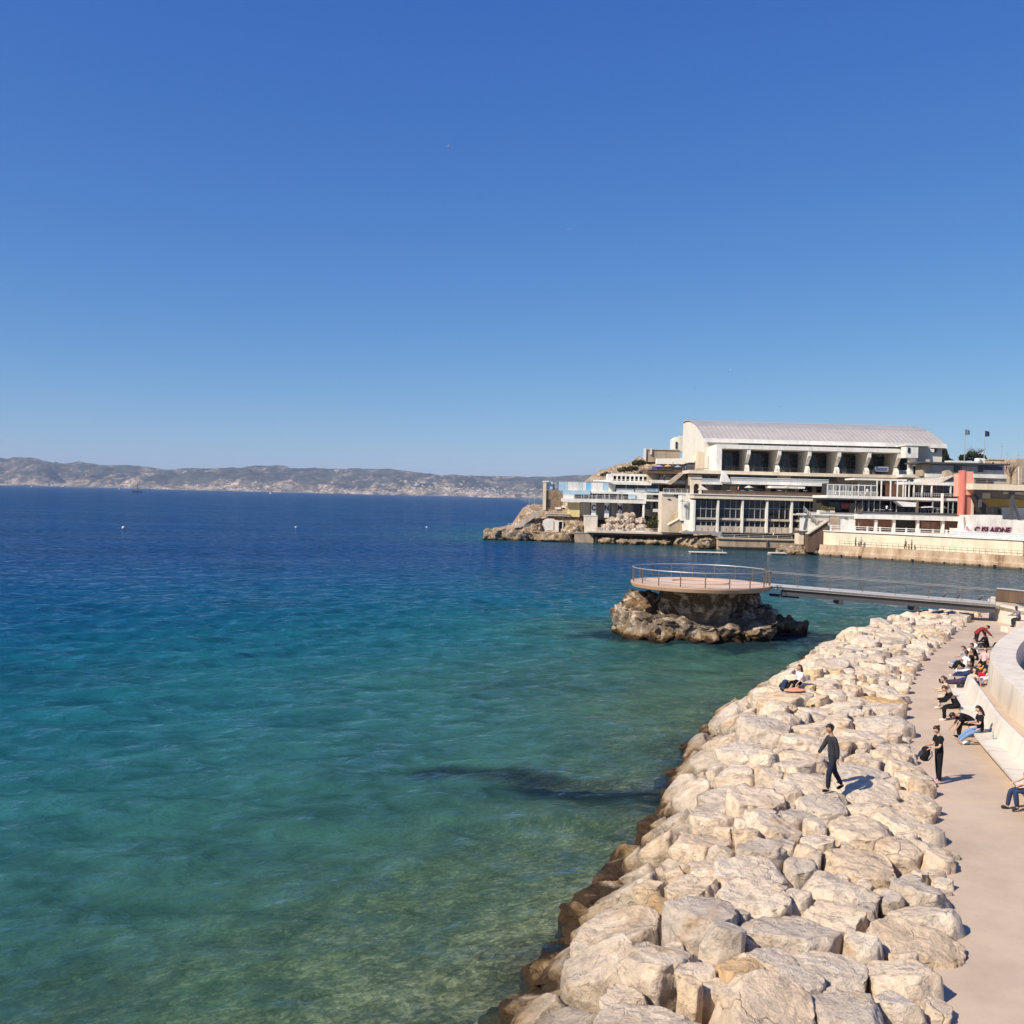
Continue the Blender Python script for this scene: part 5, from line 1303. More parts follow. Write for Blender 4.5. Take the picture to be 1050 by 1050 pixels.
# tables, chairs and guests on the restaurant decks
def chair(u, v, Y, mat, lab, grp, az=0.0):
    p = at(u, v, Y); r = thing('terrace_chair', lab, 'chair', tuple(p), grp); b = MB(); b.box(p.x - .22, p.x + .22, p.y - .22, p.y + .22, p.z + .42, p.z + .47); b.build('seat', mat, r)
    b = MB(); sx = .2 if az > 0 else -.2; b.box(p.x + sx - .03, p.x + sx + .03, p.y - .22, p.y + .22, p.z + .47, p.z + .9); b.build('backrest', mat, r)
    for ax in (-.19, .19):
        for ay in (-.19, .19): b = MB(); b.box(p.x + ax - .02, p.x + ax + .02, p.y + ay - .02, p.y + ay + .02, p.z, p.z + .42); b.build('leg', M_steel, r)
for k, u in enumerate((853, 860.5, 868, 876, 884, 892)):
    table_set(u, 509.3, RY + 1.4, M_white, ['first', 'second', 'third', 'fourth', 'fifth', 'sixth'][k] + ' white table from the left behind the square railing of the upper restaurant deck')
    chair(u + 2.6, 509.3, RY + 1.6, M_dkgrey if k % 2 else M_white, 'deck chair right of the ' + ['first', 'second', 'third', 'fourth', 'fifth', 'sixth'][k] + ' white table on the upper restaurant deck', 'chairs on the upper restaurant deck', 1)
for k, u in enumerate((899, 905.5, 913, 944, 952, 962, 976)):
    table_set(u, 526.4, RY + 1.0, M_white if k % 3 else M_conc, ['white table by the first dark bay of the lower deck', 'white table in the second dark bay of the lower deck', 'pale table left of the pitched white awning', 'white table right of the dark column on the lower deck', 'white table under the small flat awning', 'pale table by the white window bay of the lower deck', 'white table at the red tower end of the lower deck'][k])
for u, v, Y, w, mt_, lab in ((768, 506.8, 223, 9, M_conc, 'small pale parasol among the tables of the middle terrace'), (806, 507, 223, 8, M_beige, 'beige parasol by the long white awning of the middle terrace'), (968, 526.6, 206, 8, M_conc, 'pale parasol on the lower restaurant deck next to the tall white post')):
    parasol(u, v, v - 9 if Y > 210 else v - 8, Y, w, mt_, lab)
M_beam2 = plaster('thin_white_rail', (.74, .73, .7), .1, 1, .5)
def rail(name, lab, ua, ub, va, vb, h, Y, step=2.4, mat=M_beam2):
    p0, p1 = at(ua, va, Y), at(ub, vb, Y); r = thing(name, lab, 'railing', tuple(p0)); n = max(2, int((p1 - p0).length / step)); b = MB()
    for k in range(n + 1): q = p0.lerp(p1, k / n); b.box(q.x - .03, q.x + .03, q.y - .03, q.y + .03, q.z, q.z + h)
    b.build('post', mat, r); b = MB()
    for f in (1.0, .66, .33): b.tube([p0 + Vector((0, 0, h * f)), p1 + Vector((0, 0, h * f))], .025, 4)
    b.build('rail', mat, r)
rail('terrace_railing', 'white post railing along the front of the bathing club terrace', 589, 661, 511.9, 513.7, 1.0, BY + .3, 1.6)
rail('jetty_railing', 'thin white railing along the long low jetty', 604, 706, 545.6, 547.4, 1.0, 231.8, 3.2)
rail('quay_railing', 'pale railing along the front of the stone quay under the glass hall', 738, 812, 552.7, 554.4, 1.0, 215.8, 3.0)
rail('rock_railing', 'thin white railing on the rock shelf behind the blunt tip rock', 521, 545, 541.3, 541.9, 1.0, 238.2, 1.5)
rail('hall_railing', 'dark thin railing along the hall terrace in front of the bays', 744, 924, 482.9, 487.4, 1.0, 231.2, 2.0, M_dkgrey)
rail('annex_railing', 'white railing on top of the beige annex by the glass hall', 680, 711, 505.0, 505.8, .9, 230.7, 1.2)
rail('roof_railing', 'thin railing on the flat roof right of the red tower', 1000, 1048, 496.9, 498.1, 1.0, 198, 2.2, M_grey)
# loungers and boxes by the huts
for k, (u, v, Y, w, d, h, mt_, nm, lab, cat) in enumerate([(581, 545.6, 238, .5, .5, .9, M_brick, 'storage_box', 'brick red box by the cabin on the headland', 'box'), (584.5, 545.8, 238, .4, .4, .7, M_conc, 'storage_box', 'pale box next to the brick red one on the headland', 'box'), (614, 545.4, 234, .5, .3, .9, M_tan, 'storage_box', 'tan crate on the jetty below the letter C panel', 'box'), (656, 545.8, 233.5, .9, .3, .4, M_white, 'storage_box', 'long white chest on the jetty in front of the boulders', 'chest'), (672, 481.6, 241, .8, .4, .7, M_navy, 'storage_box', 'navy cabinet on the bar terrace under the awning', 'cabinet'), (708, 481.6, 241, .8, .4, 1.0, M_dkgrey, 'storage_box', 'dark cabinet on the bar terrace beside the cream pillar', 'cabinet')]):
    p = at(u, v, Y); r = thing(nm, lab, cat, tuple(p)); b = MB(); b.box(p.x - w, p.x + w, p.y - d, p.y + d, p.z, p.z + h); b.build('case', mt_, r); b = MB(); b.box(p.x - w - .05, p.x + w + .05, p.y - d - .05, p.y + d + .05, p.z + h, p.z + h + .08); b.build('lid', M_grey, r)
# ------------------------------------------------------------------ viewing platform on its rock
DY = 77.0; dc_ = at(718, 597.4, DY); DX, DZ = dc_.x, dc_.z; DR = 5.2
def ring(r, z, n=64): return [(DX + r * math.cos(2 * math.pi * k / n), DY + r * math.sin(2 * math.pi * k / n), z) for k in range(n)]
vp = thing('viewing_platform', 'round terracotta viewing deck with a thin railing on a rock islet', 'platform', (DX, DY, 0))
b = MB(); b.tube([(DX, DY, DZ - .42), (DX, DY, DZ - .34), (DX, DY, DZ - .1), (DX, DY, DZ)], [DR - .5, DR - .1, DR, DR], 72); b.build('deck_slab', M_deckwood, vp)
b = MB(); b.tube([(DX, DY, DZ + .001), (DX, DY, DZ + .012)], DR * .92, 72); fl = b.build('floor', plaster('pinkish_floor', (.62, .46, .35), .12, .4, .85, .15, .2, stain=(.5, .36, .27), stain_amt=.4), vp)
b = MB(); b.tube(ring(2.1, DZ + .02), .09, 4, True); b.build('floor_ring', M_deckwood, fl)
b = MB()
prof_d = [(-1.2, 3.5), (.3, 3.3), (.6, 3.2), (.9, 3.1), (1.2, 3.0), (1.6, 2.9), (2.0, 2.9), (2.3, 2.95), (2.6, 3.0), (2.9, 3.1), (3.1, 3.15), (DZ - .42, 3.3)]
b.tube([(DX - .15, DY + .3, z) for z, r in prof_d], [r for z, r in prof_d], 60); pv0 = np.array(b.v); nn_ = fbm(pv0 * .9, 4, 61, .6); cc_ = pv0 - np.array([DX, DY, 0]); cc_[:, 2] = 0; b.v = [tuple(q) for q in pv0 + cc_ / (np.linalg.norm(cc_, axis=1)[:, None] + .01) * (nn_ * .42 - .1)[:, None]]
ped = b.build('pedestal', M_sea, vp, True); set_rnd(ped, .62)
npost = 18; gap_a = math.atan2(-.02, 1)
b = MB(); a0 = R(8); a1 = R(352)
arc_ = [(DX + (DR - .12) * math.cos(a0 + (a1 - a0) * k / 70), DY + (DR - .12) * math.sin(a0 + (a1 - a0) * k / 70)) for k in range(71)]
b.tube([(x, y, DZ + 1.06) for x, y in arc_], .035, 6); b.build('handrail', M_steel, vp)
b = MB()
for h in (.28, .53, .78): b.tube([(x, y, DZ + h) for x, y in arc_], .008, 4)
b.build('rail_wire', M_rust, vp)
for k in range(0, 71, 4):
    x, y = arc_[min(k, 70)]; b = MB(); b.box(x - .035, x + .035, y - .035, y + .035, DZ, DZ + 1.05); b.build('post', M_rust, vp)
for x, y in (arc_[0], arc_[70]):
    b = MB(); b.box(x - .07, x + .07, y - .07, y + .07, DZ, DZ + 1.2); b.build('gate_post', M_rust, vp)
# footbridge
br0 = Vector((DX + DR - .3, DY - .1, DZ - .06)); br1 = on(1018, 619, 3.15); br1.z = 3.15
bd = (br1 - br0).normalized(); bs_ = Vector((bd.y, -bd.x, 0)).normalized()
fb = thing('footbridge', 'slim grey footbridge from the shore to the round viewing deck', 'footbridge', tuple(br0))
b = MB(); b.sweep([br0, br1], [(-.8, -.16), (.8, -.16), (.8, 0), (-.8, 0)]); b.build('deck', M_grey, fb)
b = MB(); 
for s_ in (-.55, .55): b.sweep([br0 + bd * 1.2, br1], [(s_ - .1, -.62), (s_ + .1, -.62), (s_ + .1, -.165), (s_ - .1, -.165)])
b.build('girder', M_dkgrey, fb)
b = MB()
for s_ in (-.78, .78): b.tube([br0 + bs_ * s_ + Vector((0, 0, .02)), br1 + bs_ * s_ + Vector((0, 0, .02))], .1, 6)
b.build('kerb_pipe', M_steel, fb)
for s_ in (-.76, .76):
    b = MB(); b.tube([br0 + bs_ * s_ + Vector((0, 0, 1.02)), br1 + bs_ * s_ + Vector((0, 0, 1.02))], .024, 5); b.build('handrail', M_grey, fb)
    b = MB()
    for h in (.4, .7): b.tube([br0 + bs_ * s_ + Vector((0, 0, h)), br1 + bs_ * s_ + Vector((0, 0, h))], .007, 3)
    b.build('rail_wire', M_rust, fb)
L_b = (br1 - br0).length
for k in range(8):
    b = MB()
    for s_ in (-.76, .76):
        p = br0 + bd * (L_b * k / 7) + bs_ * s_; b.box(p.x - .018, p.x + .018, p.y - .018, p.y + .018, p.z, p.z + 1.02)
    b.build('post', M_rust, fb)
for k in (.33, .66):
    p = br0.lerp(br1, k); b = MB(); b.box(p.x - .14, p.x + .14, p.y - .75, p.y + .75, p.z - .95, p.z - .6); b.build('bracket', M_dkgrey, fb)
b = MB(); b.sweep([br0 + bd * .3, br0 + bd * 2.4], [(-.5, -.75), (.5, -.75), (.4, -.62), (-.4, -.62)]); b.build('bearing', M_dark, fb)

# the rock islet: one rock mass with lumps
lumps = []
def lump(u, v, dY, rx, ry, H, z=None, seed=0, rough=2.0):
    Y = DY + dY; p = at(u, v, Y)
    def Rf(th, rx=rx, ry=ry): return 1 / np.sqrt((np.cos(th) / rx) ** 2 + (np.sin(th) / ry) ** 2)
    P, Fc = rock_shape(Rf, H, 4000 + seed, 4, 11, rough, .55)
    lumps.append((place(P, (p.x, p.y, p.z), .2, seed), Fc))
for k, q in enumerate([(695, 650, -1.0, 4.8, 3.4, 1.5), (655, 637, .3, 1.9, 2.5, 2.1), (657, 625, 1.0, 1.5, 1.8, 1.8), (649, 645, -.3, 1.4, 1.8, 1.1), (668, 643, -2.4, 2.2, 1.8, 1.45), (700, 647, -2.8, 2.6, 1.6, 1.25), (735, 652, -3.2, 3.0, 1.6, .85), (768, 652, -2.6, 2.8, 1.5, .75),
                       (740, 645, .6, 4.0, 3.0, 1.5), (757, 626, 1.6, 1.7, 2.0, 2.0), (771, 633, 1.4, 1.5, 1.8, 1.6), (790, 641, 1.8, 1.2, 1.3, 1.2), (802, 645, 2.0, 1.2, 1.2, .9), (815, 645, 1.8, .9, 1.0, .85), (810, 640, 2.2, .5, .8, .9)]):
    lump(*q, seed=k)
vs, fs, n0 = [], [], 0
for P, Fc in lumps: vs.append(P); fs += [tuple(i + n0 for i in f) for f in Fc]; n0 += len(P)
V_ = np.vstack(vs); V_ = V_ + 0.26 * np.c_[fbm(V_ * 1.5, 4, 3, .6), fbm(V_ * 1.5 + 30, 4, 3, .6), fbm(V_ * 1.5 + 60, 4, 3, .6) * .9]
rdg = 1 - np.abs(fbm(V_ * 1.1 + 7, 3, 55)); cen = V_ - np.array([DX, DY, 0]); cen[:, 2] *= .6; V_ = V_ - cen / (np.linalg.norm(cen, axis=1)[:, None] + .1) * (np.clip(rdg - .8, 0, 1) * 2.6 - .12)[:, None]
isl = link_mesh('rock_islet', V_, fs, M_sea, None, None, True, (DX, DY, 0)); set_rnd(isl, .3)
tag(isl, 'jagged brown and white rock islet under the round viewing deck', 'islet')

# ------------------------------------------------------------------ white bench, curved walls
bench_path = [on(u, v, 2.35) for u, v in ((1085, 858), (1052, 815), (1030, 788), (999, 752), (985, 728), (972, 705))]
for p in bench_path: p.z = PATH_Z
bench_path = [Vector((*q, PATH_Z)) for q in catmull([p.xy for p in bench_path], 6)]
bn_ = thing('concrete_bench', 'long white concrete bench with a high sloping back along the walk', 'bench', tuple(bench_path[15]))
b = MB(); b.sweep(bench_path, [(0, .36), (.62, .36), (.62, .45), (0, .45)]); b.build('seat', M_conc, bn_)
b = MB(); b.sweep(bench_path, [(.60, .451), (.66, .451), (.92, 1.02), (.86, 1.06), (.76, 1.04)]); b.build('backrest', M_conc, bn_)
b = MB(); b.sweep(bench_path, [(.28, 0), (.9, 0), (.9, .36), (.28, .358)]); b.build('plinth', M_conc2, bn_)
b = MB()
for k in range(3, len(bench_path) - 1, 3):
    p = bench_path[k]; t_ = (bench_path[k + 1] - bench_path[k - 1]).normalized(); b.sweep([p - t_ * .006, p + t_ * .006], [(-.003, .355), (.615, .4535), (.664, .4535), (.86, 1.064), (.84, 1.066), (.61, .456), (-.003, .456)])
b.build('joint', M_grey, bn_)
# the curved ramp wall on the right
rw = thing('ramp_wall', 'broad white curved parapet round a sunken ramp behind the bench', 'wall', tuple(on(1036, 700, PATH_Z)))
rim = [on(u, v, 3.05) for u, v in ((1110, 745), (1065, 722), (1040, 707), (1023, 691), (1012, 676), (1016, 662), (1030, 650), (1052, 639), (1085, 630))]
rim = [Vector((*q, 0)) for q in catmull([p.xy for p in rim], 8)]
b = MB(); b.sweep(rim, [(0, PATH_Z - .1), (.15, 3.05), (1.25, 3.05), (1.25, -.6), (.9, -.6)]); b.build('parapet', M_conc, rw, True)
b = MB(); b.sweep(rim, [(1.26, .2), (1.9, .2), (1.9, 1.5), (1.26, 1.5)]); b.build('inner_ledge', M_grey, rw)
b = MB(); b.tube([p + Vector((0, 0, 2.2)) + Vector((p - rim[max(0, i - 1)] if i else rim[1] - p).normalized().cross(Vector((0, 0, 1)))) * 1.75 for i, p in enumerate(rim)], .04, 6); b.build('handrail', M_steel, rw)
b = MB(); q = on(1036, 708, 3.05); b.prism([(q.x - .1, q.y - 1.6, PATH_Z), (q.x + 1.3, q.y - 2.6, PATH_Z), (q.x + 1.7, q.y - 1.2, PATH_Z), (q.x + .3, q.y - .3, PATH_Z)], (0, 0, 1.1)); b.build('buttress', M_conc, rw)
# end wall where the footbridge lands
ew = thing('landing_wall', 'rounded white wall at the shore end of the footbridge', 'wall', tuple(on(1012, 634, PATH_Z)))
lp = [on(u, v, PATH_Z) for u, v in ((1017, 628), (1012.5, 631), (1014, 634), (1022, 637), (1035, 640), (1052, 644), (1080, 650))]
lp = [Vector((*q, PATH_Z)) for q in catmull([p.xy for p in lp], 5)]
b = MB(); b.sweep(list(reversed(lp)), [(0, 0), (0, 1.25), (.5, 1.25), (.5, 0)]); b.build('wall', M_conc, ew, True)
b = MB(); c0 = lp[0]; b.prism([tuple(p.xy) + (3.0,) for p in lp] + [(lp[-1].x + 3, lp[-1].y + 14, 3.0), (lp[0].x + 1, lp[0].y + 2.4, 3.0)], (0, 0, -.25)); b.build('landing_deck', M_tan, ew)
sc_ = thing('timber_screen', 'brown slatted railing screen on the footbridge landing', 'screen', tuple(on(1035, 613, 3.0)))
q0 = on(1022, 616.5, 3.0); q1 = on(1075, 622, 3.0); n = 34; b = MB()
for k in range(n):
    p = q0.lerp(q1, k / n); b.box(p.x - .05, p.x + .05, p.y - .03, p.y + .03, 3.0, 3.92)
b.build('slat', M_rust, sc_); b = MB(); b.tube([q0 + Vector((0, 0, .98)), q1 + Vector((0, 0, .98))], .05, 6); b.build('handrail', M_steel, sc_)
b = MB(); b.sweep([q0, q1], [(.12, .05), (.18, .05), (.18, .85), (.12, .85)]); b.build('backing', M_brown, sc_)
b = MB()
for k in (.02, .085):
    for h in (.15, .52):
        p = q0.lerp(q1, k); e = q0.lerp(q1, k + .05); b.box(p.x, e.x, p.y - .09, p.y - .05, 3 + h, 3 + h + .28)
b.build('pale_panel', M_cream, sc_)

# ------------------------------------------------------------------ boats, buoys, birds
def yacht(u, v, L, mast, lab, sail=False, hull=None):
    p = on(u, v, 0); r = thing('sailing_boat', lab, 'sailing boat', tuple(p))
    b = MB(); h = L * .09; n = 8; ringv = []
    for k in range(n + 1):
        t_ = k / n; w = L * .14 * math.sin(min(1, (1 - t_) * 1.6 + .05) * math.pi / 2) * (.7 + .3 * min(1, t_ * 4)); x = p.x - L / 2 + L * t_
        ringv += [(x, p.y - w, h), (x, p.y - w * .6, -.3), (x, p.y + w * .6, -.3), (x, p.y + w, h)]
    fs = []
    for k in range(n):
        a = 4 * k; c = a + 4; fs += [(a, a + 1, c + 1, c), (a + 1, a + 2, c + 2, c + 1), (a + 2, a + 3, c + 3, c + 2), (a + 3, a, c, c + 3)]
    fs += [(0, 3, 2, 1), (4 * n, 4 * n + 1, 4 * n + 2, 4 * n + 3)]
    b.add(ringv, fs); b.build('hull', hull or M_white, r)
    b = MB(); b.box(p.x - L * .2, p.x + L * .12, p.y - L * .08, p.y + L * .08, h, h + L * .05); b.build('cabin', M_navy, r)
    b = MB(); b.tube([(p.x + L * .05, p.y, h), (p.x + L * .05, p.y, h + mast)], [.55, .35], 5); b.tube([(p.x + L * .05, p.y, h + L * .1), (p.x - L * .38, p.y, h + L * .1)], L * .028, 5); b.build('mast', M_dkgrey, r)
    if sail:
        b = MB(); b.prism([(p.x + L * .03, p.y, h + L * .12), (p.x + L * .03, p.y, h + mast * .97), (p.x - L * .36, p.y, h + L * .12)], (0, .05, 0)); b.build('mainsail', M_white, r)
        b = MB(); b.prism([(p.x + L * .07, p.y, h + mast * .85), (p.x + L * .07, p.y, h + .3), (p.x + L * .45, p.y, h + .3)], (0, .05, 0)); b.build('jib', M_white, r)
yacht(140.5, 504.8, 21, 27, 'dark masted yacht with bare mast out in the bay', False, plaster('dark_hull', (.05, .06, .09), .1, .3))
yacht(276.8, 506.6, 8, 9.5, 'small white sail set alone in front of the far hills', True)
yacht(122, 501.8, 9, 6, 'tiny white motor sailer left of the dark yacht, far off', True)
yacht(32, 499.6, 9, 8, 'tiny white sail close under the hills at the left edge', True)
for u, v, v1, lab in ((542.5, 531, 507, 'slim yacht mast showing over the headland rocks, outer one'), (548, 530, 510, 'slim yacht mast showing over the headland rocks, nearer the stone tower')):
    p = at(u, v, 264); p = Vector((p.x, 268, .2)); r = thing('moored_yacht', lab.replace('slim yacht mast showing', 'moored white yacht whose mast shows'), 'yacht', tuple(p))
    b = MB(); b.tube([(p.x - 4, p.y, .2), (p.x - 2, p.y, .3), (p.x + 2, p.y, .3), (p.x + 4, p.y, .5)], [.5, 1.1, 1.2, .1], 8); b.build('hull', M_white, r)
    zt_ = at(u, v1, 268).z; b = MB(); b.tube([(p.x, p.y, .9), (p.x, p.y, zt_)], .05, 5); b.tube([(p.x - .7, p.y, zt_ * .6), (p.x + .7, p.y, zt_ * .6)], .03, 4); b.build('mast', M_steel, r)
def buoy(u, v, r_, lab):
    p = on(u, v, 0); r = thing('buoy', lab, 'buoy', tuple(p)); D, Fc = ico(2)
    link_mesh('float', D * r_ + np.array([p.x, p.y, r_ * .45]), Fc, M_conc2, r, None, True)
    b = MB(); b.tube([(p.x, p.y, r_ * 1.35), (p.x, p.y, r_ * 1.9)], r_ * .18, 6); b.build('ring_post', M_dkgrey, r)
buoy(126.6, 542, .42, 'white buoy afloat on the left below the dark yacht'); buoy(303.5, 541.2, .33, 'white buoy afloat in mid bay'); buoy(437.5, 541.2, .33, 'white buoy afloat nearest the headland')
def gull(u, v, Y, span, az, lab, mat=None, flap=.25):
    p = at(u, v, Y); r = thing('gull', lab, 'bird', tuple(p)); r.rotation_euler = (0, 0, az)
    D, Fc = ico(2); s = span
    link_mesh('body', np.c_[D[:, 0] * .22 * s, D[:, 1] * .06 * s, D[:, 2] * .055 * s] + np.array(p), Fc, mat or M_white, r, None, True)
    b = MB()
    for sg in (-1, 1):
        pr = [(0.06, 0), (.08, .25), (-.02, .5), (-.05, .5), (-.05, .22), (-.07, 0)]
        zs = [0, flap * .5, flap * .3, flap * .3, flap * .5, 0]
        vs = [(p.x + a * s, p.y + sg * c * s, p.z + z * s * .6) for (a, c), z in zip(pr, zs)] + [(p.x + a * s, p.y + sg * c * s, p.z + z * s * .6 + .015) for (a, c), z in zip(pr, zs)]
        b.add(vs, [(0, 1, 4, 5), (1, 2, 3, 4), (6, 11, 10, 7), (7, 10, 9, 8)] + [(i, 6 + i, 6 + (i + 1) % 6, (i + 1) % 6) for i in range(6)])
    b.build('wings', mat or M_white, r)
gull(460.5, 150, 190, 1.3, .4, 'white gull flying high, topmost bird in the sky'); gull(583.5, 235, 260, 1.2, 1.2, 'pale gull high in the sky, second from the top')
gull(749, 379, 240, 1.2, .2, 'white gull in the sky above the hall roof'); gull(712.5, 398, 260, 1.1, .8, 'dark gull in the sky left of the white one above the hall', M_dkgrey); gull(800, 417, 260, 1.1, 2.0, 'small dark gull low over the vaulted roof', M_dkgrey); gull(600, 381, 300, 1.1, 2.0, 'tiny dark gull in open sky left of the hall', M_dkgrey); gull(625, 406, 300, 1.1, .5, 'tiny dark gull lower in the sky left of the hall', M_dkgrey)
# ------------------------------------------------------------------ people
SKIN = {}
def skin_mat(name, c):
    if name not in SKIN: SKIN[name] = plaster(name, c, .1, 8, .55, .05, .35)
    return SKIN[name]
S_light = skin_mat('light_skin', (.56, .34, .24)); S_tan = skin_mat('tanned_skin', (.42, .235, .15)); S_dark = skin_mat('dark_skin', (.12, .065, .045))
def cloth(name, c, rough=.85): return plaster(name, c, .22, 5, rough, .25, .15, fine=40)
C_black = cloth('black_cloth', (.012, .012, .014)); C_char = cloth('charcoal_cloth', (.035, .037, .042)); C_navy = cloth('navy_denim', (.03, .045, .10)); C_jean = cloth('blue_denim', (.17, .27, .46))
C_white = cloth('white_cotton', (.78, .77, .76)); C_grey = cloth('grey_cotton', (.36, .35, .36)); C_red = cloth('dark_red_cloth', (.24, .025, .03)); C_bred = cloth('bright_red_cloth', (.5, .02, .04)); C_orange = cloth('orange_cloth', (.85, .36, .06)); C_pink = cloth('pinkish_cloth', (.62, .42, .42)); C_beige = cloth('beige_cloth', (.55, .44, .32)); C_lilac = cloth('greyish_lilac_cloth', (.22, .19, .24))
H_black = flat('black_hair', (.012, .009, .008), .5); H_brown = flat('brown_hair', (.08, .035, .018), .5); H_dbrown = flat('dark_brown_hair', (.03, .017, .011), .5)
M_eye = flat('eye_dark', (.02, .015, .012), .3); M_lip = flat('lip_tone', (.36, .14, .11), .5)
def skin_graph(name, verts, edges, radii, mat, parent, origin, sub=1, root=0):
    me = bpy.data.meshes.new('g'); me.from_pydata([tuple(v) for v in verts], edges, [])
    o = bpy.data.objects.new('g', me); COL.objects.link(o)
    mdf = o.modifiers.new('s', 'SKIN'); mdf.use_smooth_shade = True; mdf.branch_smoothing = .6
    for i, r in enumerate(radii):
        sv = me.skin_vertices[0].data[i]; sv.radius = (r, r) if isinstance(r, (int, float)) else r; sv.use_root = (i == root)
    if sub: sm = o.modifiers.new('d', 'SUBSURF'); sm.levels = sub; sm.render_levels = sub
    dg = bpy.context.evaluated_depsgraph_get(); ev = bpy.data.meshes.new_from_object(o.evaluated_get(dg))
    V = [x.co[:] for x in ev.vertices]; Fs = [tuple(p.vertices) for p in ev.polygons]
    bpy.data.objects.remove(o); bpy.data.meshes.remove(me); bpy.data.meshes.remove(ev)
    return V, Fs
def head_shape():
    bm = bmesh.new(); bmesh.ops.create_uvsphere(bm, u_segments=20, v_segments=16, radius=1)
    V = np.array([v.co[:] for v in bm.verts]); Fs = [tuple(q.index for q in f.verts) for f in bm.faces]; bm.free()
    x, y, z = V.T
    jaw = 1 - .32 * np.clip(-z, 0, 1) ** 1.3
    P = np.c_[x * .076 * jaw, y * .098 * (1 - .12 * np.clip(-z, 0, 1)), z * .122]
    fr = np.clip(y, 0, 1)
    P[:, 1] += .026 * np.exp(-((x / .16) ** 2 + ((z + .12) / .16) ** 2)) * (y > 0)          # nose
    P[:, 1] -= .012 * np.exp(-(((np.abs(x) - .38) / .18) ** 2 + ((z - .08) / .13) ** 2)) * (y > 0)  # eye sockets
    P[:, 1] += .010 * np.exp(-((x / .35) ** 2 + ((z + .78) / .2) ** 2)) * (y > 0)           # chin
    P[:, 0] += np.sign(x) * .014 * np.exp(-(((y + .05) / .14) ** 2 + ((z + .05) / .22) ** 2)) * (np.abs(x) > .8)   # ears
    return V, P, Fs
HV_, HP_, HF_ = head_shape()
def person(foot, az, label, pose, skin=S_light, top=C_black, bottom=C_black, shoes=C_black, hair=H_dbrown, hairstyle='short', sleeve='long', scale=1.0, group=None, coat=False, bare=False, mode='stand', seat=.45, legs='long', skirt=False, fingers=True):
    """foot: ground point below the pelvis; az: way the body faces (0 = +X); pose: absolute limb angles in degrees"""
    g = dict(torso=0, torso2=None, roll=0, head=0, headturn=0, hipL=0, kneeL=0, hipR=0, kneeR=0, abL=3, abR=3, armL=4, foreL=10, armR=4, foreR=10, aabL=9, aabR=9, fabL=None, fabR=None, twist=0)
    g.update(pose)
    t1, t2 = R(g['torso']), R(g['torso2'] if g['torso2'] is not None else g['torso'])
    up1 = Vector((0, math.sin(t1), math.cos(t1))); up2 = Vector((0, math.sin(t2), math.cos(t2)))
    def limb(a, ab, sx): a = R(a); ab = R(ab); return Vector((sx * math.sin(ab), math.sin(a) * math.cos(ab), -math.cos(a) * math.cos(ab)))
    pel = Vector((0, 0, 0)); waist = pel + up1 * .16; chest = waist + (up1 + up2).normalized() * .20; neck = chest + up2 * .17
    hd = R(g['head'] if 'head' in pose else g['torso']); hup = Vector((0, math.sin(hd), math.cos(hd)))
    hb = neck + (up2 + hup).normalized() * .075; hc = hb + hup * .115
    J = {}
    for s, sx in (('L', -1), ('R', 1)):
        hip = pel + Vector((sx * .09, 0, -.03)); kn = hip + limb(g['hip' + s], g['ab' + s], sx) * .43; an = kn + limb(g['knee' + s], g['ab' + s] * .4, sx) * .42
        fa = g.get('foot' + s, g['knee' + s] + 85); fdir = limb(fa, 6, sx); he = an + limb(g['knee' + s], 0, sx) * .045 - fdir * .03; toe = he + fdir * .2
        sh = chest + up2 * .115 + Vector((sx * .17, 0, 0)); el = sh + limb(g['arm' + s], g['aab' + s], sx) * .285; fb_ = g['fab' + s]; wr = el + limb(g['fore' + s], fb_ if fb_ is not None else -4, sx) * .25
        J[s] = dict(hip=hip, kn=kn, an=an, he=he, toe=toe, sh=sh, el=el, wr=wr, sx=sx, hdir=(wr - el).normalized())
    verts, edges, rad = [], [], []
    def V(p, r, par=None):
        verts.append(p); rad.append(r); i = len(verts) - 1
        if par is not None: edges.append((par, i))
        return i
    p0 = V(pel, (.125, .10)); w = V(waist, (.115, .09), p0); c = V(chest, (.135, .10), w); n = V(neck, .055, c); hbi = V(hb, .05, n); V(hb + hup * .07, .05, hbi)
    for s in 'LR':
        j = J[s]; a = V(j['hip'] + (j['kn'] - j['hip']) * .12, .082, p0); k = V(j['kn'], .054, a); cf = V(j['kn'].lerp(j['an'], .35), .052, k); an = V(j['an'], .036, cf); he = V(j['he'], .036, an); V(j['toe'], .026, he)
        sh = V(j['sh'], .052, c); el = V(j['el'], .04, sh); wr = V(j['wr'], .026, el)
        pm = V(j['wr'] + j['hdir'] * .07, (.036, .02), wr)
        if fingers:
            side = j['hdir'].cross(Vector((0, 0, 1)) if abs(j['hdir'].z) < .9 else Vector((0, 1, 0))).normalized(); nrm = side.cross(j['hdir'])
            for q, L in enumerate((.072, .082, .076, .058)):
                b0 = V(j['wr'] + j['hdir'] * .085 + side * (.026 - .0175 * q), .0095, pm); b1 = V(verts[b0] + j['hdir'] * L * .55 - nrm * .008, .0085, b0); V(verts[b1] + j['hdir'] * L * .4 - nrm * .025, .007, b1)
            t0 = V(j['wr'] + j['hdir'] * .03 + side * .034, .011, wr); t1_ = V(verts[t0] + j['hdir'] * .032 + side * .018, .009, t0); V(verts[t1_] + j['hdir'] * .03, .008, t1_)
    Bv, Bf = skin_graph('b', verts, edges, rad, skin, None, None, 1)
    # head joined to the same body mesh
    turn = Matrix.Rotation(R(g['headturn']), 3, hup)
    fw = turn @ Vector((0, math.cos(hd), -math.sin(hd))); rt__ = fw.cross(hup)
    def HT(P): return [tuple(hc + rt__ * p[0] + fw * p[1] + hup * p[2]) for p in P]
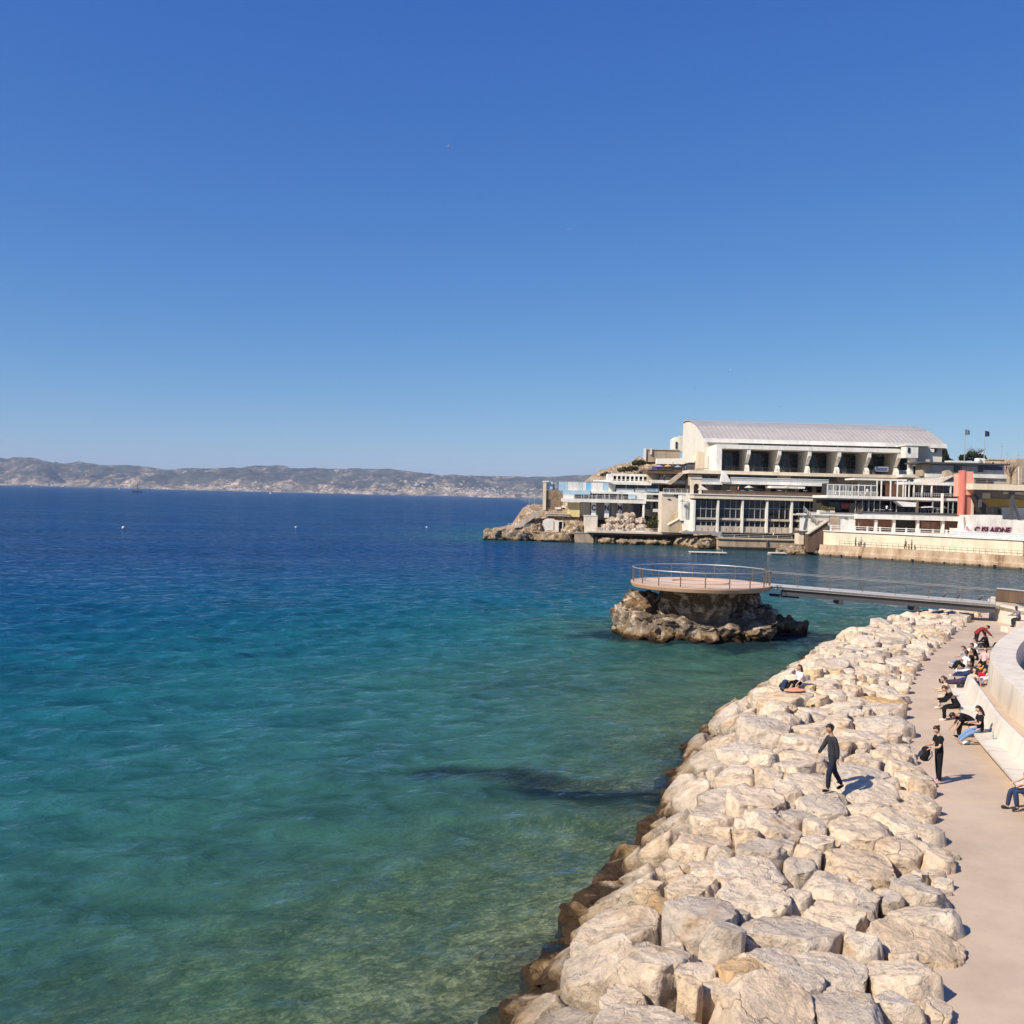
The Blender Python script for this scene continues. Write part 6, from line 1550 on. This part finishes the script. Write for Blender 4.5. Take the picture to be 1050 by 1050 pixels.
    nb = len(Bv); Bv = list(Bv) + HT(HP_); mi = [0] * len(Bf); cz = [np.mean([HV_[i] for i in f], 0) for f in HF_]
    for f, q in zip(HF_, cz):
        Bf.append(tuple(i + nb for i in f)); x, y, z = q
        eye = y > .5 and abs(abs(x) - .38) < .14 and abs(z - .08) < .09; lip = y > .6 and abs(x) < .26 and abs(z + .48) < .08
        mi.append(1 if eye else 2 if lip else 0)
    # clothes
    parts = []
    def chain(name, pts_r, mat, links=None, sub=1):
        vs = [p for p, r in pts_r]; ed = links or [(i, i + 1) for i in range(len(vs) - 1)]
        parts.append((name, *skin_graph(name, vs, ed, [r for p, r in pts_r], mat, None, None, sub), mat))
    vs = [(pel - up1 * .13, (.172, .148)), (pel + up1 * .05, (.162, .136)), (waist, (.155, .128)), (chest, (.178, .14)), (chest + up2 * .115, (.135, .10)), (neck - up2 * .01, .07)]; ln = [(0, 1), (1, 2), (2, 3), (3, 4), (4, 5)]
    if coat: vs[0] = (pel - up1 * .14, (.19, .17))
    for s in 'LR':
        j = J[s]; a = len(vs); vs.append((j['sh'], .084)); ln.append((4, a))
        if sleeve == 'long': vs += [(j['el'], .062), (j['wr'] + j['hdir'] * .01, .046)]; ln += [(a, a + 1), (a + 1, a + 2)]
        elif sleeve == 'short': vs += [(j['sh'].lerp(j['el'], .75), .068)]; ln += [(a, a + 1)]
    chain('jacket' if sleeve == 'long' else 'shirt', vs, top, ln)
    vs = [(pel + up1 * .17, (.145, .12)), (pel - Vector((0, 0, .02)), (.158, .132))]; ln = [(0, 1)]
    for s in 'LR':
        j = J[s]; a = len(vs); vs.append((j['hip'] + (j['kn'] - j['hip']) * .15, .112)); vs.append((j['kn'], .078)); ln += [(1, a), (a, a + 1)]
        if legs == 'long': vs += [(j['kn'].lerp(j['an'], .4), .073), (j['an'].lerp(j['he'], .3), .06)]; ln += [(a + 1, a + 2), (a + 2, a + 3)]
    chain('trousers' if legs == 'long' else 'shorts', vs, bottom, ln)
    if not bare:
        for s in 'LR': j = J[s]; chain('shoe', [(j['an'].lerp(j['he'], .4), .046), (j['he'], .047), (j['he'].lerp(j['toe'], .6), .046), (j['toe'], .036)], shoes)
    # hair: a cap that leaves the face free
    m_ = (HV_[:, 1] > .18) & (HV_[:, 2] < .42) | (HV_[:, 2] < -.45)
    P = HP_ * np.array([1.12, 1.10, 1.10]) + np.array([0, -.008, .008]); P[m_] = HP_[m_] * .82
    hv = HT(P); hf = list(HF_)
    if hairstyle == 'bald': hv, hf = [], []
    if hairstyle in ('bun', 'long', 'tail'):
        D, Fc = ico(2); q = (np.array([0, -.115, .055]) + D * .045) if hairstyle == 'bun' else (np.array([0, -.10, -.12]) + D * np.array([.085, .05, .21])) if hairstyle == 'long' else (np.array([0, -.13, -.06]) + D * np.array([.03, .03, .12]))
        k = len(hv); hv += HT(q); hf += [tuple(i + k for i in f) for f in Fc]
    # put on the ground
    allp = np.array([v for v in Bv] + [v for pt_ in parts for v in pt_[1]])
    if mode == 'stand': z0 = -allp[:, 2].min()
    elif mode == 'seat': z0 = (seat + .135 * scale) / scale
    elif mode == 'lie': z0 = .125
    M = Matrix.Translation(Vector(foot)) @ Matrix.Rotation(az - math.pi / 2, 4, 'Z') @ Matrix.Scale(scale, 4) @ Matrix.Translation(Vector((0, 0, z0)))
    def T(vs): return [tuple(M @ Vector(v)) for v in vs]
    o = link_mesh('person', T(Bv), Bf, [skin, M_eye, M_lip], None, mi, True, foot); tag(o, label, 'person', group)
    for nm, vv, ff, mt_ in parts: link_mesh(nm, T(vv), ff, mt_, o, None, True, foot)
    if hv: link_mesh('hair', T(hv), hf, hair, o, None, True, foot)
    return o, {k: {q: M @ v for q, v in j.items() if q not in ('sx', 'hdir')} for k, j in J.items()}
LEFT = math.pi
def loc_on(u, v, z=PATH_Z): return tuple(on(u, v, z))
def backpack(p, az, s, label, mat=C_black):
    r = thing('backpack', label, 'backpack', tuple(p))
    D, Fc = ico(3); P = np.sign(D) * np.abs(D) ** .7 * np.array([.15, .11, .22]) * s; P[:, 1] += .03 * np.sin(P[:, 2] * 12)
    Mx = np.array(Matrix.Rotation(az, 3, 'Z') @ Matrix.Rotation(.5, 3, 'X')); 
    link_mesh('bag', P @ Mx.T + np.array(p), Fc, mat, r, None, True)
    b = MB(); q = Vector(p)
    for sx in (-.08, .08):
        pts_ = [Vector((sx, -.10, .16)), Vector((sx, -.18, .05)), Vector((sx, -.15, -.12)), Vector((sx * .9, -.10, -.17))]
        b.tube([q + Vector(Mx @ np.array(x)) * s for x in pts_], .018, 5)
    b.tube([q + Vector(Mx @ np.array(x)) * s for x in ((-.04, -.05, .2), (0, -.05, .25), (.04, -.05, .2))], .014, 5)
    b.build('strap', C_char, r); b = MB(); D2 = D[:, :]; P2 = np.sign(D2) * np.abs(D2) ** .7 * np.array([.11, .05, .1]) * s + np.array([0, .1, -.06]) * s
    link_mesh('pocket', P2 @ Mx.T + np.array(p), Fc, C_char, r, None, True); return r

# man walking over the boulders
gz = stand_at(853, 811); pm_ = on(853, 811, gz)
gl_, gr_ = ground_at(pm_.x - .22, pm_.y, .03), ground_at(pm_.x + .28, pm_.y, .03)
gz = min(max(q, gz - .18) for q in (gl_, gr_, gz)) + .02; pm_ = on(853, 811, gz)
man, jm = person((pm_.x, pm_.y, gz), LEFT + .12, 'man in a dark grey jacket and dark trousers walking across the boulders', dict(torso=5, head=22, hipL=20, kneeL=4, hipR=-14, kneeR=-30, footR=60, armR=26, foreR=36, armL=-14, foreL=-4), S_tan, C_char, cloth('dark_navy_cloth', (.018, .023, .042)), C_black, H_black, 'short')
# woman in black on the walk
pw_ = loc_on(962, 803)
wom, jw = person(pw_, LEFT + .1, 'woman in black standing on the walk looking down at the bag in her hands', dict(torso=2, head=34, hipL=4, kneeL=0, hipR=-3, kneeR=-4, armL=18, foreL=78, armR=16, foreR=82, fabL=-10, fabR=-12), S_light, C_black, C_black, C_pink, H_dbrown, 'bun', 'short', .94)
hm = (jw['L']['wr'] + jw['R']['wr']) / 2; backpack(hm + Vector((-.12, -.02, -.2)), math.pi / 2, 1.0, 'black backpack held up by the woman in black')
# bench sitters
def bench_at(u, v): p = on(u, v, PATH_Z + .45); return (p.x, p.y, PATH_Z)
sit = dict(hipL=84, kneeL=6, hipR=80, kneeR=-4)
BA = LEFT - .32
# on the bench: woman in jeans, hunched man, black coat
person(bench_at(1005, 751), BA + .25, 'dark haired woman in black top and blue jeans on the bench, legs stretched out barefoot', dict(torso=-4, torso2=8, head=25, hipL=72, kneeL=52, hipR=76, kneeR=46, armL=20, foreL=95, armR=14, foreR=88), S_light, C_black, C_jean, None, H_black, 'long', 'short', .95, mode='seat', bare=True)
person(bench_at(997, 744), BA + .2, 'person in black bent far forward on the bench beside the woman in jeans', dict(torso=48, torso2=82, head=100, hipL=85, kneeL=8, hipR=82, kneeR=0, armL=18, foreL=30, armR=15, foreR=40), S_tan, C_black, C_black, C_black, H_black, 'short', 'short', 1.0, mode='seat')
person(bench_at(981, 727), BA + .1, 'person in a long black coat and white shoes hunched on the bench', dict(torso=25, torso2=40, head=48, hipL=84, kneeL=4, hipR=80, kneeR=-6, armL=35, foreL=80, armR=30, foreR=90), S_light, C_black, C_black, C_white, H_brown, 'short', 'long', 1.05, mode='seat', coat=True)
person(bench_at(974, 716), BA + .1, 'person in a pale top with brown hair at the far end of the bench', dict(torso=18, torso2=28, head=20, hipL=84, kneeL=4, hipR=80, kneeR=-6, armL=35, foreL=80, armR=30, foreR=90), S_light, C_beige, C_beige, C_white, H_brown, 'tail', 'long', .96, mode='seat')
pe_ = bench_at(1050, 815); person((pe_[0] + .18, pe_[1] + .1, PATH_Z), LEFT + .05, 'man in a grey shirt and dark jeans seated on the near end of the bench', dict(torso=-8, head=4, hipL=90, kneeL=-6, hipR=84, kneeR=12, armL=28, foreL=76, armR=24, foreR=70), S_light, C_grey, C_navy, C_char, H_dbrown, 'short', 'short', 1.02, mode='seat')
# the group sunning themselves in front of the curved wall
GRP = 'people sunning themselves by the curved wall'
def gp(u, v): return loc_on(u, v)
person(gp(989, 686), LEFT - .1, 'dark haired man in a white T-shirt sitting on the walk with knees drawn up', dict(torso=-10, head=10, hipL=128, kneeL=28, hipR=132, kneeR=34, armL=-28, foreL=-10, armR=40, foreR=70, aabL=20), S_dark, C_white, C_black, C_black, H_black, 'short', 'short', 1.0, GRP, mode='lie')
person(gp(992, 693), LEFT + .05, 'person in navy jeans lying back next to the man in the white T-shirt', dict(torso=-62, head=-40, hipL=82, kneeL=78, hipR=96, kneeR=55, armL=-40, foreL=-20, armR=20, foreR=70, aabL=25), S_tan, C_char, C_navy, C_white, H_black, 'short', 'long', 1.0, GRP, mode='lie')
person(gp(1000, 690), LEFT - .5, 'person in an orange top lying in the middle of the group', dict(torso=-55, torso2=-70, head=-50, hipL=95, kneeL=60, hipR=84, kneeR=80, armL=-20, foreL=10, armR=20, foreR=60, aabR=30), S_light, C_orange, C_white, C_white, H_brown, 'long', 'short', .95, GRP, mode='lie')
person(gp(1001, 677), LEFT - .3, 'person in black with a dark cap of hair sitting behind the orange top', dict(torso=10, torso2=22, head=25, hipL=110, kneeL=20, hipR=105, kneeR=30, armL=40, foreL=80, armR=40, foreR=80), S_tan, C_black, C_beige, C_white, H_black, 'short', 'short', .98, GRP, mode='lie')
person(gp(985, 701), LEFT + .1, 'person in dark plum clothes stretched flat with black shoes towards the boulders', dict(torso=-72, head=-55, hipL=86, kneeL=86, hipR=90, kneeR=84, armL=-60, foreL=-40, armR=10, foreR=40, aabL=25), S_light, C_navy, cloth('plum_cloth', (.07, .045, .08)), C_black, H_black, 'short', 'long', 1.04, GRP, mode='lie')
person(gp(1003, 703), LEFT + .5, 'person in a white and pink top lying with one bare arm behind the head', dict(torso=-66, head=-52, hipL=88, kneeL=84, hipR=92, kneeR=80, armL=200, foreL=215, armR=30, foreR=60, aabL=30), S_light, cloth('white_pink_cloth', (.72, .62, .66)), C_navy, C_white, H_dbrown, 'short', 'short', 1.0, GRP, mode='lie')
person(gp(998, 698), LEFT + .2, 'person with a bright red shirt lying between the navy jeans and the white top', dict(torso=-64, head=-45, hipL=95, kneeL=70, hipR=86, kneeR=84, armL=-30, foreL=0, armR=10, foreR=50), S_tan, C_bred, C_navy, C_black, H_black, 'short', 'short', .98, GRP, mode='lie')
person(gp(1009, 681), LEFT + .9, 'pale skinned person leaning on the curved wall with dark hair', dict(torso=-20, head=0, hipL=100, kneeL=50, hipR=95, kneeR=60, armL=20, foreL=60, armR=20, foreR=70), S_light, C_pink, C_black, C_white, H_black, 'long', 'short', .94, GRP, mode='lie')
person(gp(1008, 694), LEFT + .2, 'person in black against the curved wall behind the orange top', dict(torso=-30, head=-5, hipL=92, kneeL=70, hipR=100, kneeR=50, armL=20, foreL=60, armR=20, foreR=70), S_tan, C_black, C_char, C_black, H_black, 'short', 'long', .98, GRP, mode='lie')
person(gp(1001, 671), LEFT - .2, 'person in white trousers sitting at the feet of the stooping man', dict(torso=5, head=20, hipL=120, kneeL=30, hipR=116, kneeR=36, armL=30, foreL=60, armR=40, foreR=80), S_light, C_white, C_white, C_white, H_dbrown, 'bun', 'short', .94, GRP, mode='lie')
person(gp(990, 680), LEFT + .15, 'person in a grey top sitting just behind the man in white', dict(torso=4, torso2=16, head=24, hipL=100, kneeL=56, hipR=96, kneeR=62, armL=30, foreL=70, armR=34, foreR=80), S_light, C_grey, C_jean, C_white, H_brown, 'tail', 'short', .96, GRP, mode='lie')
person(gp(996, 684), LEFT - .25, 'person in black with bare knees drawn up in the thick of the group', dict(torso=-12, torso2=4, head=10, hipL=126, kneeL=30, hipR=120, kneeR=38, armL=46, foreL=84, armR=40, foreR=80), S_tan, C_black, C_beige, C_black, H_black, 'short', 'short', .98, GRP, mode='lie', legs='short')
person(gp(994, 704), LEFT + .3, 'person in a beige top leaning back at the bench end of the group', dict(torso=-28, head=-6, hipL=86, kneeL=80, hipR=100, kneeR=52, armL=-34, foreL=-16, armR=24, foreR=60, aabL=18), S_light, C_beige, C_char, C_white, H_dbrown, 'long', 'short', .95, GRP, mode='lie')
person(gp(1001, 667), .1, 'man in a dark red jacket bending down over a seated friend', dict(torso=42, torso2=78, head=70, hipL=4, kneeL=-4, hipR=-10, kneeR=-8, armL=28, foreL=40, armR=40, foreR=50), S_tan, C_red, C_black, C_black, H_dbrown, 'short', 'long', 1.03, GRP)
person(gp(1012, 664), LEFT + .2, 'person with dark hair and black top sitting under the stooping man', dict(torso=12, torso2=20, head=10, hipL=112, kneeL=30, hipR=108, kneeR=40, armL=40, foreL=100, armR=30, foreR=90), S_dark, C_black, C_char, C_black, H_black, 'short', 'long', 1.0, GRP, mode='lie')
for u, v, lab, mt_ in ((1021, 664, 'dark open bag lying beside the person under the stooping man', C_black), (995, 668, 'small dark bag on the walk at the edge of the group', C_char)):
    p = on(u, v, PATH_Z); backpack(Vector((p.x, p.y, PATH_Z + .12)), .4, .9, lab, mt_)
pk = on(1042, 647.5, PATH_Z)
person((pk.x, pk.y - .3, PATH_Z + .35), LEFT + .25, 'person in a greyish lilac jacket sitting by the white landing wall', dict(torso=12, torso2=22, head=20, hipL=84, kneeL=10, hipR=88, kneeR=-2, armL=40, foreL=85, armR=40, foreR=80), S_dark, C_lilac, C_char, C_black, H_black, 'short', 'long', 1.0, None, mode='seat', seat=.42)
stp = thing('stone_step', 'pale blocky step in front of the white landing wall', 'step', (pk.x, pk.y, PATH_Z)); b = MB(); b.box(pk.x - .3, pk.x + 1.9, pk.y - .55, pk.y + .2, PATH_Z, PATH_Z + .75); b.build('block', M_conc, stp); b = MB(); b.box(pk.x - 1.0, pk.x - .3, pk.y - .9, pk.y + .1, PATH_Z, PATH_Z + .34); b.build('tread', M_conc, stp)
# woman on the boulders near the water
gz = stand_at(820, 704) + .04; pq = on(820, 704, gz)
person((pq.x, pq.y, gz), LEFT + .5, 'woman with long brown hair and a white top sitting on the boulders by the water', dict(torso=-4, torso2=6, head=12, hipL=122, kneeL=24, hipR=108, kneeR=40, armL=30, foreL=50, armR=-14, foreR=5), S_light, C_white, C_black, C_black, H_brown, 'long', 'short', .95, None, mode='lie')
pq2 = on(804, 705, gz - .1); backpack(Vector((pq2.x, pq2.y, max(gz - .2, ground_at(pq2.x, pq2.y)) + .2)), 1.1, 1.15, 'navy backpack lying on the boulders beside the seated woman', C_navy)
pq3 = on(812, 706, gz); b = MB(); D, Fc = ico(3)
nz = fbm(D * 2.0, 3, 5); TW = np.c_[pq3.x + D[:, 0] * .42, pq3.y - .35 + D[:, 1] * .3]
g3 = np.array([ground_at(x, y) for x, y in TW]); g3 = np.maximum(g3, np.percentile(g3, 70) - .25)
o = link_mesh('towel', np.c_[TW, g3 + .07 + D[:, 2] * .035 + nz * .02], Fc, cloth('coral_towel', (.75, .32, .2)), None, None, True, (pq3.x, pq3.y, float(g3.mean()))); tag(o, 'crumpled coral towel on the boulders at the seated woman\'s feet', 'towel')
# shoes left on the walk and a bottle on the bench
for k, (u, v) in enumerate(((991, 763), (995, 762))):
    p = on(u, v, PATH_Z); D, Fc = ico(3); P = np.c_[D[:, 0] * .14, D[:, 1] * .05, np.where(D[:, 0] > 0, D[:, 2] * (.07 - .04 * D[:, 0]), D[:, 2] * .07)]; P[:, 2] = np.maximum(P[:, 2], -.02)
    o = link_mesh('shoe', P + np.array([p.x, p.y, PATH_Z + .03]), Fc, C_white, None, None, True, tuple(p)); tag(o, ('white trainer standing on the walk in front of the bench, the one nearer the boulders', 'white trainer standing on the walk in front of the bench, the one nearer the seat')[k], 'shoe')
p = on(1018, 757.5, PATH_Z + .46); r = thing('bottle', 'small clear bottle standing on the white bench seat', 'bottle', (p.x, p.y, PATH_Z + .452)); b = MB(); z = PATH_Z + .452
b.tube([(p.x, p.y, z), (p.x, p.y, z + .15), (p.x, p.y, z + .19), (p.x, p.y, z + .22)], [.035, .035, .015, .014], 10); b.build('flask', plaster('bottle_glass', (.3, .36, .36), .1, 3, .1, 0, .6), r); b = MB(); b.tube([(p.x, p.y, z + .22), (p.x, p.y, z + .245)], .017, 8); b.build('cap', M_dkgrey, r)
# tiny figures on the ledge of the sea wall
for k, (d_, lab, tp_, bt_) in enumerate([(7.5, 'distant figure in dark clothes on the quay ledge, next to the wedge wall', C_char, C_black), (8.6, 'distant figure in pale top on the quay ledge beside the one in dark clothes', C_beige, C_navy), (17.5, 'distant person with bare back standing on the quay ledge mid wall', skin_mat('far_tan', (.4, .2, .12)), C_black), (18.7, 'distant person in dark red walking on the quay ledge mid wall', C_red, C_black)]):
    p, t_ = along(list(reversed(wline(2.2))) if False else QW_FAR, d_); q = p + QN * .0; person((q.x, q.y, 2.2), LEFT + k, lab, dict(hipL=8, kneeL=0, hipR=-8, kneeR=-10), S_tan, tp_, bt_, C_black, H_black, 'short', 'short', 1.0, None, fingers=False)
for k, (u, v, Y, lab, tp_, bt_, md_) in enumerate([(858, 509.3, 206.2, 'small distant guest in black by the first tables of the upper restaurant deck', C_black, C_black, 0), (889, 509.4, 206.2, 'small distant guest in white by the railing of the upper restaurant deck', C_white, C_navy, 0), (957, 509.4, 206, 'small distant guest in red on the upper deck under the front canopy', C_red, C_black, 0), (909, 526.5, 205.8, 'small distant waiter in black and white on the lower restaurant deck', C_white, C_black, 0), (948, 526.8, 205.8, 'small distant guest in navy right of the dark column', C_navy, C_jean, 0),
    (757, 506.4, 223, 'small distant guest in orange among the tables of the middle terrace', C_orange, C_navy, 0), (817, 508, 223, 'small distant guest in charcoal under the long awning', C_char, C_black, 0), (690, 482, 241, 'small distant guest in lilac on the bar terrace', C_lilac, C_char, 0), (703, 482, 241, 'small distant guest in black on the bar terrace by the stair', C_black, C_jean, 0), (676, 492.6, 240.6, 'small distant figure in red below the bar terrace', C_red, C_black, 0), (681, 493, 240.4, 'small distant figure in white below the bar terrace', C_white, C_navy, 0), (588, 546, 237.6, 'small distant bather in red near the cabin', C_bred, C_black, 0), (793, 553.2, 216.5, 'small distant figure in white on the stone quay', C_white, C_char, 0), (640, 545.8, 233, 'small distant figure in dark clothes on the jetty', C_black, C_char, 0)]):
    p = at(u, v, Y); person(tuple(p), LEFT + k * 1.3, lab, dict(hipL=6, kneeL=0, hipR=-6, kneeR=-8, armL=20, foreL=60), S_tan, tp_, bt_, C_black, H_black, 'short', 'short', 1.0, None, fingers=False)
# birds resting on the bridge
for k, t_ in enumerate((.80, .86, .955)):
    p = br0.lerp(br1, t_) + bs_ * (-.78) + Vector((0, 0, .14)); r = thing('pigeon', ['small dark bird on the bridge kerb, farthest from the shore', 'small dark bird on the bridge kerb, middle one of three', 'small dark bird on the bridge kerb, nearest the timber screen'][k], 'bird', tuple(p))
    D, Fc = ico(2); link_mesh('body', np.c_[D[:, 0] * .16, D[:, 1] * .075, D[:, 2] * .08 + D[:, 0] * .04] + np.array([p.x, p.y, p.z + .08]), Fc, M_dkgrey, r, None, True)
    link_mesh('head', D * .05 + np.array([p.x + .14, p.y, p.z + .19]), Fc, M_dkgrey, r, None, True); b = MB(); b.tube([(p.x + .17, p.y, p.z + .19), (p.x + .23, p.y, p.z + .18)], [.014, .004], 5); b.tube([(p.x, p.y - .03, p.z), (p.x, p.y - .03, p.z - .05)], .008, 4); b.build('beak', M_dkgrey, r)
# ------------------------------------------------------------------ light, sky, air
SUN_EL = R(41.5); sdir = Vector((-0.83, -0.56, 0)).normalized()
sd3 = Vector((sdir.x * math.cos(SUN_EL), sdir.y * math.cos(SUN_EL), math.sin(SUN_EL)))
sun_d = bpy.data.lights.new('sun', 'SUN'); sun_d.energy = 4.9; sun_d.angle = R(0.5); sun_d.color = (1.0, 0.91, 0.78)
sun = bpy.data.objects.new('sun', sun_d); COL.objects.link(sun)
sun.rotation_euler = (-sd3).to_track_quat('-Z', 'Y').to_euler()
sun.location = (-40, -30, 60)
wd = bpy.data.worlds.new('World'); scene.world = wd; wd.use_nodes = True
nt = wd.node_tree; nt.nodes.clear()
sky = nt.nodes.new('ShaderNodeTexSky'); sky.sky_type = 'NISHITA'; sky.sun_disc = False
sky.sun_elevation = SUN_EL; sky.sun_rotation = math.atan2(sdir.x, sdir.y)
sky.altitude = 0; sky.air_density = 0.7; sky.dust_density = 0.4; sky.ozone_density = 10.0
bg = nt.nodes.new('ShaderNodeBackground'); bg.inputs['Strength'].default_value = 0.105
ow = nt.nodes.new('ShaderNodeOutputWorld')
# deepen the blue of the upper sky the way the clear dry air of the place does
sep = nt.nodes.new('ShaderNodeSeparateColor'); nt.links.new(sky.outputs[0], sep.inputs[0]); cmb = nt.nodes.new('ShaderNodeCombineColor')
SKY_S = 0.131
for ch, (k_, g_) in enumerate(((1.42, 1.28), (0.89, 0.93), (0.76, 0.42))):
    pw_n = nt.nodes.new('ShaderNodeMath'); pw_n.operation = 'POWER'; m1_ = nt.nodes.new('ShaderNodeMath'); m1_.operation = 'MULTIPLY'; m1_.inputs[1].default_value = SKY_S
    m2_ = nt.nodes.new('ShaderNodeMath'); m2_.operation = 'MULTIPLY'; m2_.inputs[1].default_value = k_ / SKY_S
    nt.links.new(sep.outputs[ch], m1_.inputs[0]); nt.links.new(m1_.outputs[0], pw_n.inputs[0]); pw_n.inputs[1].default_value = g_
    nt.links.new(pw_n.outputs[0], m2_.inputs[0]); nt.links.new(m2_.outputs[0], cmb.inputs[ch])
nt.links.new(cmb.outputs[0], bg.inputs['Color']); nt.links.new(bg.outputs[0], ow.inputs['Surface'])

mt = bpy.data.materials.new('sea_haze'); mt.use_nodes = True; nt = mt.node_tree; nt.nodes.clear()
pv = nt.nodes.new('ShaderNodeVolumePrincipled'); pv.inputs['Density'].default_value = 4.2e-5
pv.inputs['Color'].default_value = (0.62, 0.76, 1.0, 1); pv.inputs['Anisotropy'].default_value = 0.0
oo = nt.nodes.new('ShaderNodeOutputMaterial'); nt.links.new(pv.outputs[0], oo.inputs['Volume'])
b = MB(); b.box(-17500, 17500, -900, 17500, -62, 420)
haze = b.build('haze', mt); tag(haze, kind='stuff')

scene.view_settings.view_transform = 'Standard'; scene.view_settings.look = 'None'
scene.view_settings.exposure = 0.32; scene.view_settings.gamma = 1.0
scene.render.engine = 'CYCLES'
scene.cycles.max_bounces = 6; scene.cycles.transparent_max_bounces = 8
scene.cycles.volume_bounces = 0
scene.cycles.caustics_reflective = False; scene.cycles.caustics_refractive = False
